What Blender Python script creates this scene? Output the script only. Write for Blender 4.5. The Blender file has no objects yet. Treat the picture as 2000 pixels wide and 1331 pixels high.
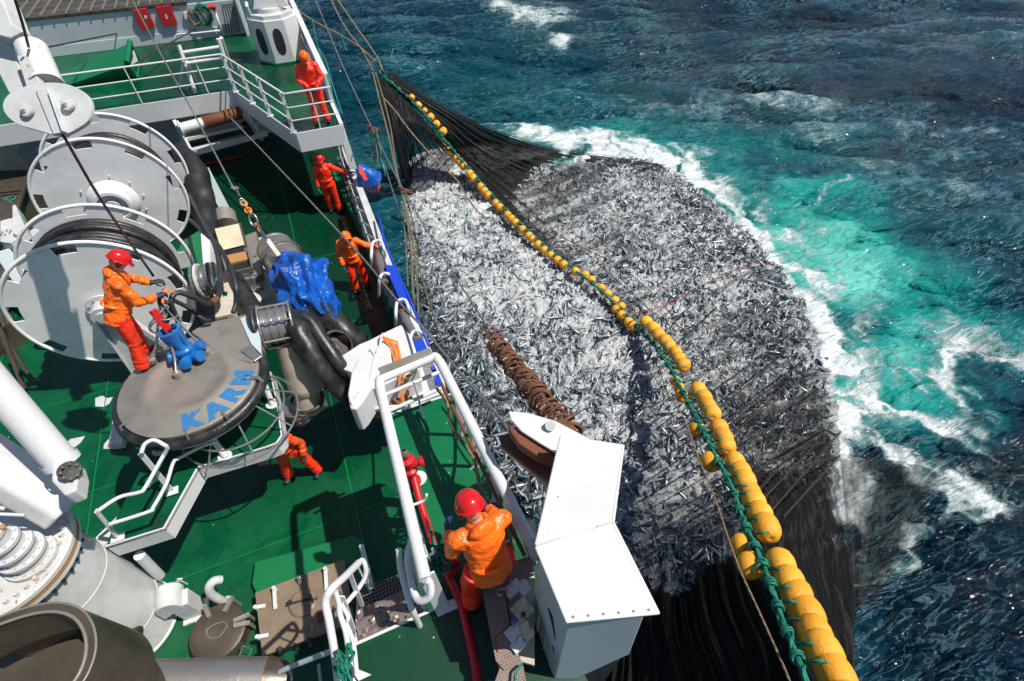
import bpy, bmesh, math, random
import numpy as np
from mathutils import Vector, Matrix, Euler
from math import sin, cos, pi, radians, sqrt
random.seed(7); RNG = np.random.default_rng(11)
SC = bpy.context.scene
COL = SC.collection
# ---------------------------------------------------------------- camera
HC = 8.7
FPX, PITCH, YAW = 998.0, radians(47.5), radians(23.0)
cd = bpy.data.cameras.new("camera"); cam = bpy.data.objects.new("camera", cd); COL.objects.link(cam)
cd.sensor_width = 36.0; cd.lens = 36.0 * FPX / 2000.0
cd.clip_start = 0.05; cd.clip_end = 9000
cam.location = (0, 0, HC); cam.rotation_euler = (pi/2 - PITCH, 0, -YAW)
SC.camera = cam
# ---------------------------------------------------------------- world, sun, exposure
SUN_EL, SUN_AZ = radians(60), radians(117)      # azimuth clockwise from +Y (towards the bow)
w = bpy.data.worlds.new("World"); SC.world = w; w.use_nodes = True
nt = w.node_tree; bg = nt.nodes['Background']
sky = nt.nodes.new('ShaderNodeTexSky'); sky.sky_type = 'NISHITA'; sky.sun_disc = False
sky.sun_elevation = SUN_EL; sky.sun_rotation = SUN_AZ
nt.links.new(sky.outputs[0], bg.inputs[0]); sky.air_density = 1.0; sky.dust_density = .3; sky.ozone_density = 1.6
bg.inputs[1].default_value = 0.075
sd = bpy.data.lights.new("sun", 'SUN'); sd.energy = 4.4; sd.angle = radians(0.5); sd.color = (1, .955, .88)
so = bpy.data.objects.new("sun", sd); COL.objects.link(so)
sdir = Vector((sin(SUN_AZ)*cos(SUN_EL), cos(SUN_AZ)*cos(SUN_EL), sin(SUN_EL)))
so.rotation_euler = sdir.to_track_quat('Z', 'Y').to_euler(); so.location = sdir*60
SC.view_settings.view_transform = 'Standard'; SC.view_settings.look = 'None'
SC.view_settings.exposure = 0.32; SC.view_settings.gamma = 1.0
SC.cycles.use_denoising = True
SC.cycles.transparent_max_bounces = 24
SC.cycles.max_bounces = 6
# ---------------------------------------------------------------- measuring from the photograph
_h = Vector((sin(YAW), cos(YAW), 0)); _r = Vector((cos(YAW), -sin(YAW), 0)); _z = Vector((0, 0, 1))
_F = _h*cos(PITCH) - _z*sin(PITCH); _U = _h*sin(PITCH) + _z*cos(PITCH)
EYE = Vector((0, 0, HC))
def ray(u, v): return _F + _U*((665.5 - v)/FPX) + _r*((u - 1000)/FPX)
def at(u, v, z=0.0):
    d = ray(u, v); return EYE + d*((z - HC)/d.z)
def atd(u, v, D): return EYE + ray(u, v)*D
def atx(u, v, X):
    d = ray(u, v); return EYE + d*(X/d.x)
def aty(u, v, Y):
    d = ray(u, v); return EYE + d*(Y/d.y)
# ---------------------------------------------------------------- materials
MATS = {}
def newmat(name):
    m = bpy.data.materials.new(name); m.use_nodes = True; MATS[name] = m
    return m, m.node_tree, m.node_tree.nodes['Principled BSDF']
def N(nt, t, **kw):
    n = nt.nodes.new(t)
    for k, v in kw.items():
        if k.startswith('i_'):
            key = k[2:]; key = int(key) if key.isdigit() else key.replace('_', ' ')
            n.inputs[key].default_value = v
        else: setattr(n, k, v)
    return n
def L(nt, a, b): nt.links.new(a, b)
def coords(nt, kind='Object'):
    return N(nt, 'ShaderNodeTexCoord').outputs[kind]
def worldpos(nt): return N(nt, 'ShaderNodeNewGeometry').outputs['Position']
def noise(nt, vec, scale, detail=4, rough=.55, dist=0.0):
    n = N(nt, 'ShaderNodeTexNoise'); n.inputs['Scale'].default_value = scale; n.inputs['Detail'].default_value = detail
    n.inputs['Roughness'].default_value = rough; n.inputs['Distortion'].default_value = dist
    L(nt, vec, n.inputs['Vector']); return n.outputs['Fac']
def ramp(nt, fac, stops, interp='LINEAR'):
    r = N(nt, 'ShaderNodeValToRGB'); r.color_ramp.interpolation = interp
    e = r.color_ramp.elements
    while len(e) < len(stops): e.new(0.5)
    for i, (p, c) in enumerate(stops):
        e[i].position = p; e[i].color = (c, c, c, 1) if isinstance(c, (int, float)) else (*c, 1)
    L(nt, fac, r.inputs[0]); return r.outputs[0]
def mix(nt, fac, a, b, mode='MIX'):
    m = N(nt, 'ShaderNodeMix', data_type='RGBA', blend_type=mode)
    if isinstance(fac, (int, float)): m.inputs[0].default_value = fac
    else: L(nt, fac, m.inputs[0])
    for i, s in ((6, a), (7, b)):
        if isinstance(s, tuple): m.inputs[i].default_value = (*s, 1)
        else: L(nt, s, m.inputs[i])
    return m.outputs[2]
def math_(nt, op, a, b=None, clamp=False):
    m = N(nt, 'ShaderNodeMath', operation=op); m.use_clamp = clamp
    for i, s in enumerate((a, b)):
        if s is None: continue
        if isinstance(s, (int, float)): m.inputs[i].default_value = s
        else: L(nt, s, m.inputs[i])
    return m.outputs[0]
def bump(nt, h, strength, dist, normal=None):
    b = N(nt, 'ShaderNodeBump'); b.inputs['Strength'].default_value = strength; b.inputs['Distance'].default_value = dist
    L(nt, h, b.inputs['Height'])
    if normal is not None: L(nt, normal, b.inputs['Normal'])
    return b.outputs[0]
def paint(name, col, rough=.4, grime=.25, gcol=(.12, .09, .06), rust=.0, gscale=2.0, metal=0.0, bmp=.15, spec=.5, rscale=9):
    m, nt, b = newmat(name)
    v = worldpos(nt)
    n1 = noise(nt, v, gscale, 6, .65)
    c = mix(nt, math_(nt, 'MULTIPLY', ramp(nt, n1, [(.42, 0), (.78, 1)]), grime), tuple(col), gcol)
    n2 = noise(nt, v, gscale*14, 3, .6)
    c = mix(nt, ramp(nt, n2, [(.3, .12), (.6, 0)]), c, tuple(x*.55 for x in col))
    if rust > 0:
        n3 = noise(nt, v, rscale, 7, .72, .4)
        f = ramp(nt, n3, [(.74 - rust*.3, 0), (.79 - rust*.3, 1)])
        rc = mix(nt, noise(nt, v, 40, 3), (.10, .032, .012), (.34, .13, .04))
        c = mix(nt, f, c, rc)
    if name.startswith('white'):
        vo = N(nt, 'ShaderNodeTexVoronoi', feature='F1'); vo.inputs['Scale'].default_value = 7.0; L(nt, v, vo.inputs['Vector'])
        c = mix(nt, math_(nt, 'MULTIPLY', ramp(nt, math_(nt, 'ADD', vo.outputs['Distance'], math_(nt, 'MULTIPLY', n2, .05)), [(.055, 1), (.07, 0)]), ramp(nt, noise(nt, v, 1.3, 2), [(.46, 0), (.52, .9)])), c, (.07, .045, .03))
    L(nt, c, b.inputs['Base Color'])
    L(nt, ramp(nt, n1, [(.3, max(0, rough-.1)), (.7, min(1, rough+.15))]), b.inputs['Roughness'])
    b.inputs['Metallic'].default_value = metal; b.inputs['Specular IOR Level'].default_value = spec
    L(nt, bump(nt, noise(nt, v, 30, 5, .6), bmp, .01), b.inputs['Normal'])
    return m
paint('white_paint', (.60, .61, .60), .35, .6, (.30, .27, .22), .10)
paint('white_clean', (.66, .66, .65), .4, .12, (.45, .43, .40), .02, rscale=14)
paint('white_worn', (.64, .64, .63), .42, .35, (.40, .36, .31), .17, rscale=11, bmp=.25)
paint('white_rusty', (.62, .62, .60), .4, .5, (.32, .25, .17), .42, rscale=7)
paint('grey_paint', (.44, .47, .51), .4, .30, (.22, .24, .25), .05)
paint('drum_grey', (.88, .86, .83), .38, .55, (.42, .41, .40), .10, rscale=12, gscale=1.3)
paint('cool_grey', (.50, .56, .58), .45, .3, (.3, .34, .35), .05)
paint('cream_paint', (.66, .58, .40), .5, .4, (.30, .22, .12), .22)
paint('beige_paint', (.55, .50, .40), .5, .6, (.28, .18, .08), .32)
paint('wood', (.42, .22, .07), .6, .5, (.2, .1, .04), 0)
paint('steel', (.42, .40, .37), .32, .5, (.16, .13, .10), .04, metal=.75, bmp=.25)
paint('steel_matt', (.30, .275, .24), .45, .7, (.13, .10, .07), .04, metal=.35, bmp=.3, gscale=3)
paint('beige_steel', (.40, .35, .27), .5, .6, (.2, .16, .11), .05, bmp=.3, gscale=3)
paint('steel_bright', (.55, .54, .52), .28, .4, (.25, .21, .17), 0, metal=.85, bmp=.1)
paint('brown_steel', (.12, .093, .068), .36, .9, (.030, .022, .016), .20, metal=.4, bmp=.3)
paint('dark_metal', (.035, .035, .035), .45, .5, (.08, .06, .04), .05, metal=.3)
paint('rust', (.17, .07, .032), .75, .7, (.07, .03, .015), .35, bmp=.7, gscale=6)
paint('rust_brown', (.17, .055, .022), .6, .5, (.08, .03, .015), .1, bmp=.5, gscale=4)
paint('red_paint', (.55, .012, .018), .33, .3, (.2, .02, .02), 0)
paint('cabinet_red', (.45, .012, .015), .45, .3, (.2, .02, .02), 0)
paint('blue_paint', (.012, .15, .45), .3, .4, (.01, .06, .18), 0, bmp=.2)
paint('blue_board', (.008, .05, .50), .5, .3, (.01, .03, .2), 0)
paint('teal_pipe', (.06, .42, .46), .5, .4, (.05, .2, .2), 0)
paint('green_paint', (.004, .19, .055), .3, .3, (.003, .09, .035), 0)
paint('green_box', (.004, .15, .05), .35, .3, (.003, .09, .035), 0)
paint('rubber', (.022, .023, .025), .38, .5, (.07, .07, .07), 0, bmp=.2, gscale=5)
paint('rubber_worn', (.012, .012, .012), .36, .45, (.10, .095, .09), 0, bmp=.5, gscale=4)
paint('black', (.012, .012, .013), .5, .3, (.03, .03, .03), 0)
paint('orange_strap', (.85, .22, .03), .6, .2, (.5, .15, .03), 0)
paint('steel_patch', (.55, .54, .55), .5, .4, (.3, .3, .3), .05)
paint('hull_paint', (.02, .05, .22), .4, .3, (.02, .03, .1), .02)
def cloth(name, col, dark, rough=.36, sc=9, fold=.45):
    m, nt, b = newmat(name); v = coords(nt)
    n = noise(nt, v, sc*.4, 4, .6, .6)
    L(nt, mix(nt, ramp(nt, n, [(.35, 0), (.72, 1)]), tuple(col), tuple(dark)), b.inputs['Base Color'])
    b.inputs['Roughness'].default_value = rough; b.inputs['Specular IOR Level'].default_value = .5
    h = math_(nt, 'ADD', noise(nt, v, sc, 3, .5, 1.2), math_(nt, 'MULTIPLY', noise(nt, v, sc*3, 3, .5, .5), .3))
    L(nt, bump(nt, h, fold, .05), b.inputs['Normal'])
    return m
cloth('orange_oilskin', (1.0, .175, .008), (.95, .11, .006))
cloth('red_orange_oilskin', (1.0, .050, .010), (.88, .028, .008))
cloth('deep_orange_oilskin', (.78, .10, .012), (.55, .05, .01))
cloth('blue_tarp', (.004, .10, .46), (.002, .05, .26), .25, 6, .9)
cloth('blue_glove', (.015, .05, .17), (.01, .03, .1), .6)
cloth('dark_glove', (.02, .025, .03), (.03, .05, .05), .6)
cloth('green_glove', (.02, .16, .09), (.01, .08, .05), .6)
cloth('red_canvas', (.75, .06, .02), (.5, .03, .02), .5)
m, nt, b = newmat('skin'); b.inputs['Base Color'].default_value = (.55, .27, .17, 1); b.inputs['Roughness'].default_value = .5
b.inputs['Subsurface Weight'].default_value = .1
for nm, c, r in (('helmet_red', (.62, .012, .012), .18), ('helmet_orange', (.85, .13, .01), .2), ('earmuff_black', (.015, .016, .018), .35),
                 ('boot', (.02, .02, .02), .5), ('eye', (.02, .015, .01), .2), ('hair', (.06, .045, .03), .8), ('strap_grey', (.35, .34, .3), .7), ('lip', (.4, .13, .1), .5)):
    m, nt, b = newmat(nm); b.inputs['Base Color'].default_value = (*c, 1); b.inputs['Roughness'].default_value = r
    if 'helmet' in nm:
        v = coords(nt); L(nt, mix(nt, ramp(nt, noise(nt, v, 25, 5, .7), [(.55, 0), (.75, .5)]), c, tuple(x*.4 for x in c)), b.inputs['Base Color'])
        L(nt, ramp(nt, noise(nt, v, 12, 4), [(.3, .12), (.7, .38)]), b.inputs['Roughness'])
def ropemat(name, c1, c2, freq=1.0, rough=.8, metal=0.0, strands=3.0):
    m, nt, b = newmat(name)
    uv = coords(nt, 'UV'); s = N(nt, 'ShaderNodeSeparateXYZ'); L(nt, uv, s.inputs[0])
    t = math_(nt, 'ADD', math_(nt, 'MULTIPLY', s.outputs[0], strands), math_(nt, 'MULTIPLY', s.outputs[1], freq))
    sn = math_(nt, 'ABSOLUTE', math_(nt, 'SINE', math_(nt, 'MULTIPLY', t, pi)))
    n = noise(nt, worldpos(nt), 9, 4, .7)
    c = mix(nt, ramp(nt, n, [(.3, 0), (.7, 1)]), tuple(c1), tuple(c2))
    c = mix(nt, ramp(nt, sn, [(0, 1), (.45, 0)]), c, tuple(x*.25 for x in c1))
    L(nt, c, b.inputs['Base Color']); b.inputs['Roughness'].default_value = rough; b.inputs['Metallic'].default_value = metal
    L(nt, bump(nt, sn, .8, .01), b.inputs['Normal']); return m
ropemat('wire_rope', (.20, .20, .20), (.09, .085, .08), 1.3, .4, .6, 6)
ropemat('wire_brown', (.12, .07, .045), (.05, .035, .03), 1.3, .5, .4, 6)
ropemat('wire_light', (.42, .42, .42), (.22, .2, .18), 1.3, .4, .5, 6)
ropemat('tan_rope', (.36, .25, .13), (.17, .11, .06), .8)
ropemat('old_rope', (.20, .17, .10), (.07, .075, .04), .8)
ropemat('green_rope', (.01, .26, .17), (.005, .12, .08), .8, .6)
ropemat('teal_rope', (.05, .36, .32), (.02, .16, .15), .8, .6)
ropemat('red_rope', (.5, .02, .03), (.25, .015, .02), .8, .6)
ropemat('black_rope', (.015, .014, .013), (.035, .03, .026), .8, .8)
# float
m, nt, b = newmat('float_yellow'); v = coords(nt)
n = noise(nt, v, 9, 6, .7, .3); oi = N(nt, 'ShaderNodeObjectInfo').outputs['Random']
c = mix(nt, oi, (1.0, .47, .028), (.90, .36, .018))
c = mix(nt, ramp(nt, n, [(.50, 0), (.74, .7)]), c, (.42, .20, .035))
c = mix(nt, ramp(nt, noise(nt, v, 45, 3), [(.62, 0), (.72, .6)]), c, (.2, .09, .02))
L(nt, c, b.inputs['Base Color']); L(nt, ramp(nt, n, [(.3, .3), (.7, .6)]), b.inputs['Roughness'])
L(nt, bump(nt, noise(nt, v, 16, 6, .7), .5, .03), b.inputs['Normal'])
# green deck: painted steel plate, shade and wetness painted darker over the working well
m, nt, b = newmat('deck_green'); v = worldpos(nt)
s = N(nt, 'ShaderNodeSeparateXYZ'); L(nt, v, s.inputs[0])
n1 = noise(nt, v, 1.1, 6, .62); n2 = noise(nt, v, 7, 5, .6)
c = mix(nt, ramp(nt, n1, [(.3, 0), (.7, 1)]), (.0006, .056, .020), (.0012, .102, .034))
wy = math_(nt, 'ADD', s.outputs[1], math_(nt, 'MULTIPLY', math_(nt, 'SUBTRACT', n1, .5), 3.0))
wet_shade = ramp(nt, math_(nt, 'MULTIPLY', math_(nt, 'SUBTRACT', wy, 5.0), .6, True), [(0, 0), (1, 1)])
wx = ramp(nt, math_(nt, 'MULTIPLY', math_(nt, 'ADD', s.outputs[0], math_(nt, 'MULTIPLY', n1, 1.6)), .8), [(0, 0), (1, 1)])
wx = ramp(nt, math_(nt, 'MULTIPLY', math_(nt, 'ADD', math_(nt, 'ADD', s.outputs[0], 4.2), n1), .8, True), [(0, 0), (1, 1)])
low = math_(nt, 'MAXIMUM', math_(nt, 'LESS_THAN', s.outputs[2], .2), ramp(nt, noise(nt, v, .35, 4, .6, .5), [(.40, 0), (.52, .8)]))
wet_shade = math_(nt, 'MULTIPLY', math_(nt, 'MULTIPLY', wet_shade, wx), low)
c = mix(nt, math_(nt, 'MULTIPLY', wet_shade, .88), c, (.001, .022, .010))
scr = ramp(nt, noise(nt, v, 3.5, 9, .8, .8), [(.655, 0), (.70, 1)])
c = mix(nt, math_(nt, 'MULTIPLY', scr, .45), c, (.06, .18, .11))
wp = ramp(nt, noise(nt, v, .9, 5, .6, 1.0), [(.50, 0), (.57, 1)])
c = mix(nt, math_(nt, 'MULTIPLY', wp, .35), c, (.0006, .04, .016))
vo = N(nt, 'ShaderNodeTexVoronoi', feature='F1'); vo.inputs['Scale'].default_value = 5.0; L(nt, v, vo.inputs['Vector'])
sp = ramp(nt, vo.outputs['Distance'], [(.045, 1), (.065, 0)])
c = mix(nt, math_(nt, 'MULTIPLY', sp, ramp(nt, noise(nt, v, .9, 2), [(.48, 0), (.6, 1)])), c, (.55, .52, .45))
rs = ramp(nt, noise(nt, v, 2.3, 8, .75, .5), [(.70, 0), (.735, 1)])
c = mix(nt, math_(nt, 'MULTIPLY', rs, .7), c, (.10, .045, .02))
c = mix(nt, math_(nt, 'MULTIPLY', ramp(nt, noise(nt, v, 1.7, 5, .7, 2.5), [(.56, 0), (.64, .5)]), 1.0), c, (.0015, .05, .022))
L(nt, c, b.inputs['Base Color'])
b.inputs['Specular IOR Level'].default_value = .35
L(nt, math_(nt, 'SUBTRACT', math_(nt, 'SUBTRACT', ramp(nt, n2, [(.3, .32), (.7, .5)]), math_(nt, 'MULTIPLY', wp, .18)), math_(nt, 'MULTIPLY', wet_shade, .10)), b.inputs['Roughness'])
h = math_(nt, 'ADD', noise(nt, v, 60, 4, .7), math_(nt, 'MULTIPLY', noise(nt, v, 2.2, 2), 2.0))
L(nt, bump(nt, h, .25, .01), b.inputs['Normal'])
m, nt, b = newmat('platform_green'); v = worldpos(nt); s = N(nt, 'ShaderNodeSeparateXYZ'); L(nt, v, s.inputs[0])
n1 = noise(nt, v, 2.5, 5, .6)
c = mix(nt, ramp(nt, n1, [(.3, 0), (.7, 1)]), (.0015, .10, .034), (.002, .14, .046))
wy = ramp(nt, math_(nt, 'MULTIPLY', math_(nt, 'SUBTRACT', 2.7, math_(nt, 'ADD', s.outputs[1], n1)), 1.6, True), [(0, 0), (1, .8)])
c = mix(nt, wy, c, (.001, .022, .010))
vo = N(nt, 'ShaderNodeTexVoronoi', feature='F1'); vo.inputs['Scale'].default_value = 9.0; L(nt, v, vo.inputs['Vector'])
c = mix(nt, math_(nt, 'MULTIPLY', ramp(nt, vo.outputs['Distance'], [(.05, 1), (.09, 0)]), ramp(nt, noise(nt, v, 2.2, 3), [(.50, 0), (.58, 1)])), c, (.55, .52, .45))
L(nt, c, b.inputs['Base Color']); b.inputs['Roughness'].default_value = .36
L(nt, bump(nt, noise(nt, v, 50, 4, .7), .2, .01), b.inputs['Normal'])
# tread plate / grating
m, nt, b = newmat('checker_plate'); v = coords(nt)
mp = N(nt, 'ShaderNodeMapping'); mp.inputs['Rotation'].default_value = (0, 0, radians(45)); L(nt, v, mp.inputs[0])
ck = N(nt, 'ShaderNodeTexBrick'); ck.inputs['Scale'].default_value = 14; ck.inputs['Mortar Size'].default_value = .028
L(nt, mp.outputs[0], ck.inputs['Vector'])
n = noise(nt, v, 6, 6, .7)
c = mix(nt, ramp(nt, n, [(.35, 0), (.65, 1)]), (.22, .15, .12), (.11, .07, .06))
c = mix(nt, ck.outputs['Fac'], c, (.42, .34, .30))
L(nt, c, b.inputs['Base Color']); b.inputs['Roughness'].default_value = .5; b.inputs['Metallic'].default_value = .3
L(nt, bump(nt, ck.outputs['Fac'], .6, .01), b.inputs['Normal'])
m, nt, b = newmat('grating'); v = coords(nt)
vo = N(nt, 'ShaderNodeTexVoronoi', feature='DISTANCE_TO_EDGE'); vo.inputs['Scale'].default_value = 26; vo.inputs['Randomness'].default_value = .12
L(nt, v, vo.inputs['Vector'])
f = ramp(nt, vo.outputs['Distance'], [(.10, 1), (.2, 0)])
L(nt, mix(nt, f, (.015, .011, .010), (.26, .20, .18)), b.inputs['Base Color']); b.inputs['Metallic'].default_value = .5
b.inputs['Roughness'].default_value = .4; L(nt, bump(nt, f, 1, .02), b.inputs['Normal'])
M = lambda n: MATS[n]
# ---------------------------------------------------------------- mesh builder
def frame(d):
    d = Vector(d).normalized(); a = Vector((0, 0, 1)) if abs(d.z) < .9 else Vector((1, 0, 0))
    x = d.cross(a).normalized(); return x, d.cross(x).normalized()
def smooth_path(pts, sub=6, closed=False):
    P = [Vector(p) for p in pts]
    if len(P) < 3: return P
    out = []; n = len(P); rng = range(n if closed else n-1)
    for i in rng:
        p1, p2 = P[i], P[(i+1) % n]
        p0 = P[i-1] if (i > 0 or closed) else p1*2 - p2
        p3 = P[(i+2) % n] if (i+2 < n or closed) else p2*2 - p1
        for k in range(sub):
            t = k/sub
            out.append(.5*((2*p1) + (p2-p0)*t + (2*p0-5*p1+4*p2-p3)*t*t + (3*p1-p0-3*p2+p3)*t**3))
    if not closed: out.append(P[-1])
    return out
class MB:
    def __init__(s): s.v = []; s.f = []; s.mi = []; s.uv = {}; s.cur = 0
    def add(s, vs, fs, uvs=None):
        o = len(s.v); s.v += [tuple(v) for v in vs]
        for k, f in enumerate(fs):
            if uvs: s.uv[len(s.f)] = uvs[k]
            s.f.append(tuple(i+o for i in f)); s.mi.append(s.cur)
        return s
    def box(s, c, size, rz=0, rot=None):
        R = rot if rot is not None else Matrix.Rotation(rz, 3, 'Z'); c = Vector(c); h = Vector(size)/2
        vs = [c + R @ Vector((x*h.x, y*h.y, z*h.z)) for z in (-1, 1) for y in (-1, 1) for x in (-1, 1)]
        return s.add(vs, [(0,2,3,1), (4,5,7,6), (0,1,5,4), (2,6,7,3), (0,4,6,2), (1,3,7,5)])
    def bar(s, a, b, w, h, up=(0,0,1)):           # rectangular bar between two points
        a, b = Vector(a), Vector(b); d = (b-a).normalized(); x = d.cross(Vector(up))
        if x.length < 1e-4: x = d.cross(Vector((1,0,0)))
        x.normalize(); z = x.cross(d)
        vs = [p + x*(i*w/2) + z*(j*h/2) for p in (a, b) for j in (-1, 1) for i in (-1, 1)]
        return s.add(vs, [(0,1,3,2), (4,6,7,5), (0,4,5,1), (2,3,7,6), (0,2,6,4), (1,5,7,3)])
    def prism(s, poly, h, axis=(0,0,-1)):         # polygon of 3d points extruded
        n = len(poly); a = Vector(axis)*h; P = [Vector(p) for p in poly]
        nrm = Vector((0,0,0))
        for i in range(n): nrm += P[i].cross(P[(i+1) % n])
        if nrm.dot(a) > 0: P = P[::-1]
        vs = P + [p+a for p in P]
        return s.add(vs, [tuple(range(n)), tuple(range(2*n-1, n-1, -1))] + [(i, i+n, (i+1) % n+n, (i+1) % n) for i in range(n)])
    def tube(s, path, r, n=10, closed=False, caps=True, flat=1.0):
        P = [Vector(p) for p in path]
        if len(P) < 2: return s
        R = r if isinstance(r, (list, tuple)) else [r]*len(P)
        m = len(P); x = None; vs = []; ln = [0]
        for i in range(1, m): ln.append(ln[-1] + (P[i]-P[i-1]).length)
        for i in range(m):
            a = P[(i-1) % m] if (i > 0 or closed) else P[i]; b = P[(i+1) % m] if (i < m-1 or closed) else P[i]
            d = (b-a)
            d = d.normalized() if d.length > 1e-9 else Vector((0,0,1))
            if x is None: x, y = frame(d)
            else:
                x = (x - d*x.dot(d)); x = x.normalized() if x.length > 1e-6 else frame(d)[0]
                y = d.cross(x)
            for k in range(n):
                t = 2*pi*k/n; vs.append(P[i] + (x*cos(t) + y*sin(t)*flat)*R[i])
        fs = []; uvs = []
        for i in range(m if closed else m-1):
            j = (i+1) % m; rr = 2*pi*max(R[i], 1e-4)
            v0 = ln[i]/rr; v1 = (ln[j] if j else ln[i] + (P[0]-P[-1]).length)/rr
            for k in range(n):
                l = (k+1) % n; fs.append((i*n+k, i*n+l, j*n+l, j*n+k))
                uvs.append(((k/n, v0), ((k+1)/n, v0), ((k+1)/n, v1), (k/n, v1)))
        if caps and not closed:
            fs.append(tuple(range(n))[::-1]); uvs.append(tuple((0, 0) for _ in range(n)))
            fs.append(tuple((m-1)*n+k for k in range(n))); uvs.append(tuple((0, 0) for _ in range(n)))
        return s.add(vs, fs, uvs)
    def cyl(s, a, b, r, r2=None, n=24): return s.tube([a, b], [r, r if r2 is None else r2], n)
    def lathe(s, prof, o, axis=(0,0,1), n=32, a0=0, a1=2*pi):   # prof: (radius, height)
        x, y = frame(axis); z = Vector(axis).normalized(); o = Vector(o); full = abs(a1-a0-2*pi) < 1e-6
        c = n if full else n+1
        vs = [o + z*h + (x*cos(a0+(a1-a0)*k/n) + y*sin(a0+(a1-a0)*k/n))*r for r, h in prof for k in range(c)]
        fs = [(i*c+k, (i+1)*c+k, (i+1)*c+(k+1) % c, i*c+(k+1) % c) for i in range(len(prof)-1) for k in range(n)]
        return s.add(vs, fs)
    def ring(s, c, axis, R, r, n=32, m=8, rx=None):
        x, y = frame(axis); c = Vector(c)
        return s.tube([c + x*cos(2*pi*k/n)*R + y*sin(2*pi*k/n)*(rx or R) for k in range(n)], r, m, closed=True)
    def ball(s, c, r, n=16, m=10, rot=None):      # ellipsoid
        r = Vector((r, r, r)) if isinstance(r, (int, float)) else Vector(r); c = Vector(c); R = rot or Matrix.Identity(3)
        vs = [c + R @ Vector((0,0,-r.z))]
        for i in range(1, m):
            a = -pi/2 + pi*i/m
            for k in range(n): vs.append(c + R @ Vector((r.x*cos(a)*cos(2*pi*k/n), r.y*cos(a)*sin(2*pi*k/n), r.z*sin(a))))
        vs.append(c + R @ Vector((0,0,r.z))); t = len(vs)-1
        fs = [(0, 1+(k+1) % n, 1+k) for k in range(n)]
        for i in range(m-2):
            for k in range(n): a = 1+i*n; fs.append((a+k, a+(k+1) % n, a+n+(k+1) % n, a+n+k))
        a = 1+(m-2)*n; fs += [(t, a+k, a+(k+1) % n) for k in range(n)]
        return s.add(vs, fs)
    def bolts(s, c, axis, R, k, r=.014, h=.03, a0=0):
        x, y = frame(axis); z = Vector(axis).normalized(); c = Vector(c)
        for i in range(k):
            t = a0 + 2*pi*i/k; p = c + (x*cos(t) + y*sin(t))*R; s.tube([p-z*h*.3, p+z*h], r, 6)
        return s
    def build(s, name, mat, parent=None, smooth=False, bevel=0, origin=None, seg=2):
        me = bpy.data.meshes.new(name)
        o = Vector(origin) if origin is not None else (parent.location.copy() if parent is not None and parent.get('_root') else Vector((0,0,0)))
        if parent is not None and not parent.get('_root'): o = Vector(parent.get('_org', (0,0,0)))
        me.from_pydata([tuple(Vector(v)-o) for v in s.v], [], s.f)
        mats = mat if isinstance(mat, (list, tuple)) else [mat]
        for m_ in mats: me.materials.append(M(m_) if isinstance(m_, str) else m_)
        if len(mats) > 1: me.polygons.foreach_set('material_index', s.mi)
        if s.uv:
            ul = me.uv_layers.new(name='UVMap')
            for fi, u in s.uv.items():
                st = me.polygons[fi].loop_start
                for k, q in enumerate(u): ul.data[st+k].uv = q
        if smooth:
            me.polygons.foreach_set('use_smooth', [True]*len(me.polygons))
            if smooth is not True: me.set_sharp_from_angle(angle=radians(smooth))
        me.update()
        ob = bpy.data.objects.new(name, me); COL.objects.link(ob)
        if parent is None: ob.location = o
        else: ob.parent = parent
        ob['_org'] = tuple(o)
        if bevel:
            b = ob.modifiers.new('bevel', 'BEVEL'); b.width = bevel; b.segments = seg; b.limit_method = 'ANGLE'; b.angle_limit = radians(40)
            b.harden_normals = False
        return ob
def tag(o, label, cat, group=None, kind=None):
    o['label'] = label
    if cat: o['category'] = cat
    if group: o['group'] = group
    if kind: o['kind'] = kind
    return o
def thing(name, loc, label, cat, group=None):
    o = bpy.data.objects.new(name, None); COL.objects.link(o); o.location = Vector(loc); o['_root'] = 1
    o.empty_display_size = .1
    return tag(o, label, cat, group)
def single(mb, name, mat, label, cat, group=None, **kw):
    if 'origin' not in kw:
        vs = np.array(mb.v); c = (vs.min(0)+vs.max(0))/2; kw['origin'] = (c[0], c[1], vs[:, 2].min())
    return tag(mb.build(name, mat, None, **kw), label, cat, group)
def copy_tree(o, parent=None):
    c = o.copy(); COL.objects.link(c)
    if parent is not None: c.parent = parent
    for ch in list(o.children): copy_tree(ch, c)
    return c
def smooth2(pts):
    p = smooth_path([(a, b, 0) for a, b in pts], 4, True); return [(q.x, q.y) for q in p]
m, nt, b = newmat('blue_letter'); v = worldpos(nt)
L(nt, mix(nt, ramp(nt, noise(nt, v, 18, 5, .7), [(.60, 0), (.66, .8)]), (.025, .16, .36), (.22, .25, .27)), b.inputs['Base Color']); b.inputs['Roughness'].default_value = .55
paint('orange_rust', (.50, .22, .06), .7, .6, (.2, .08, .03), .1, bmp=.5, gscale=7)
paint('orange_chain', (.75, .24, .03), .4, .4, (.3, .1, .03), .1)
paint('hatch_steel', (.27, .20, .135), .5, .8, (.13, .09, .06), .06, metal=.25, gscale=3, bmp=.4)
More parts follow.
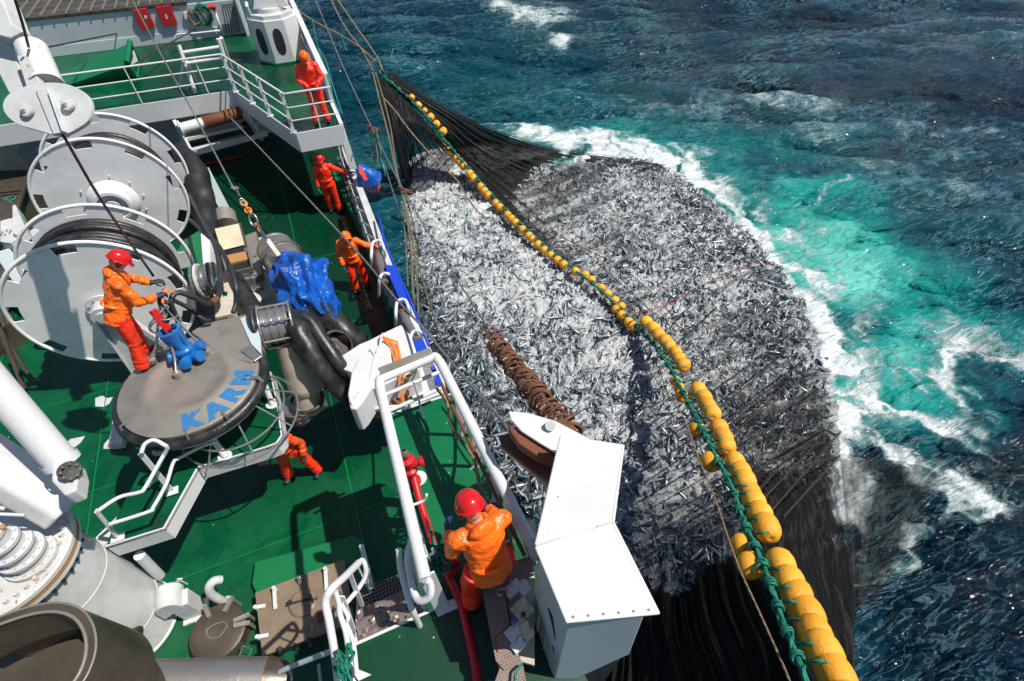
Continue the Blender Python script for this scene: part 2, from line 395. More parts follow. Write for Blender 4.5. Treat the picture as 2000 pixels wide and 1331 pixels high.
# ================================================================= SEA
SEA = -3.0
def spectral(n, tile, lo, hi, wind, spread, seed, power=3.0):
    """tileable height field from a wave spectrum (wavelengths lo..hi metres) with choppy offsets"""
    r = np.random.default_rng(seed)
    k = np.fft.fftfreq(n, tile/n)*2*np.pi; kx, ky = np.meshgrid(k, k, indexing='ij')
    K = np.hypot(kx, ky); K[0, 0] = 1
    lam = 2*np.pi/K
    A = K**(-power)*((lam > lo) & (lam < hi))
    c = np.abs(np.cos(np.arctan2(ky, kx) - wind))**spread
    A = A*(c + .05); A[0, 0] = 0
    ph = r.normal(size=(n, n)) + 1j*r.normal(size=(n, n))
    H = A*ph
    h = np.real(np.fft.ifft2(H)); s = h.std()
    dx = np.real(np.fft.ifft2(-1j*kx/K*H)); dy = np.real(np.fft.ifft2(-1j*ky/K*H))
    return h/s, dx/s, dy/s
def sample(F, x, y, tile):
    n = F.shape[0]; u = (x/tile*n) % n; v = (y/tile*n) % n
    i = np.floor(u).astype(int) % n; j = np.floor(v).astype(int) % n; a = u-np.floor(u); b = v-np.floor(v)
    i1 = (i+1) % n; j1 = (j+1) % n
    return F[i, j]*(1-a)*(1-b) + F[i1, j]*a*(1-b) + F[i, j1]*(1-a)*b + F[i1, j1]*a*b
NF = {}
def fbm(x, y, scale, seed=0, rot=0.0, stretch=1.0, power=1.8):
    """isotropic fractal noise, about -1..1; scale = metres per largest feature"""
    key = (seed, power)
    if key not in NF: NF[key] = spectral(512, 16.0, .06, 4.0, 0, 0, 100+seed, power)[0]
    c, s = np.cos(rot), np.sin(rot); X = (x*c + y*s)/stretch; Y = -x*s + y*c
    return sample(NF[key], X/scale*3, Y/scale*3, 16.0)*.5
def inside(x, y, poly):
    r = np.zeros(x.shape, bool); n = len(poly)
    for i in range(n):
        x1, y1 = poly[i]; x2, y2 = poly[(i+1) % n]
        c = (y1 > y) != (y2 > y)
        with np.errstate(divide='ignore', invalid='ignore'): r ^= c & (x < (x2-x1)*(y-y1)/(y2-y1+1e-12)+x1)
    return r
def polydist(x, y, pts, closed=True):
    d = np.full(x.shape, 1e9); n = len(pts)
    for i in range(n if closed else n-1):
        ax, ay = pts[i]; bx, by = pts[(i+1) % n]; ex, ey = bx-ax, by-ay
        t = np.clip(((x-ax)*ex+(y-ay)*ey)/(ex*ex+ey*ey+1e-12), 0, 1)
        d = np.minimum(d, np.hypot(x-ax-t*ex, y-ay-t*ey))
    return d
def W(px): return [tuple(at(u, v, SEA)[:2]) for u, v in px]
# outline of the fish-filled bag where it meets the water
BAG = W([(803, 318), (850, 296), (905, 296), (970, 302), (1050, 318), (1130, 322), (1200, 308), (1268, 314), (1335, 345), (1395, 392), (1470, 452),
         (1530, 520), (1585, 600), (1618, 690), (1636, 790), (1640, 880), (1630, 980), (1560, 1060), (1470, 1110), (1410, 1120), (1330, 1170), (1240, 1150),
         (1120, 1080), (1010, 1010), (930, 900), (860, 760), (805, 640), (790, 560), (778, 470), (785, 390)])
BAGS = smooth_path([(x, y, 0) for x, y in BAG], 4, True); BAGS = [(p.x, p.y) for p in BAGS]
h1, x1_, y1_ = spectral(256, 46.0, 4.5, 30, radians(64), 7, 1, 2.7)
h2, x2_, y2_ = spectral(256, 17.0, .8, 4.6, radians(70), 5, 2, 2.4)
h3, x3_, y3_ = spectral(256, 5.3, .14, .9, radians(68), 3, 3, 2.2)
def swell(x, y):
    r = np.hypot(x, y); near = np.clip(1 - np.exp(-(polydist(x, y, BAGS[::3])/3.0)**2), 0, 1)
    near = np.where(inside(x, y, BAGS), 0.0, near)
    a1 = .40*(.15+.85*near); a2 = .135*(.3+.7*near); a3 = .040
    z = a1*sample(h1, x, y, 46.0) + a2*sample(h2, x, y, 17.0) + a3*sample(h3, x, y, 5.3)
    ox = a1*1.0*sample(x1_, x, y, 46.0) + a2*1.2*sample(x2_, x, y, 17.0) + a3*sample(x3_, x, y, 5.3)
    oy = a1*1.0*sample(y1_, x, y, 46.0) + a2*1.2*sample(y2_, x, y, 17.0) + a3*sample(y3_, x, y, 5.3)
    return z, ox, oy
def blob(x, y, u, v, su, sv=None, rot=0.0):
    """soft patch centred on the water under photo point (u, v), radii in metres"""
    p = at(u, v, SEA); sv = sv or su; c, s = np.cos(rot), np.sin(rot); X = (x-p.x)*c+(y-p.y)*s; Y = -(x-p.x)*s+(y-p.y)*c
    return np.exp(-((X/su)**2 + (Y/sv)**2))
def line(x, y, pts, wd):
    p = smooth_path([(*q, 0) for q in W(pts)], 4); return np.exp(-(polydist(x, y, [(q.x, q.y) for q in p], False)/wd)**2)
def build_sea():
    az = np.concatenate([np.linspace(-12, 104, 980), np.linspace(104, 348, 100)[1:-1]]); az = np.radians(az)
    R = np.concatenate([[0.05, 1.2], np.exp(np.linspace(np.log(2.4), np.log(75), 860)), np.exp(np.linspace(np.log(80), np.log(5000), 60))])
    A, RR = np.meshgrid(az, R); x = (RR*np.sin(A)).ravel(); y = (RR*np.cos(A)).ravel()
    z, ox, oy = swell(x, y)
    fade = np.clip(1.3-np.hypot(x, y)/160, 0, 1); z = z*fade; ox *= fade; oy *= fade
    wx = x + 1.1*fbm(x, y, 8, 5); wy = y + 1.1*fbm(x, y, 8, 6)       # warped coordinates so that patches are ragged
    # aeration: how much fine air whitens the body of the water (turquoise), 0..1
    aer = (.72*blob(wx, wy, 1480, 440, 3.6, 2.6) + .85*blob(wx, wy, 1640, 510, 2.8, 2.4) + .80*blob(wx, wy, 1760, 690, 2.8, 2.0) + .28*blob(wx, wy, 1330, 300, 4.5, 1.8)
           + .30*blob(wx, wy, 1150, 260, 4.5, 2.0) + .30*blob(wx, wy, 1860, 600, 3.2, 3) + .62*blob(wx, wy, 1720, 830, 2.0, 1.5) + .20*blob(wx, wy, 1500, 300, 6, 4) + .08*blob(wx, wy, 1750, 400, 7, 5)
           + .15*blob(wx, wy, 1000, 180, 8, 8))
    dark = .8*blob(wx, wy, 1740, 610, 1.7, 1.1) + .55*blob(wx, wy, 1500, 350, 1.6, .9)+ .5*blob(wx, wy, 1950, 850, 2.4, 2.4)
    H1 = sample(h1, x, y, 46.0); H2 = sample(h2, x, y, 17.0)
    aer = aer*(.92+.22*fbm(x, y, 5, 7)+.05*H1) - dark*.55 + .045 + .018*H1 + .020*H2 + .15*np.clip(1-(wx-4)/22, 0, 1)*np.clip(1-wy/45, 0, 1)*np.clip((wy-7)/8, 0, 1)  # wave-height terms paint light shining through the crests into the colour
    p9 = at(1960, 1050, SEA); aer -= .30*np.exp(-(((x-p9.x)/4)**2+((y-p9.y)/3)**2))
    aer = np.clip(aer, 0, 1)
    db = polydist(x, y, BAGS); ins = inside(x, y, BAGS)
    n1 = fbm(wx, wy, 1.6, 8, radians(65), 1.7); n2 = fbm(x, y, .7, 9); rid = 1-np.abs(fbm(wx, wy, 2.3, 10, radians(65), 1.8))*2.4
    edge = np.exp(-(db/.55)**2) + .5*np.exp(-(db/1.4)**2)
    east = np.clip((x - 6)/2, 0, 1)
    foam = np.where(ins, .8*np.clip((x-2.6)/1.5, 0, 1), (edge*(.45+.35*n1) + .30*np.exp(-(db/1.6)**2)*(.6+n1))*east)
    foam += 1.0*blob(wx, wy, 1060, 255, 2.6, .8, -.5) + 1.05*blob(wx, wy, 1170, 275, 2.6, .8, -.6) + .85*blob(wx, wy, 1300, 310, 2.4, .8, -.6)
    foam += .85*blob(wx, wy, 1045, 40, 2.0, 2.6)+ .8*blob(wx, wy, 1085, 85, 1.1, 1.6) + .5*blob(wx, wy, 1640, 690, 1.3, .7)
    foam += .30*line(wx, wy, [(1480, 455), (1560, 440), (1620, 410), (1680, 375)], .16) + .48*line(wx, wy, [(1640, 690), (1720, 705), (1800, 715), (1880, 715)], .15)
    foam += .52*line(wx, wy, [(1640, 790), (1730, 775), (1800, 800), (1850, 830)], .17) + .7*line(wx, wy, [(1810, 795), (1840, 740), (1890, 710), (1960, 670), (1998, 640)], .28)
    foam += .36*line(wx, wy, [(1640, 840), (1680, 900), (1760, 930), (1860, 930)], .5) + .5*blob(wx, wy, 1700, 900, 1.5, .8) + .45*blob(wx, wy, 1930, 660, 1.8, 1.0)
    foam += .20*blob(wx, wy, 1560, 190, 10, 2.2, -.3) + .26*blob(wx, wy, 1850, 260, 7, 2.2, -.5) + .26*blob(wx, wy, 1780, 330, 6, 1.4, -.5) + .18*blob(wx, wy, 1350, 200, 7, 2, -.3) + .25*blob(wx, wy, 1900, 400, 3, 2)
    foam += .28*aer
    foam += .10*np.clip(sample(h1, x, y, 46.0)-1.2, 0, 1) + .16*np.clip(sample(h2, x, y, 17.0)-1.0, 0, 1)
    foam += .36*line(wx, wy, [(1640, 865), (1700, 880), (1780, 902), (1850, 928)], .22) + .45*line(wx, wy, [(1850, 930), (1805, 1010), (1745, 1110), (1700, 1200), (1672, 1330)], .16) + .3*blob(wx, wy, 1900, 900, 2.0, 1.2)
    fo = np.clip(foam*(.80+.35*n1) + .04 + .10*n2*foam, 0, 1.2)
    thin = np.clip((foam - .08)*.9, 0, 1)*np.clip(.5+n1*.5, 0, 1)
    v = np.empty((len(x), 3)); v[:, 0] = x+ox; v[:, 1] = y+oy; v[:, 2] = SEA+z
    na, nr = len(az), len(R)
    i = np.arange(nr-1)[:, None]*na; j = np.arange(na)[None, :]; j1 = (j+1) % na
    q = np.stack([i+j, i+j1, i+na+j1, i+na+j], -1).reshape(-1, 4)[:, ::-1]
    me = bpy.data.meshes.new('sea'); me.vertices.add(len(v)); me.vertices.foreach_set('co', v.ravel())
    me.loops.add(q.size); me.loops.foreach_set('vertex_index', q.ravel().astype(np.int32))
    me.polygons.add(len(q)); me.polygons.foreach_set('loop_start', np.arange(0, q.size, 4, dtype=np.int32))
    me.polygons.foreach_set('use_smooth', np.ones(len(q), bool))
    me.update(calc_edges=True)
    for nm, a in (('foam', fo), ('air', aer), ('veil', thin)):
        at_ = me.attributes.new(nm, 'FLOAT', 'POINT'); at_.data.foreach_set('value', a.astype(np.float32))
    me.materials.append(sea_mat())
    o = bpy.data.objects.new('sea', me); COL.objects.link(o); tag(o, 'dark teal sea with turquoise churned water and white foam', 'sea', None, 'structure')
def sea_mat():
    m, nt, b = newmat('sea_water')
    foam = N(nt, 'ShaderNodeAttribute', attribute_name='foam').outputs['Fac']; air = N(nt, 'ShaderNodeAttribute', attribute_name='air').outputs['Fac']
    veil = N(nt, 'ShaderNodeAttribute', attribute_name='veil').outputs['Fac']
    v = worldpos(nt)
    c = ramp(nt, air, [(0, (.0001, .0085, .0175)), (.10, (.0002, .026, .042)), (.30, (.0010, .080, .090)), (.62, (.004, .23, .20)), (1, (.12, .50, .41))])
    c = mix(nt, math_(nt, 'MULTIPLY', veil, .16), c, (.05, .42, .42))
    fn = noise(nt, v, 9, 6, .75, .6)
    mp = N(nt, 'ShaderNodeMapping'); mp.inputs['Rotation'].default_value = (0, 0, radians(25)); mp.inputs['Scale'].default_value = (.32, 1.6, 1); L(nt, v, mp.inputs[0])
    r1 = noise(nt, mp.outputs[0], .85, 9, .66, 1.6); r2 = noise(nt, mp.outputs[0], 2.6, 7, .66, 1.2)
    l1 = ramp(nt, math_(nt, 'ABSOLUTE', math_(nt, 'SUBTRACT', r1, .5)), [(.0, 1), (.05, .25), (.16, 0)])
    l2 = ramp(nt, math_(nt, 'ABSOLUTE', math_(nt, 'SUBTRACT', r2, .5)), [(.0, 1), (.05, .3), (.14, 0)])
    lace = math_(nt, 'MAXIMUM', l1, math_(nt, 'MULTIPLY', l2, .8))
    k = math_(nt, 'ADD', math_(nt, 'MULTIPLY', foam, 1.40), math_(nt, 'MULTIPLY', lace, .62))
    k = math_(nt, 'ADD', k, math_(nt, 'MULTIPLY', math_(nt, 'SUBTRACT', fn, .5), .9))
    fo = ramp(nt, math_(nt, 'SUBTRACT', k, .60), [(.30, 0), (.62, .5), (1.0, 1)])
    mist = ramp(nt, math_(nt, 'ADD', foam, math_(nt, 'SUBTRACT', r1, .5)), [(.28, 0), (1.0, .65)])
    c = mix(nt, mist, c, (.30, .60, .54))
    zn = ramp(nt, noise(nt, v, .16, 4, .6, .5), [(.44, .12), (.62, 1)])
    st_ = math_(nt, 'MULTIPLY', ramp(nt, math_(nt, 'ABSOLUTE', math_(nt, 'SUBTRACT', noise(nt, mp.outputs[0], 1.3, 7, .62, 1.8), .5)), [(0, 1), (.010, .7), (.030, 0)]), zn)
    c = mix(nt, math_(nt, 'MULTIPLY', st_, .30), c, (.26, .54, .66))
    fo2 = fo
    c = mix(nt, fo2, c, (.72, .77, .77))
    L(nt, c, b.inputs['Base Color'])
    L(nt, math_(nt, 'ADD', math_(nt, 'MULTIPLY', fo2, .5), .05), b.inputs['Roughness']); b.inputs['IOR'].default_value = 1.33; b.inputs['Specular IOR Level'].default_value = .34
    mp2 = N(nt, 'ShaderNodeMapping'); mp2.inputs['Rotation'].default_value = (0, 0, radians(21)); mp2.inputs['Scale'].default_value = (.40, 1.7, 1); L(nt, v, mp2.inputs[0])
    def ridge(sc, det, ds): return math_(nt, 'SUBTRACT', 1.0, math_(nt, 'ABSOLUTE', math_(nt, 'MULTIPLY', math_(nt, 'SUBTRACT', noise(nt, mp2.outputs[0], sc, det, .5, ds), .5), 4.0)))
    h = math_(nt, 'ADD', math_(nt, 'MULTIPLY', ridge(.8, 3, .9), .75), math_(nt, 'ADD', math_(nt, 'MULTIPLY', ridge(2.4, 3, .8), .34), math_(nt, 'MULTIPLY', noise(nt, mp2.outputs[0], 5.0, 3, .5, .5), .20)))
    h = math_(nt, 'ADD', h, math_(nt, 'MULTIPLY', fn, math_(nt, 'MULTIPLY', fo, .35)))
    L(nt, bump(nt, h, 1.0, .17), b.inputs['Normal'])
    return m
build_sea()
# ---------------------------------------------------------------- churned surface inside the net
def build_churn():
    xs = np.array([p[0] for p in BAGS]); ys = np.array([p[1] for p in BAGS]); d = .045
    gx = np.arange(xs.min(), xs.max(), d); gy = np.arange(ys.min(), ys.max(), d); X, Y = np.meshgrid(gx, gy, indexing='ij')
    x = X.ravel(); y = Y.ravel(); zz, _, _ = swell(x, y)
    wx = x+.25*fbm(x, y, 1, 21); wy = y+.25*fbm(x, y, 1, 22)
    dd = polydist(x, y, BAGS[::2]); ins = inside(x, y, BAGS)
    rag = dd + .35*fbm(x, y, 1.2, 23)
    keep = (ins & (rag > .10))
    n = fbm(wx, wy, .9, 24, power=1.35); n2 = fbm(x, y, .35, 25, power=1.1)
    lump = np.clip(1-np.abs(n)*1.6, 0, 1)
    fade = np.clip(dd/.5, 0, 1)
    z = SEA - .03 + .12*fade + zz*.6 + (.25+.75*fade)*(.05*lump + .10*n2 + .04*n)
    # less white in the strip of dark water beside the hull and towards the far right rim
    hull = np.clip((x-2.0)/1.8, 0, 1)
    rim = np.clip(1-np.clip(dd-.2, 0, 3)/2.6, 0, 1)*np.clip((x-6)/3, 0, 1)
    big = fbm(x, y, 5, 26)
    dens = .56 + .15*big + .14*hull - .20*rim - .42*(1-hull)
    p5 = at(1150, 1000, SEA); dens += .10*np.exp(-(((x-p5.x)/3)**2+((y-p5.y)/3)**2))  # extra white painted in to offset the net's shadow
    p6 = at(1000, 480, SEA); dens += .16*np.exp(-(((x-p6.x)/3.5)**2+((y-p6.y)/5)**2))
    idx = -np.ones(len(x), int); nx, ny = X.shape
    K = keep.reshape(nx, ny); q = K[:-1, :-1] & K[1:, :-1] & K[1:, 1:] & K[:-1, 1:]
    I, J = np.nonzero(q); a = I*ny+J; quads = np.stack([a, a+ny, a+ny+1, a+1], -1)
    used = np.unique(quads); idx[used] = np.arange(len(used)); quads = idx[quads]
    v = np.stack([x[used], y[used], z[used]], -1)
    me = bpy.data.meshes.new('churned_water'); me.vertices.add(len(v)); me.vertices.foreach_set('co', v.ravel())
    me.loops.add(quads.size); me.loops.foreach_set('vertex_index', quads.ravel().astype(np.int32))
    me.polygons.add(len(quads)); me.polygons.foreach_set('loop_start', np.arange(0, quads.size, 4, dtype=np.int32))
    me.polygons.foreach_set('use_smooth', np.ones(len(quads), bool)); me.update(calc_edges=True)
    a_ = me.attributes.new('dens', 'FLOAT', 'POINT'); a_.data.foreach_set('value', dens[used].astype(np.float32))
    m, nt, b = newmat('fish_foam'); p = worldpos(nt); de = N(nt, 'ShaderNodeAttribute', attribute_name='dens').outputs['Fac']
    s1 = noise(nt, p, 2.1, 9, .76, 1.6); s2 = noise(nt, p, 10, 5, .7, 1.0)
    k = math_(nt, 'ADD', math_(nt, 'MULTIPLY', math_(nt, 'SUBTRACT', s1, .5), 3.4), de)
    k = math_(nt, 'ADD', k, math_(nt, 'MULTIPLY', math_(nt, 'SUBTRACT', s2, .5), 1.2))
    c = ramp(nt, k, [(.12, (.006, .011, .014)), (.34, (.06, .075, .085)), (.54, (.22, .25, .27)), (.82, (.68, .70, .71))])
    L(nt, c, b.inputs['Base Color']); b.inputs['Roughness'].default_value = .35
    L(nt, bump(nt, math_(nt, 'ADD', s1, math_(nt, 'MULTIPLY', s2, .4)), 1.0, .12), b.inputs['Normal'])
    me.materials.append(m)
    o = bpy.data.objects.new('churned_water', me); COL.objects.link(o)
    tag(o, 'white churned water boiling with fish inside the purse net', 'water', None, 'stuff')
    return (xs.min(), xs.max(), ys.min(), ys.max()), lambda a, b: True
CHB, _ = build_churn()
# ---------------------------------------------------------------- mackerel
def fish_geo(bend=0.0):
    """a low mackerel, 1 unit long along x: body rings + forked tail, faces 0=back 1=belly 2=tail"""
    n = 8; st = [(-.5, .004), (-.42, .045), (-.28, .080), (-.05, .092), (.18, .070), (.36, .030), (.43, .014)]
    vs = []; fs = []; mi = []
    for x, r in st:
        yb = bend*(x*x*1.2 - .1)
        for k in range(n): t = 2*pi*k/n + pi/n; vs.append((x, yb + r*.72*cos(t), r*1.05*sin(t)))
    for i in range(len(st)-1):
        for k in range(n):
            l = (k+1) % n; fs.append((i*n+k, i*n+l, (i+1)*n+l, (i+1)*n+k)); mi.append(0 if k < 3 else 1)
    o = (len(st)-1)*n; yb = bend*(.43**2*1.2-.1); t = len(vs)
    vs += [(.41, yb, 0), (.54, yb+.01, .085), (.47, yb+.006, 0), (.54, yb+.01, -.085)]
    fs += [(t, t+1, t+2), (t, t+2, t+3)]; mi += [2, 2]
    vs += [(-.08, bend*-.1, .09), (.02, bend*-.1, .125), (.04, bend*-.1, .085)]; t += 4; fs.append((t, t+1, t+2)); mi.append(2)
    return np.array(vs), fs, mi
m, nt, b = newmat('fish_back'); v = worldpos(nt)
L(nt, mix(nt, ramp(nt, noise(nt, v, 55, 3, .6, 1), [(.45, 0), (.55, 1)]), (.012, .02, .026), (.05, .10, .13)), b.inputs['Base Color']); b.inputs['Roughness'].default_value = .22
m, nt, b = newmat('fish_belly'); b.inputs['Base Color'].default_value = (.38, .41, .43, 1); b.inputs['Roughness'].default_value = .28; b.inputs['Metallic'].default_value = .2
m, nt, b = newmat('fish_tail'); b.inputs['Base Color'].default_value = (.03, .032, .03, 1); b.inputs['Roughness'].default_value = .4
def build_fish():
    r = np.random.default_rng(5); pts = []
    x0, x1, y0, y1 = CHB
    x = r.uniform(x0, x1, 52000); y = r.uniform(y0, y1, 52000)
    dd = polydist(x, y, BAGS[::2]); ok = inside(x, y, BAGS) & (dd > .30)
    x = x[ok]; y = y[ok]; dd = dd[ok]
    cl = fbm(x, y, 2.2, 31); p = np.clip(.32+.25*cl, .10, 1); rim = np.clip(1-dd/2.6, 0, 1)*np.clip((x-6)/3, 0, 1); p = np.clip(p+.30*rim, 0, 1)
    p = p*np.where(x > 6, np.clip(dd/1.1, .05, 1), 1); ok = r.uniform(size=len(x)) < p*.52; x = x[ok]; y = y[ok]; rim = rim[ok]
    # individual fish: the nearest ones that the camera can see beside the gallows
    E_ = np.array([0, 0, HC]); P3 = np.stack([x, y, np.full(len(x), SEA)], -1)-E_
    dep = P3 @ np.array(_F); px = 1000+FPX*(P3 @ np.array(_r))/dep; py = 665.5-FPX*(P3 @ np.array(_U))/dep
    vis = (px > 960) & (px < 1960) & (py > 500) & (py < 1150) & ~((px > 960) & (px < 1270) & (py > 800))
    vis &= ((px < 1240+(py-640)*.55) )
    order = np.argsort(np.where(vis, dep, 1e9))[:300]; ind = np.zeros(len(x), bool); ind[order] = True
    geos = [fish_geo(bd) for bd in (-.5, -.15, .25, .6)]
    def rotm(i):
        yaw = r.uniform(0, 2*pi) if r.uniform() < .5 else r.normal(.9, .6) + (pi if r.uniform() < .5 else 0); pit = r.normal(0, .30); rol = r.choice([r.normal(0, .5), r.normal(1.5, .5), r.normal(-1.5, .5), r.normal(3.1, .4)], p=[.5, .2, .2, .1])
        return np.array(Euler((rol, pit, yaw), 'XYZ').to_matrix())
    z = SEA + .13 + r.normal(0, .05, len(x)); s = np.clip(r.normal(.40, .08, len(x)), .22, .6)
    V = []; F = []; MI = []; o = 0
    for i in range(len(x)):
        if ind[i]: continue
        g, f, mi = geos[i % 4]; vv = (g*s[i]) @ rotm(i).T + [x[i], y[i], z[i]]
        V.append(vv); F += [tuple(k+o for k in q) for q in f]; MI += mi; o += len(g)
    me = bpy.data.meshes.new('mackerel_shoal'); me.from_pydata(np.concatenate(V), [], F)
    for k in ('fish_back', 'fish_belly', 'fish_tail'): me.materials.append(M(k))
    me.polygons.foreach_set('material_index', MI); me.polygons.foreach_set('use_smooth', [True]*len(F))
    ob = bpy.data.objects.new('mackerel_shoal', me); COL.objects.link(ob); tag(ob, 'thousands of mackerel packed in the white water inside the net', 'fish', None, 'stuff')
    mes = []
    for g, f, mi in geos:
        q = bpy.data.meshes.new('mackerel'); q.from_pydata(g, [], f)
        for k in ('fish_back', 'fish_belly', 'fish_tail'): q.materials.append(M(k))
        q.polygons.foreach_set('material_index', mi); q.polygons.foreach_set('use_smooth', [True]*len(f)); mes.append(q)
    for i in np.nonzero(ind)[0]:
        ob = bpy.data.objects.new('mackerel', mes[i % 4]); COL.objects.link(ob); R_ = rotm(i)
        ob.matrix_world = Matrix.Translation((x[i], y[i], z[i]+.03)) @ Matrix(R_.tolist()).to_4x4() @ Matrix.Scale(float(s[i])*1.05, 4)
        tag(ob, 'slim dark backed mackerel thrashing in the foam nearest the ship', 'fish', 'nearest mackerel in the white foam')
build_fish()
# ================================================================= CORK LINE, FLOATS, NET
CORK = [(742,140,18),(770,165,18.6),(800,192,19.2),(835,228,19.7),(868,270,20.5),(905,315,21.2),(960,380,20.4),(1020,440,19.2),(1070,487,18.3),(1120,525,17.55),(1170,565,16.8),
        (1220,612,16.2),(1247,640,15.5),(1290,688,14.2),(1318,728,13.2),(1345,780,12.2),(1372,832,11.2),(1392,870,10.3),(1412,908,9.8),(1438,958,9.2),(1455,1010,8.6),(1482,1068,8.0),(1512,1140,7.3),(1535,1210,6.8),(1562,1275,6.3),(1590,1345,5.9),(1630,1430,5.5)]
CK = [atd(*c) for c in CORK]
for i, p in enumerate(CK):
    if p.z < SEA+.18: CK[i] = Vector((p.x, p.y, SEA+.18))
CKS = smooth_path(CK, 8)
def ck_depth(u, v):
    best = min(CORK_P, key=lambda q: (q[0]-u)**2+(q[1]-v)**2); return best[2]
CORK_P = []
for p in CKS:
    d = p-EYE; a = d.dot(_F); CORK_P.append((1000+FPX*d.dot(_r)/a, 665.5-FPX*d.dot(_U)/a, a, p))
net = thing('purse_net', CK[0], 'black purse seine net drawn up around the shoal, folded and gathered at its tip', 'net')
cl = MB(); CKS2 = [p + (EYE-p).normalized()*(.16 if p.z > -2 else .05) - _r*(.05 if p.z > -2 else 0) for p in CKS]
cl.tube(CKS2, .036, 8)
two = [p + Vector((.035*cos(i*.9), .035*sin(i*.9), .03*cos(i*.7))) for i, p in enumerate(CKS2)]
cl.tube(two, .026, 6); clo = cl.build('cork_line', 'green_rope', net, smooth=True)
acc = 0
for i in range(len(CKS)-1):
    a, b_ = CKS2[i], CKS2[i+1]; acc += (b_-a).length
    if acc > .34:
        acc = 0; d = (b_-a).normalized()
        kn = MB()
        for k in range(3): kn.ring(a + d*(.03*k-.03), d + Vector((random.uniform(-.4,.4), random.uniform(-.4,.4), random.uniform(-.4,.4))), .068, .020, 10, 5)
        e = a + Vector((random.uniform(-.1,.1), random.uniform(-.1,.1), -.05)); kn.tube([a, (a+e)/2+Vector((0,0,.05)), e], .016, 5); kn.build('lashing', 'green_rope', clo, smooth=True)
# floats: (u, v, width in px)
FL_TIP = [(804,191,14),(817,206,15),(829,217,14),(841,229,16),(852,243,17),(865,257,18)]
FL_MID = []
m0 = [(864,281,17),(877,294,17),(890,308,17)]
def along(u0, v0, u1, v1, n, off, w0, w1):
    out = []
    for k in range(n):
        t = k/(n-1); u = u0+(u1-u0)*t; v = v0+(v1-v0)*t
        b = min(CORK_P, key=lambda q: abs((q[0]+q[1])-(u+v)))
        dx, dy = off; out.append((b[0]+dx*.7, b[1]+dy*.7, w0+(w1-w0)*t))
    return out
FL_MID = m0 + along(900,318,1110,512,20,(-9,3),17,18)
FL_RIM = [(1124,530,17)] + along(1140,541,1205,602,6,(6,-3),18,19) + along(1188,590,1232,628,4,(-9,5),19,21)[1:] + [(1235,637,22)]
FL_R1 = [(1262,630,25),(1275,641,24),(1286,654,25),(1299,666,25),(1307,676,25),(1320,690,26),(1326,701,26),(1334,713,27)]
FL_L1 = [(1318,744,22),(1326,757,22),(1332,773,26)]
FL_R2 = [(1364,762,30),(1375,777,30),(1381,791,30),(1391,808,32)]
FL_L2 = [(1362,839,30)]
FL_R3 = [(1404,836,34),(1412,853,34),(1418,871,36)]
FL_L3 = [(1388,902,36)]
FL_R4 = [(1436,904,38),(1446,921,38),(1455,939,40),(1463,960,40),(1473,980,42),(1484,1003,46),(1497,1030,48)]
FL_L4 = [(1450,1065,40),(1464,1105,46)]
FL_R5 = [(1525,1100,52),(1542,1135,54),(1556,1162,56),(1576,1198,62),(1592,1239,62),(1608,1272,66),(1632,1318,68),(1655,1375,70)]
fm = MB()
prof = [(.0, -.50), (.05, -.48), (.07, -.50), (.20, -.485), (.36, -.42), (.46, -.28), (.50, -.1), (.50, .1), (.46, .28), (.36, .42), (.20, .485), (.07, .50), (.05, .48), (.0, .5)]
fm.lathe(prof, (0,0,0), (0,0,1), 20)
f0 = fm.build('net_float', 'float_yellow', None, smooth=True); FME = f0.data
fm2 = MB(); fm2.cur = 0
first = [f0]
def put_float(u, v, wpx, label, group, up):
    q = min(CORK_P, key=lambda q: (q[0]-u)**2+(q[1]-v)**2); i = CORK_P.index(q); D = q[2]
    p = atd(u, v, D); p.z = max(p.z, SEA+.16)
    j = min(i+1, len(CORK_P)-1); d = (CORK_P[j][3]-CORK_P[j-1][3]).normalized()
    s = wpx*D/FPX*(1.04 if wpx > 22 else .92)
    if first: o = first.pop()
    else: o = bpy.data.objects.new('net_float', FME); COL.objects.link(o)
    d = (d + Vector((random.uniform(-.3,.3), random.uniform(-.3,.3), random.uniform(-.3,.3)))*.6).normalized()
    o.matrix_world = Matrix.Translation(p) @ d.to_track_quat('Z', 'X').to_matrix().to_4x4() @ Euler((0,0,random.uniform(0,6))).to_matrix().to_4x4() @ Matrix.Diagonal((s*random.uniform(.96,1.04), s, s*(random.uniform(.82,.95) if wpx < 28 else random.uniform(.92,1.22)), 1))
    tag(o, label, 'float', group)
    # the green lashing that ties it to the line
    LASH.append((q[3], p, d, s))
LASH = []
for lst, lb, gp in ((FL_TIP, 'small yellow float in the farthest row, just below the gathered tip of the net', 'floats nearest the net tip'),
        (FL_MID, 'small yellow float in the long straight row between white foam and black netting', 'floats of the long far row'),
        (FL_RIM, 'small yellow float in the half-hidden row midway along the line, where a red cord ends', 'floats midway along the line'),
        (FL_R1, 'yellow float in the tight row of eight on the netting side of the line', 'tight row of eight floats'),
        (FL_L1, 'yellow float in the bunch of three on the foam side of the line', 'bunch of three floats'),
        (FL_R2, 'yellow float in the row of four on the netting side', 'row of four floats'),
        (FL_R3, 'yellow float in the row of three on the netting side', 'row of three floats'),
        (FL_R4, 'yellow float in the row of seven on the netting side', 'row of seven floats'),
        (FL_L4, 'yellow float in the pair hanging over the black net on the foam side', 'pair of floats'),
        (FL_R5, 'large yellow float in the nearest row at the bottom edge of the photo', 'nearest row of floats')):
    for (u, v, wp) in lst: put_float(u, v, wp, lb, gp, 1)
put_float(*FL_L2[0], 'single yellow float hanging on the foam side, level with the row of three', None, 1)
put_float(*FL_L3[0], 'single yellow float on the foam side, level with the start of the row of seven', None, 1)
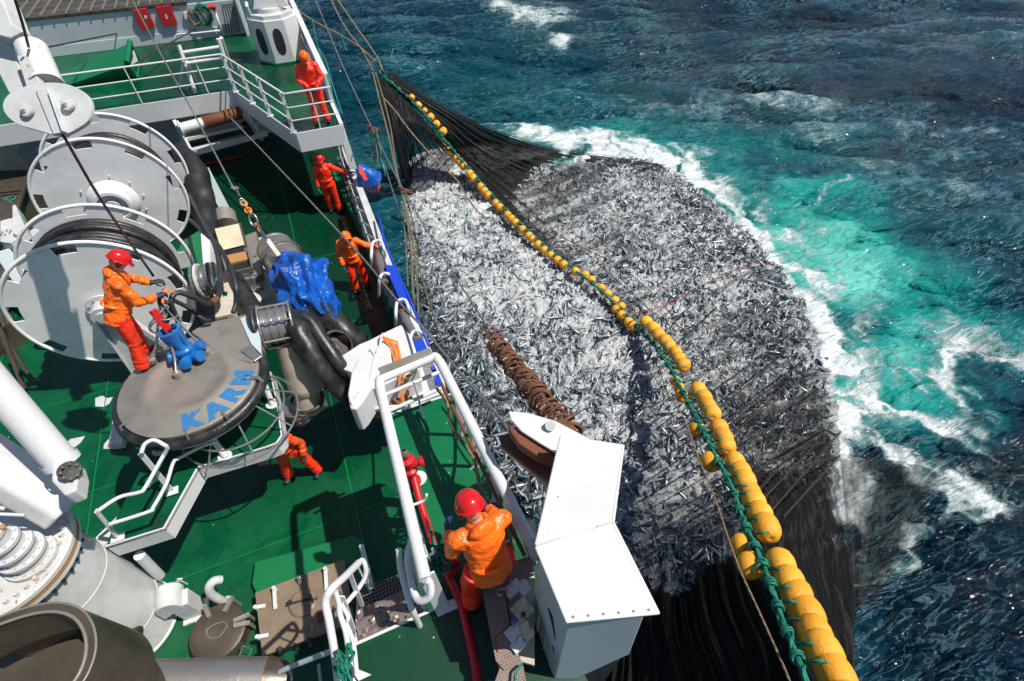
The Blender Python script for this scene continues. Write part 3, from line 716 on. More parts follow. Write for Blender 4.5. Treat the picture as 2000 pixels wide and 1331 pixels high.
for (a, p, d, s) in LASH:
    lm = MB()
    a = a + (EYE-a).normalized()*.16; e = p + d*s*.30 + (EYE-p).normalized()*s*.46
    mid = (a+e)/2 + Vector((0, 0, .05)) + (EYE-p).normalized()*.06
    lm.tube(smooth_path([a, mid, e], 4), .014 if s < .36 else .020, 5); lm.build('float_lashing', 'green_rope', clo, smooth=True)
# ---------------------------------------------------------------- netting
def netmat(name, base, fold_s, v_s, col=(.007, .007, .007), lo=.32, hi=.68):
    m, nt, b = newmat(name)
    uv = coords(nt, 'UV'); mp = N(nt, 'ShaderNodeMapping'); mp.inputs['Scale'].default_value = (fold_s, v_s, 1); L(nt, uv, mp.inputs[0])
    n = noise(nt, mp.outputs[0], 1.0, 7, .72, .12)
    den = N(nt, 'ShaderNodeAttribute', attribute_name='dens').outputs['Fac']
    k = math_(nt, 'ADD', math_(nt, 'MULTIPLY', math_(nt, 'SUBTRACT', n, .5), 2.2), den)
    mesh = N(nt, 'ShaderNodeTexBrick')
    # knotted meshes: two sets of diagonal twine
    s = N(nt, 'ShaderNodeSeparateXYZ'); L(nt, coords(nt, 'UV'), s.inputs[0])
    a1 = math_(nt, 'ADD', math_(nt, 'MULTIPLY', s.outputs[0], 190), math_(nt, 'MULTIPLY', s.outputs[1], 150))
    a2 = math_(nt, 'SUBTRACT', math_(nt, 'MULTIPLY', s.outputs[0], 190), math_(nt, 'MULTIPLY', s.outputs[1], 150))
    w1 = math_(nt, 'ABSOLUTE', math_(nt, 'SINE', math_(nt, 'MULTIPLY', a1, pi))); w2 = math_(nt, 'ABSOLUTE', math_(nt, 'SINE', math_(nt, 'MULTIPLY', a2, pi)))
    tw = math_(nt, 'MAXIMUM', w1, w2)
    al = math_(nt, 'ADD', k, math_(nt, 'MULTIPLY', math_(nt, 'SUBTRACT', tw, .78), 1.7))
    al = ramp(nt, al, [(lo, 0), (hi, 1)])
    nt.nodes.remove(mesh)
    c = mix(nt, ramp(nt, n, [(.50, 0), (.75, 1)]), tuple(col), (.050, .046, .040))
    c = mix(nt, ramp(nt, math_(nt, 'MULTIPLY', tw, ramp(nt, n, [(.35, .6), (.6, 1)])), [(.86, 0), (1, .85)]), c, (.075, .068, .060))  # folds and twine lightened as painted highlights and glints
    fl = ramp(nt, noise(nt, worldpos(nt), 38, 4, .8), [(.66, 0), (.72, .8)])
    c = mix(nt, fl, c, (.30, .30, .30))  # sparkle of the mesh painted on as pale flecks
    L(nt, c, b.inputs['Base Color']); b.inputs['Roughness'].default_value = .5; b.inputs['Specular IOR Level'].default_value = .3
    L(nt, al, b.inputs['Alpha'])
    L(nt, bump(nt, math_(nt, 'ADD', n, math_(nt, 'MULTIPLY', tw, .25)), 1.0, .12), b.inputs['Normal'])
    return m
netmat('netting', .5, 46, 1.6)
def netsheet(curves, nu, nv, folds, amp, dens, name='netting', mat='netting', seed=1, across=False):
    """loft through curves (first = edge 0 ... last = edge 1); folds run from curve to curve"""
    C = []
    for c in curves:
        p = smooth_path(c, 10); p = [Vector(q) for q in p]
        ln = [0]
        for i in range(1, len(p)): ln.append(ln[-1]+(p[i]-p[i-1]).length)
        out = []; j = 0
        for k in range(nu):
            t = ln[-1]*k/(nu-1)
            while j < len(p)-2 and ln[j+1] < t: j += 1
            f = (t-ln[j])/max(ln[j+1]-ln[j], 1e-9); out.append(p[j].lerp(p[j+1], min(max(f, 0), 1)))
        C.append(out)
    r = np.random.default_rng(seed); ph = r.uniform(0, 6, 6); am = r.uniform(.5, 1, 6)
    vs = np.zeros((nu, nv, 3)); 
    for k in range(nu):
        col = smooth_path([c[k] for c in C], 12) if len(C) > 2 else [C[0][k], C[1][k]]
        for j in range(nv):
            t = j/(nv-1)*(len(col)-1); i = min(int(t), len(col)-2); q = col[i].lerp(col[i+1], t-i); vs[k, j] = q
    du = np.gradient(vs, axis=0); dv = np.gradient(vs, axis=1); nrm = np.cross(du, dv); nrm /= np.linalg.norm(nrm, axis=2, keepdims=True)+1e-9
    nrm *= np.sign(nrm[..., 2:3]+1e-6)
    U, V_ = np.meshgrid(np.linspace(0, 1, nu), np.linspace(0, 1, nv), indexing='ij')
    wob = (V_ + .03*np.sin(U*5+ph[0]) + .015*np.sin(U*11+ph[1])) if across else U + .015*np.sin(V_*5+ph[0]) + .01*np.sin(V_*11+ph[1])
    f = sum(am[i]*np.sin(2*pi*folds*fr*wob + ph[i] + V_*ph[i]*.4) for i, fr in enumerate((1, .57, 1.7, 2.6)))/2.4
    A_ = amp if callable(amp) else (lambda u, v: amp)
    vs += nrm*(A_(U, V_)*f*1.5)[..., None]
    D_ = dens(U, V_) if callable(dens) else np.full(U.shape, dens)
    D_ = D_ + .10*f
    q = (np.arange(nu-1)[:, None]*nv + np.arange(nv-1)[None, :]); q = np.stack([q, q+nv, q+nv+1, q+1], -1).reshape(-1, 4)
    me = bpy.data.meshes.new(name); me.from_pydata((vs.reshape(-1, 3) - np.array(net.location)), [], q.tolist())
    ul = me.uv_layers.new(name='UVMap'); 
    ul.data.foreach_set('uv', np.stack([U.ravel()[q].ravel(), V_.ravel()[q].ravel()], -1).ravel())
    a = me.attributes.new('dens', 'FLOAT', 'POINT'); a.data.foreach_set('value', D_.ravel().astype(np.float32))
    me.polygons.foreach_set('use_smooth', [True]*len(me.polygons)); me.materials.append(M(mat))
    o = bpy.data.objects.new(name, me); COL.objects.link(o); o.parent = net; return o
S = lambda u, v, z=SEA+.22: at(u, v, z)
def ckpt(v0, v1, n=8, dz=-.05):
    sel = [q for q in CORK_P if v0 <= q[1] <= v1]; return [sel[int(i*(len(sel)-1)/(n-1))][3] + Vector((0,0,dz)) for i in range(n)]
tipL = atd(729, 142, 17.8); tipR = atd(765, 142, 18.6)
# right fan: from the gathered tip along the cork line out to the rim; folds run along the length
top_edge = [tipR, atd(800, 170, 19.6), atd(880, 215, 20.6), atd(980, 262, 20.8), S(1090, 294), S(1200, 308), S(1300, 322)]
cork_edge = [tipL+Vector((.3,0,0)), atd(775, 172, 18.6), atd(835, 230, 19.7), atd(905, 315, 21.2), atd(985, 407, 20.0), S(1060, 478, SEA+.25), S(1130, 530, SEA+.25)]
midA = [(a*.62+b_*.38) + Vector((0,0,-.28)) for a, b_ in zip(top_edge, cork_edge)]
midB = [(a*.3+b_*.7) + Vector((0,0,-.30)) for a, b_ in zip(top_edge, cork_edge)]
def fan_d(u, v):      # u along the length from the tip, v from the rim to the cork line
    d = 1.45 - .98*np.clip((u-.32)/.60, 0, 1) - .40*np.clip((v-.25)/.4, 0, 1)*np.clip((u-.42)/.3, 0, 1)
    d += .9*np.exp(-((v-.02)/.10)**2)*np.clip(1.25-u, 0, 1) + .35*np.exp(-((v-1)/.14)**2)
    return np.clip(d, -.3, 1.6)
netmat('netting_fan', .5, 2.2, 34, lo=.15, hi=1.0)
netsheet([top_edge, midA, midB, cork_edge], 90, 160, 9, lambda U, V: .10*np.clip(U*4,0,1)*np.clip((1.0-U)*3,0,1)*np.clip(V*8,0,1)*np.clip((1-V)*8,0,1), fan_d, mat='netting_fan', seed=3, across=True)
for k in range(16):     # gathered cords running out of the tip
    t = .02+.96*k/15; t += random.uniform(-.02, .02); pth = []
    for i in range(5+int(2*(1-abs(t-.2)))):
        a, b1, b2, b_ = top_edge[min(i,6)], midA[min(i,6)], midB[min(i,6)], cork_edge[min(i,6)]
        c4 = smooth_path([a, b1, b2, b_], 10); pth.append(c4[int(t*(len(c4)-1))] + Vector((0,0,.06)))
    if k == 0: FOLD = MB()
    FOLD.tube(smooth_path(pth, 6), [.030*(1-.75*i/(len(smooth_path(pth,6))-1)) for i in range(len(smooth_path(pth,6)))], 6)
FOLD.build('net_fold', 'black_rope', net, smooth=True)
# left curtain: hangs from the tip down to the water beside the fish
cl_top = [tipL, atd(757, 165, 18.2), atd(795, 200, 18.8), atd(848, 258, 19.7)]
cl_bot = [S(800, 372, SEA), S(810, 325, SEA), S(845, 302, SEA), S(905, 312, SEA)]
cl_mid = [atd(762, 262, 18.2), atd(788, 255, 18.6), atd(818, 256, 19.3), atd(874, 288, 19.8)]
netsheet([cl_top, cl_mid, cl_bot], 60, 60, 9, .07, lambda u, v: 1.15 - .75*v*np.clip(u*4, 0, 1) + .6*np.exp(-(u/.12)**2), seed=5)
st = MB()
for k in range(11):
    t = k/10; a = cl_top[0].lerp(cl_top[3], t); i = t*3; j = min(int(i), 2); b1 = cl_mid[j].lerp(cl_mid[j+1], i-j); c1 = cl_bot[j].lerp(cl_bot[j+1], i-j)
    st.tube(smooth_path([a, b1+Vector((random.uniform(-.1,.1), 0, 0)), c1], 6), random.uniform(.012, .035), 5)
st.build('net_strand', 'black_rope', net, smooth=True)
# right wall: lies over the fish from the cork line to the rim
rim = [S(1105, 312), S(1190, 310), S(1270, 318), S(1345, 352), S(1400, 398), S(1478, 462), S(1540, 540), S(1592, 625), S(1622, 710), S(1636, 800), S(1640, 880), S(1636, 960), S(1625, 1050)]
ce = [CORK_P[min(range(len(CORK_P)), key=lambda i: abs(CORK_P[i][1]-vv))][3] + Vector((.05,0,-.12)) for vv in (345, 420, 498, 535, 575, 610, 650, 700, 760, 830, 900, 980, 1060)]
mw = []
for i, (a, b_) in enumerate(zip(ce, rim)):
    q = a.lerp(b_, .45); q.z = max(SEA+.22, q.z*.65 + SEA*.35 if q.z > SEA+.5 else q.z); mw.append(q)
def wall_d(u, v):
    d = -.04 + .12*np.sin(u*7+2*v) + .10*np.exp(-((v-.5)/.25)**2) + .28*np.exp(-(v/.12)**2)*np.clip(u*2.2, .4, 1) + .20*np.clip((u-.45)/.45, 0, 1) + .28*np.clip((u-.65)/.35, 0, 1)*np.clip((v-.45)/.5, 0, 1)+ .18*np.clip((u-.5)*3,0,1)*np.exp(-(v/.3)**2)
    d = d - .40*np.clip((v-.86)/.14, 0, 1)*(u < .8)*(u > .12) + .16*np.exp(-((u-.1)/.10)**2) - .30*np.exp(-(u/.035)**2)
    return d
netmat('netting_wall', .5, 60, .9)
netsheet([ce, mw, rim], 300, 60, 30, lambda U, V: .035+.05*np.clip((U-.5)*2, 0, 1), wall_d, mat='netting_wall', seed=8)
# thin dark cords stretched over the fish
cd_ = MB()
for (a, b_, bow) in [((1290,655),(1345,600),0),((1310,680),(1400,600),0),((1330,690),(1350,672),0),((1345,722),(1400,660),0),((1360,745),(1470,650),0),((1385,770),(1560,640),0),((1400,800),(1530,690),0),
                     ((1410,830),(1575,700),0),((1430,850),(1545,740),0),((1440,880),(1600,760),0),((1455,905),(1560,815),0),((1470,925),(1630,830),0),((1480,960),(1560,870),0),((1490,975),(1600,860),0),((1505,1000),(1640,845),0),((1530,1010),(1640,890),0)]:
    q0 = min(CORK_P, key=lambda q: (q[0]-a[0])**2+(q[1]-a[1])**2)[3]; p0 = atd(a[0], a[1], (q0-EYE).dot(_F)*1.02)
    p1 = S(b_[0], b_[1], SEA+.26); mid = (p0+p1)/2; mid.z -= .15
    mid.z = max(mid.z, SEA+.26)
    cd_.tube(smooth_path([p0, mid, p1], 5), random.uniform(.012, .022), 5)
for pl in [[(930,385),(985,420),(1040,470),(1090,520)],[(1100,465),(1150,490),(1210,520),(1260,560),(1300,600),(1330,650)],[(1150,500),(1230,570),(1275,610),(1330,640),(1350,665)],[(1390,700),(1420,750),(1440,800),(1450,850)]]:
    cd_.tube(smooth_path([S(u, v, SEA+.27) for u, v in pl], 6), .014, 5)
cd_.build('net_strand', 'black_rope', net, smooth=True)
# lower right: dense folds rising out of the sea to the ship
o0 = [CORK_P[min(range(len(CORK_P)), key=lambda i: abs(CORK_P[i][1]-vv))][3] + Vector((.05,0,-.16)) for vv in (900, 980, 1060, 1140, 1220, 1300, 1400)]
o2 = [S(1642, 905), S(1650, 930), S(1655, 980), S(1668, 1060), S(1672, 1150), S(1665, 1250), S(1655, 1370)]
o1 = [a.lerp(b_, .5) + Vector((0,0,-.5+.07*i)) for i, (a, b_) in enumerate(zip(o0, o2))]
netmat('netting_dense', .5, 2.0, 75, col=(.006, .006, .006), lo=.2, hi=.7)
netsheet([o0, o1, o2], 120, 200, 9, lambda U, V: .11*np.clip(V*8,0,1)*np.clip((1-V)*8,0,1), lambda u, v: .24+.50*np.clip((u-.05)*1.8, 0, 1)+.22*np.exp(-((v-.45)/.3)**2)-.25*np.clip((v-.6)/.4,0,1)*(1-u*.6)-.75*np.clip((v-.80)/.20,0,1), mat='netting_dense', seed=12, across=True)
# flare of netting spreading just under the surface
f1 = [S(1640, 885, SEA+.26), S(1700, 893, SEA+.26), S(1775, 905, SEA+.26), S(1848, 925, SEA+.26)]
f2 = [S(1652, 1010, SEA+.26), S(1700, 1015, SEA+.26), S(1750, 1018, SEA+.26), S(1802, 1010, SEA+.26)]
f3 = [S(1668, 1230, SEA+.26), S(1676, 1225, SEA+.26), S(1686, 1215, SEA+.26), S(1698, 1200, SEA+.26)]
netmat('netting_flare', .5, 5, 4, lo=.1, hi=.9)
netsheet([f1, f2, f3], 60, 60, 5, .02, lambda u, v: .40-.14*u, mat='netting_flare', seed=15)
# lower left: the bunt hauled up from under the fish towards the ship
b1 = [S(1150, 1095, SEA-.05), S(1225, 1118, SEA+.05), S(1290, 1150, SEA+.1), S(1325, 1168, SEA+.1), S(1365, 1120, SEA+.3), S(1400, 1094, SEA+.35), S(1440, 1098, SEA+.3), S(1475, 1120, SEA+.25)]
b3 = [atd(1150, 1430, 6.9), atd(1260, 1430, 6.9), atd(1350, 1430, 6.9), atd(1420, 1430, 6.8), atd(1480, 1430, 6.7), atd(1530, 1430, 6.5), atd(1580, 1430, 6.2), atd(1640, 1430, 5.9)]
b2 = [a.lerp(b_, .55)+Vector((0,0,-.25)) for a, b_ in zip(b1, b3)]
netmat('netting_bunt', .5, 40, 1.4, col=(.014, .014, .014), lo=.1, hi=.5)
netsheet([b1, b2, b3], 300, 60, 15, lambda U, V: .10+.05*V, lambda u, v: 1.05+0*u, mat='netting_bunt', seed=18)
# ================================================================= SHIP STRUCTURE
def struct(mb, name, mat, label, kind='structure', **kw):
    o = mb.build(name, mat, None, **kw); o['kind'] = kind; o['label'] = label; o['category'] = kw.get('cat', name.replace('_', ' ')); return o
mb = MB()
mb.prism([(-11.5,-6,0), (.92,-6,0), (.92,4,0), (.95,9,0), (1.15,14.5,0), (1.15,32,0), (-11.5,32,0)], .25)
mb.cur = 1
for x in (-7.6, -5.35, -1.02): mb.box((x, 6, .003), (.018, 24, .006))
for y in (4.62, 6.9, 9.4, 12.2): mb.box((-4.6, y, .0035), (13.0 if y < 9 else 10, .014, .007))
main = mb.build('main_deck', ['deck_green', 'green_paint']); tag(main, 'green painted steel working deck, painted darker for shade and wetness in its forward well', 'deck', None, 'structure')
# ---- bulwark along the working deck
ZB = 1.05
inn = [at(*q, ZB) for q in [(654,262),(661,300),(684,370),(705,435),(727,500),(752,560),(778,612),(806,672),(826,716)]]
out = [at(*q, ZB) for q in [(672,262),(679,300),(712,375),(746,462),(766,515),(790,566),(812,618),(838,675),(858,716)]]
def strip(mb, A, B, z0, z1):
    n = len(A)
    for i in range(n-1):
        a, b_, c, d = A[i], A[i+1], B[i+1], B[i]
        mb.prism([(a.x,a.y,z1), (b_.x,b_.y,z1), (c.x,c.y,z1), (d.x,d.y,z1)], z1-z0)
mb = MB(); th = [a.lerp(b_, .62) for a, b_ in zip(inn, out)]
strip(mb, [a.lerp(b_, .5) for a, b_ in zip(inn, out)], out, ZB-.035, ZB); strip(mb, th, out, .0, ZB-.035)
mb.cur = 0
bul = mb.build('bulwark', ['white_paint'], None, bevel=.008); tag(bul, 'white steel bulwark along the edge of the dark working deck', 'bulwark')
fr = MB()
for i in range(22):
    fr = MB(); t = i/21*7.6; k = int(t); a = inn[k].lerp(inn[k+1], t-k); b_ = th[k].lerp(th[k+1], t-k)
    d = (a-b_).normalized(); fr.prism([(b_.x,b_.y,ZB-.04), (a.x,a.y,ZB-.04), (a.x-.015,a.y,.5), (b_.x,b_.y,.5)], .018, (0,1,0)); fr.build('stanchion', 'white_paint', bul)
pp = MB()
pp.tube([Vector((p.x+.05, p.y, .95)) for p in inn], .018, 8); pp.tube([Vector((p.x+.05, p.y, .75)) for p in inn], .014, 8)
pp.build('pipe_run', 'grey_paint', bul, smooth=True)
for k in range(7):
    vl = MB(); p = inn[1].lerp(inn[2], k/6); vl.cyl((p.x-.02,p.y,.62), (p.x-.02,p.y,.86), .05, n=10); vl.ring((p.x-.03,p.y,.9), (0,0,1), .06, .012, 12, 6); vl.build('valve', 'steel', bul, smooth=40)
# hull plating below
mb = MB(); H_ = [Vector((1.16, 33, ZB)), Vector((1.16, 15.2, ZB))] + out + [Vector((1.0, 3, ZB)), Vector((1.0,-6,ZB))]
hi = [p + Vector((-.15,0,0)) for p in H_]; strip(mb, hi, H_, -4.5, -.02)
struct(mb, 'hull', 'hull_paint', 'dark blue hull side of the ship')
# foot shelf of green plates
mb = MB(); e = [at(*q, .5) for q in [(655,352),(700,440),(731,530),(746,575)]]
f = [Vector((p.x+.03, p.y, .35)) for p in th[2:]]
for i in range(30):
    y0 = 8.9 + i*.235 if i < 24 else 8.9+24*.235+(i-24)*.235; y1 = y0+.222
    def xi(y): return np.interp(y, [p.y for p in e[::-1]], [p.x for p in e[::-1]])
    def xo(y): return np.interp(y, [p.y for p in th[::-1]], [p.x for p in th[::-1]])+.0
    if i % 7 == 3: y1 -= .06
    mb.prism([(xi(y0),y0,.5), (xo(y0),y0,.5), (xo(y1),y1,.5), (xi(y1),y1,.5)], .48)
shelf = single(mb, 'foot_shelf', 'green_box', 'low green step of plates with dark joints along the foot of the bulwark', 'step')
# ---- upper walkway and foredeck
ZW = 2.5
pl = [(-9.5,17.72,ZW), (-1.45,17.75,ZW), (-.12,14.18,ZW), (1.10,14.19,ZW), (1.13,33,ZW), (-9.5,33,ZW)]
mb = MB(); mb.prism(pl, .06); mb.cur = 1
mb.box((-.9,20,ZW+.003), (.012,5,.006)); mb.box((-4,19.7,ZW+.003), (6,.012,.006))
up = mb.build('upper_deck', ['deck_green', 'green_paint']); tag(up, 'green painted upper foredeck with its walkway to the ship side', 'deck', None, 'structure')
mb = MB(); fz = .50
def fascia(mb, pts, h, t=.03, ztop=0.0):
    for i in range(len(pts)-1):
        a, b_ = Vector(pts[i]), Vector(pts[i+1]); d = (b_-a).normalized(); n = Vector((-d.y, d.x, 0))
        mb.prism([a+Vector((0,0,ztop)), b_+Vector((0,0,ztop)), b_-n*t+Vector((0,0,ztop)), a-n*t+Vector((0,0,ztop))], h)
fascia(mb, pl[:4], fz+.03, .03, .03)
single(mb, 'walkway_fascia', 'white_clean', 'white girder under the edge of the upper walkway', 'girder', bevel=.006)
mb = MB(); mb.prism([(1.0,14.22,ZW+.0), (1.12,14.22,ZW), (1.18,14.05,1.3), (.98,14.05,1.3)], .05, (0,1,0))
mb.prism([(.93,14.3,ZW-.3), (1.12,14.3,ZW-.3), (1.16,14.3,1.3), (1.04,14.3,1.3)], .5, (0,1,0))
single(mb, 'ship_side_pillar', 'white_paint', 'white steel side plate joining the walkway to the bulwark', 'pillar', bevel=.01)
# bulwark of the upper deck
mb = MB()
mb.prism([(1.02,14.2,2.56), (1.12,14.2,2.56), (1.12,33,2.56), (.98,33,2.56)], .06)
mb.bar((1.07,15.6,2.56+.38), (1.05,33,3.35), .08, .8); mb.bar((1.07,15.6,3.33), (1.03,33,3.75), .16, .05)
single(mb, 'upper_bulwark', 'white_clean', 'white bulwark along the edge of the upper foredeck', 'bulwark', bevel=.01)
def rail(name, tops, posts, label, r=.026, rows=(1,.66,.33), h=1.0, flat=False, zdeck=ZW, mat='white_clean', pr=.018):
    """tops: plan points (x,y); posts: list of (x,y)"""
    t = thing(name, (tops[0][0], tops[0][1], zdeck), label, 'railing')
    for i, q in enumerate(rows):
        m_ = MB(); m_.tube([Vector((p[0], p[1], zdeck+h*q)) for p in tops], r if i == 0 else r*.72, 10)
        m_.build('top_rail' if i == 0 else 'mid_rail', mat, t, smooth=50)
    for p in posts:
        m_ = MB()
        if flat: m_.bar((p[0],p[1],zdeck), (p[0],p[1],zdeck+h), .09, .03, up=(0,1,0)); m_.box((p[0],p[1],zdeck+.01), (.16,.12,.02))
        else: m_.tube([(p[0],p[1],zdeck), (p[0],p[1],zdeck+h)], pr, 8)
        m_.build('post', mat, t, smooth=50)
    return t
rail('walkway_railing', [(-5.6,17.72), (-1.43,17.75)], [(-3.9,17.72), (-2.15,17.73)], 'white railing across the upper deck, behind the crane sheave')
d0 = Vector((-1.45,17.75,0)); d1 = Vector((-.12,14.2,0))
rail('walkway_railing', [(-1.43,17.75), (-.10,14.2), (1.03,14.2)], [tuple(d0.lerp(d1,.03)[:2]), tuple(d0.lerp(d1,.33)[:2]), tuple(d0.lerp(d1,.62)[:2]), tuple(d0.lerp(d1,.97)[:2])],
     'white railing with flat posts slanting out to the ship side', flat=True)
m_ = MB(); m_.tube([(.52,14.2,ZW), (.52,14.2,ZW+1)], .014, 8); m_.build('post', 'white_clean', bpy.data.objects['walkway_railing.001'])
t = thing('trestle', (-2.5,18.2,ZW), 'white pipe trestle standing behind the upper deck railing', 'frame')
for a, b_, r in [(at(349,88,3.7), at(382,183,2.5), .055), (at(358,118,3.4), at(352,172,2.5), .045), (at(366,122,3.4), at(382,160,2.5), .045)]:
    m_ = MB(); m_.tube([a, b_], r, 12); m_.build('leg', 'white_clean', t, smooth=50)
for a, b_ in [(at(357,103,3.6), at(428,92,3.6)), (at(364,124,3.4), at(434,113,3.4))]:
    m_ = MB(); m_.tube([a, b_], .045, 12); m_.build('crossbar', 'white_clean', t, smooth=50)
for a, b_, r in [(at(426,76,3.7), at(440,120,3.1), .06), (at(432,74,3.7), at(452,135,2.7), .05)]:
    m_ = MB(); m_.tube([a, b_], r, 12); m_.build('leg', 'white_clean', t, smooth=50)
# deckhouse front wall
YW = 23.1
t = thing('deckhouse', (-4,YW,ZW), 'low grey deckhouse front beyond the upper deck, under a brown slatted roof', 'deckhouse')
mb = MB(); mb.box((-4.0,YW+.06,3.03), (6.4,.12,1.06)); mb.build('wall', 'grey_paint', t, bevel=.01)
mb = MB(); mb.box((-4.0,YW-.02,2.66), (6.4,.04,.30)); mb.build('skirting', 'cool_grey', t)
mb = MB(); mb.box((-.72,YW+.3,3.1), (.10,1.4,1.2)); mb.build('corner_plate', 'white_clean', t, bevel=.01)
mb = MB(); mb.box((-5.0,YW+1.6,3.62), (5.4,3.3,.07)); mb.build('roof', 'brown_steel', t)
mb = MB()
for i in range(16): mb.box((-7.6+i*.35,YW+1.55,3.69), (.03,3.3,.05))
for i in range(5): mb.box((-5.0,YW+.3+i*.7,3.685), (5.4,.02,.03))
mb.build('roof_batten', 'steel_matt', t)
def wallpatch(pts, y, dep, name, mat, label, cat, **kw):
    m_ = MB(); m_.prism([aty(u, v, y) for u, v in pts], dep, (0,1,0)); return single(m_, name, mat, label, cat, **kw)
c1 = wallpatch([(258,21),(285,17),(303,53),(276,60)], YW-.14, .12, 'hose_cabinet', 'cabinet_red', 'left of two red cabinets on the grey deckhouse wall, with a small white sign', 'cabinet', bevel=.012)
c2 = wallpatch([(304,15),(332,11),(347,48),(319,53)], YW-.14, .12, 'hose_cabinet', 'cabinet_red', 'right of two red cabinets on the grey deckhouse wall, nearer the rope coils', 'cabinet', bevel=.012)
for c_, q in ((c1, [(281,31),(286,30),(288,36),(283,37)]), (c2, [(322,29),(325,28),(328,37),(325,38)])):
    m_ = MB(); m_.prism([aty(u, v, YW-.144) for u, v in q], .004, (0,1,0)); m_.build('sign', 'white_clean', c_)
wallpatch([(357,25),(364,24),(369,38),(361,39)], YW-.1, .08, 'junction_box', 'white_clean', 'small white box on the deckhouse wall between cabinet and rope coils', 'box', bevel=.01)
def coil(c, axis, R, n, r, mat, label, cat='rope', turns_dz=.02, sq=1.3, group=None):
    m_ = MB(); x, y = frame(axis); z = Vector(axis).normalized(); pts = []
    for i in range(n*14):
        a = 2*pi*i/14; rr = R*(1+.18*sin(i*1.7)+.1*random.uniform(-1,1)); pts.append(Vector(c) + x*cos(a)*rr + y*sin(a)*rr*sq + z*(turns_dz*i/14 + random.uniform(-.01,.01)))
    m_.tube(smooth_path(pts, 3), r, 6); return single(m_, 'rope_coil', mat, label, cat, group, smooth=True)
coil(aty(398,30,YW-.15), (0,1,0), .22, 9, .016, 'green_rope', 'teal green rope coil hanging on the deckhouse wall beside a tan one')
coil(aty(380,35,YW-.15), (0,1,0), .17, 6, .016, 'tan_rope', 'tan rope coil hanging on the deckhouse wall left of the teal one')
mb = MB(); a = aty(414,14,YW-.25); mb.cyl(a-Vector((.12,0,0)), a+Vector((.1,0,0)), .09, .07, 16); mb.cyl(a, aty(420,22,YW-.25), .06, .05, 12)
hy = single(mb, 'hose_valve', 'red_paint', 'red hose valve on a white riser at the deckhouse wall', 'valve', smooth=40)
mb = MB(); mb.tube([aty(420,24,YW-.2), aty(437,70,YW-.2)], .04, 10); mb.build('riser', 'white_clean', hy, smooth=True)
t = thing('pipe_manifold', aty(452,66,YW-.2), 'dark cluster of thin hydraulic pipes against the end of the deckhouse wall', 'pipes')
for k in range(6):
    m_ = MB(); u = 438+k*5; m_.tube([aty(u-6,5+k*2,YW-.25), aty(u,35,YW-.25), aty(u+5,68-k,YW-.25)], .018, 6); m_.build('pipe', 'dark_metal', t, smooth=True)
m_ = MB(); m_.box(aty(444,10,YW-.25), (.4,.15,.12)); m_.build('valve_block', 'steel', t, bevel=.01)
mb = MB(); mb.tube(smooth_path([aty(340,80,YW-.3), aty(347,68,YW-.3), aty(375,66,YW-.3), aty(430,60,YW-.3)], 4), .03, 8)
single(mb, 'wall_pipe', 'white_clean', 'white bent pipe along the foot of the deckhouse wall', 'pipe', smooth=True)
# green wedge hatch
t = thing('wedge_skylight', at(190,150,ZW), 'green wedge shaped hood on the upper deck in front of the deckhouse', 'hood')
A, B, C_, D = at(255,84,3.3), at(249,126,3.0), at(100,150,2.52), at(110,175,2.52)
mb = MB(); G1, G2 = at(262,96,2.5), at(268,152,2.5)
mb.add([A, B, C_, D, G1, G2, at(95,160,2.5)], [(0,1,3,2), (1,5,3), (0,2,6,4), (0,4,5,1), (2,3,6), (3,5,4,6)]); mb.build('hood', 'green_box', t)
mb = MB(); mb.tube([A+Vector((0,0,.04)), B+Vector((0,0,.04))], .075, 10); mb.tube([A, at(272,120,2.7), at(268,152,2.5)], .04, 8); mb.build('rim', 'green_box', t, smooth=50)
mb = MB(); mb.prism([at(261,96,3.1), at(270,120,2.8), at(255,128,2.9), at(253,118,3.0)], .01, (0,-1,0)); mb.build('panel', 'cool_grey', t)
# white pedestal with oval openings, crane post above
t = thing('crane_pedestal', (.22,20.0,ZW), 'white eight-sided crane pedestal with dark oval openings, behind the man in red at the rail', 'pedestal')
mb = MB(); cx, cy, R0 = .22, 20.1, .78
oc = [(cx+R0*cos(radians(22.5+45*k)), cy+R0*sin(radians(22.5+45*k)), 3.75) for k in range(8)]
mb.prism(oc, 1.22); mb.build('body', 'white_clean', t, bevel=.02)
mb = MB(); mb.prism([(cx+(R0+.06)*cos(radians(22.5+45*k)), cy+(R0+.06)*sin(radians(22.5+45*k)), 2.56) for k in range(8)], .055); mb.build('base_ring', 'green_box', t)
mb = MB(); mb.prism([(cx+(R0-.08)*cos(radians(22.5+45*k)), cy+(R0-.08)*sin(radians(22.5+45*k)), 3.86) for k in range(8)], .11); mb.lathe([(.42,3.86),(.42,3.98),(.3,3.99)], (cx,cy,0), n=24); mb.build('flange', 'white_paint', t, bevel=.01)
for k in (4, 5):
    am = radians(45*k+ (0 if k == 5 else 0)+45); nx_, ny_ = cos(am), sin(am); rr = R0*cos(radians(22.5))+.006
    tx, ty = -ny_, nx_; m_ = MB(); pts = []
    for q in range(24):
        a = 2*pi*q/24; px_ = .15*cos(a); pz = .38*(1 if sin(a) > 0 else -1)*abs(sin(a))**.6
        pts.append((cx+nx_*rr+tx*px_, cy+ny_*rr+ty*px_, 3.15+pz))
    m_.prism(pts, .015, (-nx_,-ny_,0)); m_.build('oval_opening', 'dark_metal', t)
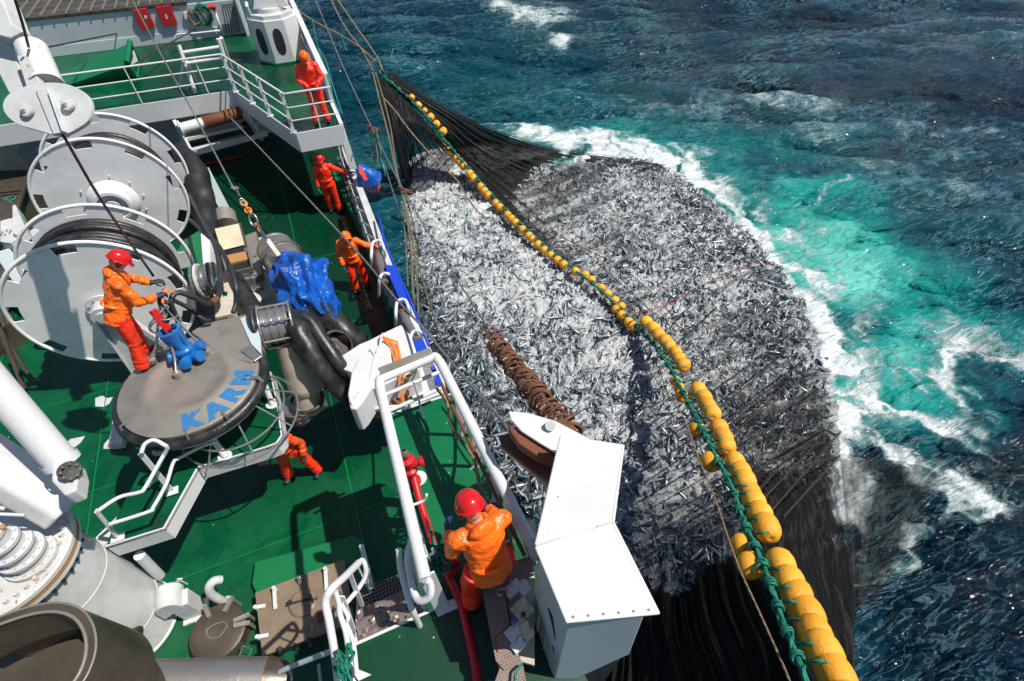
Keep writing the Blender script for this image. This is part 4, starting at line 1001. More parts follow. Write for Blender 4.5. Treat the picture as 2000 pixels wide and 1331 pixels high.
mb = MB(); mb.add([(cx-.3,cy-.3,3.99),(cx+.3,cy-.3,3.99),(cx+.3,cy+.3,3.99),(cx-.3,cy+.3,3.99),(cx-.2,cy-.2,6.6),(cx+.2,cy-.2,6.6),(cx+.2,cy+.2,6.6),(cx-.2,cy+.2,6.6)],
    [(0,1,5,4),(1,2,6,5),(2,3,7,6),(3,0,4,7),(4,5,6,7)])
for s_ in (-1,1): mb.prism([(cx+s_*.3,cy-.3,3.99),(cx+s_*.46,cy-.3,3.99),(cx+s_*.27,cy-.3,4.45)], .03, (0,1,0))
mb.build('post', 'white_clean', t, bevel=.01)
mb = MB(); mb.cyl((cx+.45,cy-.1,4.0),(cx+.45,cy-.1,4.4),.14); mb.build('fitting', 'white_rusty', t, smooth=40)
mb = MB(); mb.box((cx+.5,cy+.4,4.1),(.25,.3,.4)); mb.build('fitting', 'white_rusty', t)
mb = MB(); mb.tube([(cx-.6,cy-.4,3.9),(cx-.62,cy-.45,4.1),(cx-.6,cy-.2,4.15)],.05,8); mb.build('fitting', 'white_rusty', t, smooth=40)
# winch under the walkway
t = thing('deck_winch', (-2.4,18.0,0), 'brown wound winch roller in a white frame under the walkway', 'winch')
mb = MB(); a, b_ = at(352,252,1.9), at(398,240,1.9); mb.cyl(a, b_, .15); mb.lathe([(.22,0),(.22,.05)], a, b_-a); mb.build('drum_end', 'white_clean', t, smooth=40)
mb = MB(); c_ = at(470,220,1.9); mb.cyl(b_, c_, .17, n=28)
for k in range(24): mb.ring(b_.lerp(c_, k/24), c_-b_, .165, .018, 20, 5)
mb.build('roller', 'rust_brown', t, smooth=True)
for q in ([(345,262),(365,258),(515,225),(505,240)],): pass
mb = MB(); mb.bar(at(365,300,.9), at(520,258,.9), .22, .2); mb.bar(at(352,275,1.3), at(505,240,1.3), .12, .1); mb.bar(at(343,240,1.95), at(375,310,.6), .10, .25); mb.bar(at(478,222,1.9), at(510,270,.6), .12, .2); mb.build('frame', 'white_rusty', t, bevel=.01)
mb = MB(); mb.bar(at(360,285,1.0), at(500,255,1.0), .12, .3); mb.cyl(at(478,240,1.4), at(490,262,1.0), .12); mb.build('motor', 'dark_metal', t, smooth=40)
mb = MB(); mb.box((-3.2,20.4,1.2),(8.6,.1,2.4)); single(mb, 'bulkhead', 'grey_paint', 'grey bulkhead in the dark under the upper deck', 'bulkhead')
mb = MB(); mb.tube(smooth_path([at(388,320,.03), at(410,319,.03), at(440,312,.03), at(474,304,.03)], 5), .035, 8); single(mb, 'red_hose', 'red_paint', 'short red hose lying on the dark deck under the walkway', 'hose', smooth=True)
# ---- blue side boards, rollers, frames on the bulwark
def quadbox(pts, h, name, mat, label, cat, axis=(0,0,-1), **kw):
    m_ = MB(); m_.prism(pts, h, axis); return single(m_, name, mat, label, cat, **kw)
quadbox([at(750,516,1.42), at(769,519,1.42), at(801,594,1.42), at(783,592,1.42)], .30, 'side_board', 'blue_board', 'blue board on the bulwark beside the steel roller, near the hooded man', 'board', bevel=.01)
quadbox([at(806,664,1.5), at(826,662,1.5), at(872,762,1.5), at(838,764,1.5)], .35, 'side_board', 'blue_board', 'blue board on the ship side under the front of the raised platform', 'board', bevel=.01)
def edge_line(pts, z, name, mat, label, r=.03):
    m_ = MB(); m_.tube([at(u, v, z) for u, v in pts], r, 6); return single(m_, name, mat, label, 'trim', smooth=True)
edge_line([(738,415),(750,470),(770,520),(800,585),(818,628),(838,676)], 1.33, 'edge_trim', 'blue_board', 'thin blue trim along the outer edge of the bulwark')
for k, (a, b_, ps, lb) in enumerate([((738,497),(754,556),[(723,472),(745,470),(755,520)],'steel roller with rusty ends in a white frame beside the hooded man'), ((786,612),(815,668),[(770,600),(798,604),(822,670)],'worn steel roller in the bulwark beside the white box')]):
    A, B = at(*a, 1.25), at(*b_, 1.25)
    t = thing('fairlead_roller', (A.x, A.y, 1.0), lb, 'roller')
    m_ = MB(); m_.cyl(A, B, .085); m_.build('roller', 'steel', t, smooth=40)
    for q in (A, B): m_ = MB(); m_.cyl(q-(B-A)*.03, q+(B-A)*.03, .10); m_.build('end_cap', 'rust', t, smooth=40)
    m_ = MB(); z = 1.42; u0, v0 = a; u1, v1 = b_
    m_.tube(smooth_path([at(u0-13,v0+30,.9), at(u0-13,v0+4,z), at(u0-10,v0-22,z), at(u0+4,v0-26,z), at(u0+12,v0-10,z), at(u0+14,v0+10,1.0)], 5), .035, 8); m_.build('frame', 'white_clean', t, smooth=True); m_ = MB()
    m_.tube(smooth_path([at(u1-14,v1+25,.9), at(u1-13,v1-8,z), at(u1-7,v1-20,z), at(u1+5,v1-20,z), at(u1+10,v1-6,1.1)], 5), .035, 8); m_.build('frame', 'white_clean', t, smooth=True)
# ================================================================= RAISED PLATFORM (starboard)
ZP = 3.0
mb = MB(); mb.prism([(-.03,4.2,ZP), (1.0,4.2,ZP), (1.0,-4,ZP), (-1.0,-4,ZP), (-1.0,1.68,ZP), (-.03,1.68,ZP)], .05)
mb.cur = 1
for y in (3.35, 2.72): mb.box((.48,y,ZP+.003), (1.0,.014,.006))
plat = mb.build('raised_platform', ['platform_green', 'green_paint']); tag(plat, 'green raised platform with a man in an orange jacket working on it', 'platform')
m_ = MB(); m_.box((-.045,2.94,ZP-.12), (.025,2.55,.26)); m_.box((.48,4.215,ZP-.12), (1.05,.025,.26)); m_.box((-.52,1.695,ZP-.08), (.98,.03,.16)); m_.box((-1.015,-1.1,ZP-.1),(.03,5.6,.2)); m_.build('edge_plate', 'white_clean', plat, bevel=.004)
m_ = MB()
for y in (3.9, 1.9):
    for x in (.1, .9): m_ = MB(); m_.box((x,y,1.45), (.14,.14,2.9)); m_.build('support', 'white_paint', plat, bevel=.01)
zt = 4.0
t = thing('platform_railing', (0,4.1,ZP), 'thick white pipe railing around the raised green platform', 'railing')
LA, FA, FB, RB = at(830,1132,zt), at(738,742,zt), at(853,695,zt), at(1036,1058,zt)
m_ = MB(); pth = [LA, LA.lerp(FA,.5), FA.lerp(LA,.05), FA+(FB-FA)*.07, FA.lerp(FB,.5), FB+(FA-FB)*.07, FB.lerp(RB,.05), FB.lerp(RB,.5), RB]
full = [LA]+[LA.lerp(FA,.94)]+smooth_path([LA.lerp(FA,.94), FA+Vector((.02,-.02,0)), FA.lerp(FB,.1)],5)[1:]+[FA.lerp(FB,.9)]+smooth_path([FA.lerp(FB,.9), FB+Vector((-.02,-.02,0)), FB.lerp(RB,.06)],5)[1:]+[RB]
m_.tube(full, .058, 16); m_.build('top_rail', 'white_clean', t, smooth=50)
for z in (3.66, 3.33):
    m_ = MB(); m_.tube([(FA.x,FA.y+.02,z), (FB.x,FB.y+.02,z)], .026, 10); m_.build('mid_rail', 'white_clean', t, smooth=50)
m_ = MB(); m_.tube([(FA.x*.45+FB.x*.55,FA.y+.05,ZP+.7), (FA.x*.45+FB.x*.55,FA.y-.02,ZP)], .014, 8); m_.build('post', 'white_clean', t, smooth=50)
m_ = MB(); m_.bar(FA.lerp(FB,.06)+Vector((0,.05,.07)), FA.lerp(FB,.93)+Vector((0,.05,.07)), .10, .02); m_.build('cap_strip', 'steel_matt', t, bevel=.004)
m_ = MB(); m_.bar((LA.x+.02,LA.y+.05,zt-.05), (LA.x+.06,LA.y-.0,ZP), .15, .02, up=(0,1,0)); m_.box((LA.x+.1,LA.y,ZP+.01), (.22,.1,.02)); m_.build('post', 'white_clean', t, bevel=.004)
m_ = MB(); a = LA
m_.tube(smooth_path([(a.x-.02,a.y+.42,3.9),(a.x-.10,a.y+.3,3.8),(a.x-.13,a.y+.05,3.75),(a.x-.10,a.y-.08,3.78),(a.x,a.y-.1,3.86),(a.x+.03,a.y-.03,3.95),LA],5), .034, 12)
m_.tube(smooth_path([(a.x-.16,a.y+.45,3.75),(a.x-.2,a.y+.3,3.6),(a.x-.2,a.y+.0,3.5),(a.x-.2,a.y-.05,3.0)],5), .03, 12); m_.build('end_loop', 'white_clean', t, smooth=50)
for k in range(1, 5):
    q = FB.lerp(RB, k/5+.03); m_ = MB(); m_.bar((q.x+.02,q.y,zt-.06), (q.x+.05,q.y,ZP), .08, .02, up=(0,1,0)); m_.prism([(q.x-.08,q.y,ZP+.005),(q.x+.05,q.y,ZP+.005),(q.x+.05,q.y,ZP+.14)], .015, (0,1,0)); m_.build('post', 'white_clean', t, bevel=.004)
m_ = MB(); m_.tube([FB.lerp(RB,.08)+Vector((-.05,0,-.28)), RB+Vector((-.05,0,-.3))], .022, 8); m_.build('mid_rail', 'rust_brown', t, smooth=50)
# ladder hooks on the left rail
m_ = MB(); a = LA.lerp(FA,.30); m_.tube(smooth_path([a, a+Vector((.16,0,.0)), a+Vector((.20,0,.10))],4), .014, 8); m_.build('hook', 'white_clean', t, smooth=True); m_ = MB(); b_ = LA.lerp(FA,.08); m_.tube(smooth_path([b_, b_+Vector((.12,0,0)), b_+Vector((.13,0,.1))],4), .014, 8); m_.build('hook', 'white_clean', t, smooth=True)
# red hydrant and hose
t = thing('fire_hydrant', at(800,915,ZP), 'red hydrant with flanges standing by the left rail of the raised platform', 'hydrant')
p = at(812,955,ZP); ax = (at(792,890,3.62)-p).normalized()
m_ = MB(); m_.lathe([(.05,0),(.05,.12),(.09,.13),(.09,.17),(.05,.19),(.045,.32),(.085,.34),(.085,.38),(.05,.40),(.06,.50),(.09,.52),(.09,.56),(.03,.58),(.03,.64)], p, ax, 20); m_.build('body', 'red_paint', t, smooth=40)
m_ = MB(); m_.cyl(p+ax*.45, p+ax*.45+Vector((.14,-.02,.02)), .045); m_.lathe([(.065,0),(.065,.04)], p+ax*.45+Vector((.13,-.02,.02)), (1,-.1,.1), 16); m_.build('outlet', 'red_paint', t, smooth=40)
m_ = MB(); m_.lathe([(.045,0),(.045,.04),(.02,.08)], p+ax*.64, ax, 10); m_.build('wheel', 'steel', t, smooth=40)
m_ = MB(); m_.lathe([(.10,0),(.10,.012),(0,.014)], at(812,945,ZP)+Vector((.05,.05,.004)), (0,0,1), 20); m_.build('base_plate', 'white_clean', t)
m_ = MB(); m_.tube(smooth_path([at(806,925,3.25), at(822,985,3.15), at(838,1035,3.1), at(852,1080,3.08), at(872,1118,3.06), at(900,1180,3.05), at(915,1240,3.05), at(928,1300,3.05), at(935,1370,3.05)], 6), .042, 12)
single(m_, 'fire_hose', 'red_paint', 'red hose running from the hydrant along the raised platform to the bottom edge', 'hose', smooth=True)
m_ = MB(); p = at(875,1100,3.12); m_.lathe([(.07,0),(.10,.03),(.10,.10),(.06,.13)], p, (.3,-.5,.4), 20); m_.cyl(p, p+Vector((.02,.14,.05)), .03); single(m_, 'hose_coupling', 'red_paint', 'red hose coupling hanging in green rope by the rail', 'coupling', smooth=40)
m_ = MB(); m_.prism([at(828,1000,3.4), at(838,1015,3.4), at(846,1048,3.3), at(832,1030,3.3)], .12); single(m_, 'red_bundle', 'red_canvas', 'small red canvas bundle tied behind the white rail', 'bundle', bevel=.03, seg=3)
def tangle(c, R, n, r, mat, name, label, sz=1.0):
    m_ = MB(); pts = []
    for i in range(n): pts.append(Vector(c) + Vector((random.gauss(0,R*.5), random.gauss(0,R*.9), random.gauss(0,R*.5)*sz)))
    m_.tube(smooth_path(pts, 5), r, 6); return single(m_, name, mat, label, 'rope', smooth=True)
tangle(at(858,1085,3.55), .12, 40, .014, 'green_rope', 'rope_bundle', 'green rope bundle knotted on the white rail beside the red coupling')
# ---- tread steps, handrails
t = thing('tread_steps', (-.6,2.0,2.2), 'brown grating steps going down from the raised platform between white handrails', 'steps')
for k in range(4):
    z = 2.86 - k*.20; y0 = 1.72 + k*.17
    m_ = MB(); m_.box((-.60,y0+.11,z), (.66+.06*0,.21,.04)); m_.build('tread', 'grating', t, bevel=.004)
m_ = MB(); m_.box((-.60,1.715,2.9), (.80,.02,.05)); m_.bar((-.95,1.72,2.86),(-.95,2.6,1.9),.02,.16); m_.bar((-.25,1.72,2.86),(-.25,2.6,1.9),.02,.16); m_.build('stringer', 'white_clean', t)
t = thing('stair_handrail', at(655,1290,2.9), 'white triple pipe handrail left of the grating steps, wrapped in green rope at the bottom', 'handrail')
def hp(pts, r, name='rail'):
    m_ = MB(); m_.tube(smooth_path([at(*q) for q in pts], 5), r, 12); m_.build(name, 'white_clean', t, smooth=50)
hp([(662,1345,3.1),(655,1285,3.4),(643,1215,3.6),(636,1175,3.7),(648,1150,3.75),(672,1128,3.6),(700,1100,3.3)], .036)
hp([(700,1100,3.3),(707,1094,3.25),(713,1104,3.2),(714,1125,3.1),(700,1150,3.05),(675,1180,3.1),(665,1195,3.3)], .024)
hp([(684,1300,3.2),(676,1240,3.35),(664,1200,3.45),(662,1180,3.5),(655,1155,3.6)], .026)
hp([(697,1320,3.1),(690,1255,3.25),(677,1220,3.3),(680,1205,3.35),(666,1180,3.4)], .022)
for a, b_ in (((682,1118,3.45),(708,1185,2.7)), ((698,1105,3.35),(722,1155,2.6)), ((668,1165,3.5),(692,1235,2.8)), ((706,1064,2.9),(726,1150,2.5))):
    m_ = MB(); m_.bar(at(*a), at(*b_), .05, .015); m_.build('post', 'white_clean', t)
m_ = MB(); m_.prism([at(680,1300,3.05), at(725,1318,3.05), at(700,1330,3.05)], .02); m_.build('foot', 'white_clean', t)
tangle(at(672,1302,3.5), .075, 46, .013, 'green_rope', 'rope_bundle', 'green rope wound around the handrail at the bottom edge of the photo')
t = thing('low_railing', at(545,1310,1.5), 'grey pipe railing at the bottom edge, left of the stair handrail', 'railing')
m_ = MB(); m_.tube(smooth_path([at(548,1345,1.6), at(545,1318,1.9), at(556,1308,2.0), at(600,1290,2.2), at(648,1272,2.5)], 4), .03, 10); m_.build('rail', 'grey_paint', t, smooth=50)
for u in (565, 622): m_ = MB(); m_.tube([at(u,1300 if u > 600 else 1306,2.0), at(u+8,1360,1.0)], .018, 8); m_.build('post', 'grey_paint', t, smooth=50)
# ================================================================= GALLOWS WITH NET BLOCK (lower right)
zg = 4.7
r1 = [at(1097,850,zg+.12), at(1217,868,zg+.12)]; r2 = [at(1047,1066,zg+.12), at(1197,1020,zg+.12)]; r3 = [at(1110,1217,zg), at(1287,1200,zg)]
t = thing('net_gallows', (r3[0].x, r3[0].y, 2.0), 'large white boxed gallows post with a bent flat top beside the console', 'gallows')
m_ = MB(); th_ = .025
for (a, b_), (c_, d) in ((r1, r2), (r2, r3)): m_.prism([a, b_, d, c_], th_)
m_.build('top_plate', 'white_worn', t, bevel=.006)
bl, br = atd(1020,1350,5.05), atd(1095,1345,5.0); brr = atd(1226,1290,4.75)
il = [r2[0]+Vector((.02,.0,-.03)), r3[0]+Vector((.02,.02,-.03)), Vector((r3[1].x-.09, r3[1].y+.03, r3[1].z-.03))]
fl_ = at(1092,1345,2.9); dl = Vector((r3[0].x+.04, r3[0].y+.05, 2.2)); dr = Vector((r3[1].x-.11, r3[1].y+.06, 2.2)); db_ = Vector((r2[0].x+.02, r2[0].y+.05, 2.2)); dbr = Vector((r2[1].x-.02, r2[1].y+.05, 2.2))
nz = 3.55
m_ = MB(); T = [r2[0]+Vector((.02,-.02,-.03)), r3[0]+Vector((.02,.03,-.03)), r3[1]+Vector((-.10,.03,-.03)), r2[1]+Vector((-.03,-.02,-.03))]
Bm = [Vector((T[0].x, T[0].y, 2.5)), at(1078,1348,2.55), at(1229,1279,3.72), Vector((T[3].x, T[3].y, 3.72))]
m_.add(T+Bm, [(0,1,5,4),(1,2,6,5),(2,3,7,6),(3,0,4,7),(4,5,6,7)])
m_.build('body', 'cool_grey', t, bevel=.01)
m_ = MB(); T2 = [r1[0]+Vector((.03,-.01,-.03)), r2[0]+Vector((.03,0,-.03)), r2[1]+Vector((-.03,0,-.03)), r1[1]+Vector((-.03,-.01,-.03))]; B2 = [p+Vector((0,0,-.25)) for p in T2]
m_.add(T2+B2, [(0,1,5,4),(1,2,6,5),(2,3,7,6),(3,0,4,7),(4,5,6,7)]); m_.build('arm', 'white_worn', t, bevel=.006)
m_ = MB(); 
for k in (.25, .55): a = T[0].lerp(T[1], k); b_ = Bm[0].lerp(Bm[1], k); m_.bar(a+Vector((-.006,0,-.05)), b_+Vector((-.006,0,0)), .012, .012)
m_.build('weld_seam', 'white_clean', t)
m_ = MB(); q1 = Bm[1].lerp(Bm[2],.08); q2 = Bm[2]+Vector((-.02,.03,-.02)); q3 = Bm[3]+Vector((-.02,-.03,-.02)); q0 = Bm[0]+Vector((.05,-.03,.3)); lo = [Vector((q.x,q.y,1.6)) for q in (q0,q1,q2,q3)]
m_.add([q0,q1,q2,q3]+lo, [(0,1,5,4),(1,2,6,5),(2,3,7,6),(3,0,4,7)]); m_.build('lower_column', 'dark_metal', t)
m_ = MB()
for k_ in range(7): m_.cyl(r2[0].lerp(r3[0],.1+.12*k_)+Vector((.03,.0,-.002)), r2[0].lerp(r3[0],.1+.12*k_)+Vector((.03,.0,.012)), .009, n=8)
m_.build('rivet', 'white_rusty', t) if False else None
m_ = MB()
for k in range(5): a = T[0].lerp(T[1], .55+.03*k)+Vector((-.02,0,-.55)); m_.tube(smooth_path([a, a+Vector((.03-.005*k,-.12,-.35)), a+Vector((.10,-.2,-.75))], 4), .009, 6)
m_.build('cable', 'black', t, smooth=True)
m_ = MB(); m_.bar(r2[0]+Vector((0,0,.004)), r2[1]+Vector((0,0,.004)), .014, .006); m_.build('weld_seam', 'white_rusty', t)
m_ = MB(); pts = [T[0].lerp(T[1], .9)+Vector((.03+random.gauss(0,.03), random.gauss(0,.05), -1.15+random.gauss(0,.04))) for _ in range(26)]; m_.tube(smooth_path(pts, 4), .009, 5); m_.build('cable_bundle', 'black', t, smooth=True)
for k_ in range(6):
    m_ = MB(); c_ = r3[0].lerp(r3[1], .08+.168*k_)+(r2[0]-r3[0]).normalized()*.035; m_.cyl(c_-Vector((0,0,.002)), c_+Vector((0,0,.010)), .009, n=8); m_.build('rivet', 'steel_matt', t)
for a_, b__ in ((r2[0], r3[0]), (r2[1], r3[1]), (r1[0], r2[0]), (r1[1], r2[1])):
    m_ = MB(); m_.bar(a_+Vector((0,0,-.012)), b__+Vector((0,0,-.012)), .03, .03); m_.build('edge_bead', 'white_worn', t, bevel=.012, seg=3)
# ---- towing block
t = thing('towing_block', at(1060,880,4.3), 'rusty sheave block with a white cheek plate on the gallows arm', 'block')
zb = 4.55
c1_ = [(993,803),(1040,812),(1150,850),(1210,880),(1150,900),(1108,890),(1060,870),(1015,845),(996,822)]
m_ = MB(); m_.prism([at(u,v,zb) for u,v in [(993,803),(1030,806),(1085,822),(1150,856),(1160,880),(1092,888),(1055,866),(1018,842),(998,820)]], .03); m_.build('cheek_plate', 'white_clean', t, bevel=.01)
m_ = MB(); m_.cyl(at(1075,832,zb), at(1075,832,zb+.06), .05); m_.build('pin', 'white_rusty', t, smooth=40)
m_ = MB(); m_.prism([at(u,v,zb-.05) for u,v in [(992,820),(1003,832),(1050,864),(1092,884),(1112,900),(1094,905),(1052,893),(1012,866),(996,842)]], .12); m_.build('sheave', 'rust_brown', t, bevel=.015)
m_ = MB(); cc = at(1090,872,zb-.3); m_.lathe([(.10,0),(.17,.01),(.19,.06),(.13,.10),(.13,.14),(.19,.19),(.1,.2)], cc, (0,0,1), 40); m_.build('inner_wheel', 'rust_brown', t, smooth=40)
m_ = MB(); m_.prism([at(u,v,zb-.28) for u,v in [(974,850),(1010,846),(1092,900),(1110,930),(1080,942),(1020,905),(980,872)]], .05); m_.build('cheek_plate', 'rust_brown', t, bevel=.01)
m_ = MB(); m_.bar(at(978,870,zb-.36), at(1075,948,zb-.36), .06, .05); m_.build('guard', 'beige_paint', t, bevel=.008)
# ---- rusty purse rings on their bar
t0 = atd(1112,842,5.0); t1 = atd(960,655,8.3)
m_ = MB(); m_.tube([t0+Vector((0,0,.02)), t1], .025, 8); single(m_, 'ring_bar', 'rust', 'steel bar threaded through the stack of rusty purse rings', 'bar', smooth=True)
rm = MB(); rm.ring((0,0,0), (0,0,1), .112, .013, 28, 8); rg = rm.build('purse_ring', 'rust', None, smooth=True); rg.location = (0,0,0); dirn = (t1-t0).normalized()
RG = [rg]
for k in range(56):
    o = RG[0] if k == 0 else bpy.data.objects.new('purse_ring', rg.data)
    if k: COL.objects.link(o)
    s = k/55*.93; p = t0.lerp(t1, s) + Vector((random.uniform(-.025,.025), random.uniform(-.03,.03), -.06+random.uniform(-.05,.03)))
    d = (dirn + Vector((random.uniform(-.35,.35), random.uniform(-.35,.35), random.uniform(.1,.8)))).normalized()
    if k == 0: d = dirn
    o.matrix_world = Matrix.Translation(p) @ d.to_track_quat('Z','Y').to_matrix().to_4x4() @ Matrix.Scale(random.uniform(1.0,1.2), 4)
    tag(o, 'rusty iron ring in the tight stack in front of the towing block', 'ring', 'stack of rusty purse rings')
for k, (u, v) in enumerate([(953,648),(965,655),(958,662)]):
    o = bpy.data.objects.new('purse_ring', rg.data); COL.objects.link(o); p = atd(u, v, 8.6); d = (Vector((random.uniform(-1,1), random.uniform(-1,0), .8))).normalized()
    o.matrix_world = Matrix.Translation(p) @ d.to_track_quat('Z','Y').to_matrix().to_4x4(); tag(o, 'rusty iron ring hanging loose at the far end of the ring stack', 'ring', 'loose purse rings at the end of the stack')
# ---- control console
t = thing('control_console', at(985,1150,ZP), 'brown tread plate console with open white hydraulic valves, in front of the gallows', 'console')
m_ = MB(); z = 3.62
m_.prism([at(u,v,z) for u,v in [(942,1132),(958,1112),(1040,1084),(1044,1122),(985,1150),(990,1190),(1005,1260),(1018,1290),(985,1310),(968,1290),(945,1170)]], .03); m_.build('top_plate', 'checker_plate', t)
m_ = MB(); e_ = [at(u,v,z-.03) for u,v in [(985,1310),(968,1290),(945,1170),(942,1132),(958,1112),(1040,1084)]]
for a, b_ in zip(e_[:-1], e_[1:]): m_.add([a, b_, Vector((b_.x+.03,b_.y,ZP)), Vector((a.x+.03,a.y,ZP))], [(0,1,2,3)])
m_.build('side', 'checker_plate', t)
m_ = MB(); m_.prism([at(u,v,z-.12) for u,v in [(983,1148),(1044,1122),(1044,1300),(1018,1292)]], .06); m_.build('tray', 'beige_paint', t)
for k, (u, v, sx_, sy_, sz_) in enumerate([(1003,1152,.16,.10,.12),(1022,1150,.10,.12,.10),(1020,1192,.16,.15,.09),(1006,1240,.14,.14,.10),(1024,1232,.10,.16,.14),(1012,1262,.12,.08,.09)]):
    m_ = MB(); c_ = at(u,v,z); m_.box(c_, (sx_,sy_,sz_), .3); m_.box(c_+Vector((0,0,sz_/2+.012)), (sx_*.6,sy_*.5,.024), .3); m_.cyl(c_+Vector((.03,.02,sz_/2)), c_+Vector((.03,.02,sz_/2+.05)), .02); m_.bolts(c_+Vector((0,0,sz_/2)), (0,0,1), sx_*.38, 4, .007, .012)
    m_.build('valve_block', ['white_rusty','white_clean','cream_paint','white_rusty','cream_paint','white_clean'][k], t, bevel=.006)
for (u,v,mn) in ((1004,1190,'steel'),(1022,1200,'black'),(1003,1215,'blue_paint'),(985,1158,'rust')):
    m_ = MB(); c_ = at(u,v,z+.1); m_.tube([c_-Vector((0,0,.1)), c_], .008, 6); m_.ball(c_, .022, 10, 8); m_.build('lever', mn, t, smooth=True)
m_ = MB(); m_.bar(at(997,1188,z+.02), at(1016,1179,z+.02), .02, .02); m_.build('tag_strip', 'red_paint', t)
m_ = MB(); m_.tube(smooth_path([Vector(at(978,1158,z+.02))+Vector((.035*cos(i*1.3), .03*sin(i*1.3), .01*i/3)) for i in range(16)],3), .004, 5); m_.build('wire_loop', 'steel_bright', t, smooth=True)
m_ = MB(); m_.tube(smooth_path([at(1000,1215,z+.03), at(985,1232,z+.05), at(968,1245,z+.05), at(972,1275,z)],4), .006, 5); m_.build('cord', 'rust_brown', t, smooth=True)
m_ = MB(); c_ = at(973,1268,z); m_.tube([c_, at(974,1292,z-.1)], .02, 8); m_.build('toggle', 'red_canvas', t, smooth=True)
m_ = MB(); m_.prism([at(u,v,3.6) for u,v in [(1000,1280),(1020,1290),(1030,1345),(962,1345),(978,1300)]], .03); single(m_, 'step_plate', 'checker_plate', 'brown tread plate step at the bottom edge beside the console', 'plate')
m_ = MB(); m_.tube(smooth_path([at(1020,1298,3.66), at(1008,1312,3.68), at(1004,1345,3.66)],4), .012, 8); single(m_, 'green_hose', 'green_rope', 'short green hose on the tread plate at the bottom edge', 'hose', smooth=True)
m_ = MB(); pf = [at(1012,1022,3.9), at(1045,1012,3.9), at(1050,1100,3.6), at(1038,1098,3.6)]; m_.prism(pf, .10); single(m_, 'rail_post', 'white_paint', 'broad white post closing the platform rail beside the gallows', 'post', bevel=.01)
tangle(at(1003,1042,3.5), .04, 22, .010, 'tan_rope', 'rope_knot', 'brown knotted rope at the lower end of the platform rail')
# ================================================================= FISH PUMP ON ITS PLATFORM
ZK = 1.9
kp = [at(*q, ZK) for q in [(530,728),(543,790),(552,852),(541,868),(520,876),(388,915),(322,1034),(207,1070),(228,1010),(282,905),(300,820),(400,740)]]
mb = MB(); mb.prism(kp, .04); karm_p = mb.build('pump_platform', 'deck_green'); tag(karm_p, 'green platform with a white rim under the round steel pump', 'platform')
m_ = MB(); fascia(m_, kp[:8], .33, .02, .03); m_.build('rim_plate', 'white_clean', karm_p, bevel=.006)
m_ = MB()
m_.bar((-2.6,5.9,1.75),(-4.3,4.4,1.7),.2,.2)
m_.build('support', 'white_paint', karm_p, smooth=40)
m_ = MB(); p = at(310,1020,ZK+.006); m_.ring(p, (0,0,1), .09, .008, 20, 6); m_.bar(p-Vector((.09,0,0)), p+Vector((.09,0,0)), .012, .012); m_.bar(p-Vector((0,.09,0)), p+Vector((0,.09,0)), .012, .012); m_.build('drain_grid', 'dark_metal', karm_p)
t = thing('platform_railing', at(300,900,ZK), 'white tube railing on the pump platform near the big crane column', 'railing')
def tb(pts, r, name, mat, par, n=10, sm=5):
    m_ = MB(); m_.tube(smooth_path([at(*q) for q in pts], sm), r, n); return m_.build(name, mat, par, smooth=50)
tb([(430,825,2.6),(395,838,2.6),(335,872,2.65),(325,880,2.65),(285,950,2.65),(272,962,2.65),(232,972,2.65),(187,1001,2.7)], .024, 'top_rail', 'white_clean', t)
tb([(425,862,2.3),(395,872,2.3),(350,895,2.3),(338,905,2.35),(325,945,2.4),(300,990,2.4),(290,1000,2.4),(215,1024,2.4)], .024, 'mid_rail', 'white_clean', t)
tb([(276,885,2.85),(283,868,2.9),(300,860,2.9),(318,868,2.85),(326,877,2.75),(312,905,2.5),(290,950,2.0)], .026, 'end_loop', 'white_clean', t)
for a, b_, w_ in (((275,886,2.8),(336,960,1.95),.07), ((187,998,2.75),(230,1050,1.95),.055)):
    m_ = MB(); m_.bar(at(*a), at(*b_), w_, .02); m_.box(at(*b_), (.16,.12,.02)); m_.build('post', 'white_clean', t, bevel=.004)
# pump head
KC = at(368,742,2.8); KR = .955
kt = thing('fish_pump', (KC.x, KC.y, ZK), 'round stainless fish pump head with a blue hydraulic motor and blue letters', 'pump')
m_ = MB(); m_.lathe([(0,-.0),(.30,0),(.46,.0),(.52,.035),(.60,.035),(.66,.0),(KR-.03,-.035),(KR,-.05),(KR,-.12),(KR-.06,-.14),(0,-.14)], KC, (0,0,1), 72)
m_.build('lid', 'steel_matt', kt, smooth=35)
NZ = [at(390,632,2.83), at(497,612,2.83), at(512,690,2.83), at(470,705,2.83), at(400,700,2.83)]
m_ = MB(); m_.prism([at(372,648,2.815), at(400,632,2.815), at(486,612,2.815), at(500,640,2.815), at(510,690,2.80), at(492,708,2.80), at(440,700,2.81)], .34); m_.build('outlet_trunk', 'steel_matt', kt, bevel=.02)
m_ = MB(); m_.prism([at(468,622,2.84), at(494,612,2.84), at(508,660,2.84), at(510,692,2.84), at(490,672,2.84)], .05); m_.build('flange_plate', 'cool_grey', kt, bevel=.008)
m_ = MB(); a0, a1 = radians(-207), radians(30)
x, y = Vector((1,0,0)), Vector((0,1,0))
arc = [KC + Vector((cos(a0+(a1-a0)*k/60)*(KR+.03), sin(a0+(a1-a0)*k/60)*(KR+.03), -.17)) for k in range(61)]
m_.tube(arc, .085, 12, flat=1.0); m_.build('rubber_fender', 'rubber_worn', kt, smooth=50)
m_ = MB(); arc = [KC + Vector((cos(a0+(a1-a0)*k/60)*(KR-.0), sin(a0+(a1-a0)*k/60)*(KR-.0), -.30)) for k in range(61)]; m_.tube(arc, .035, 10); m_.build('support_ring', 'white_clean', kt, smooth=50)
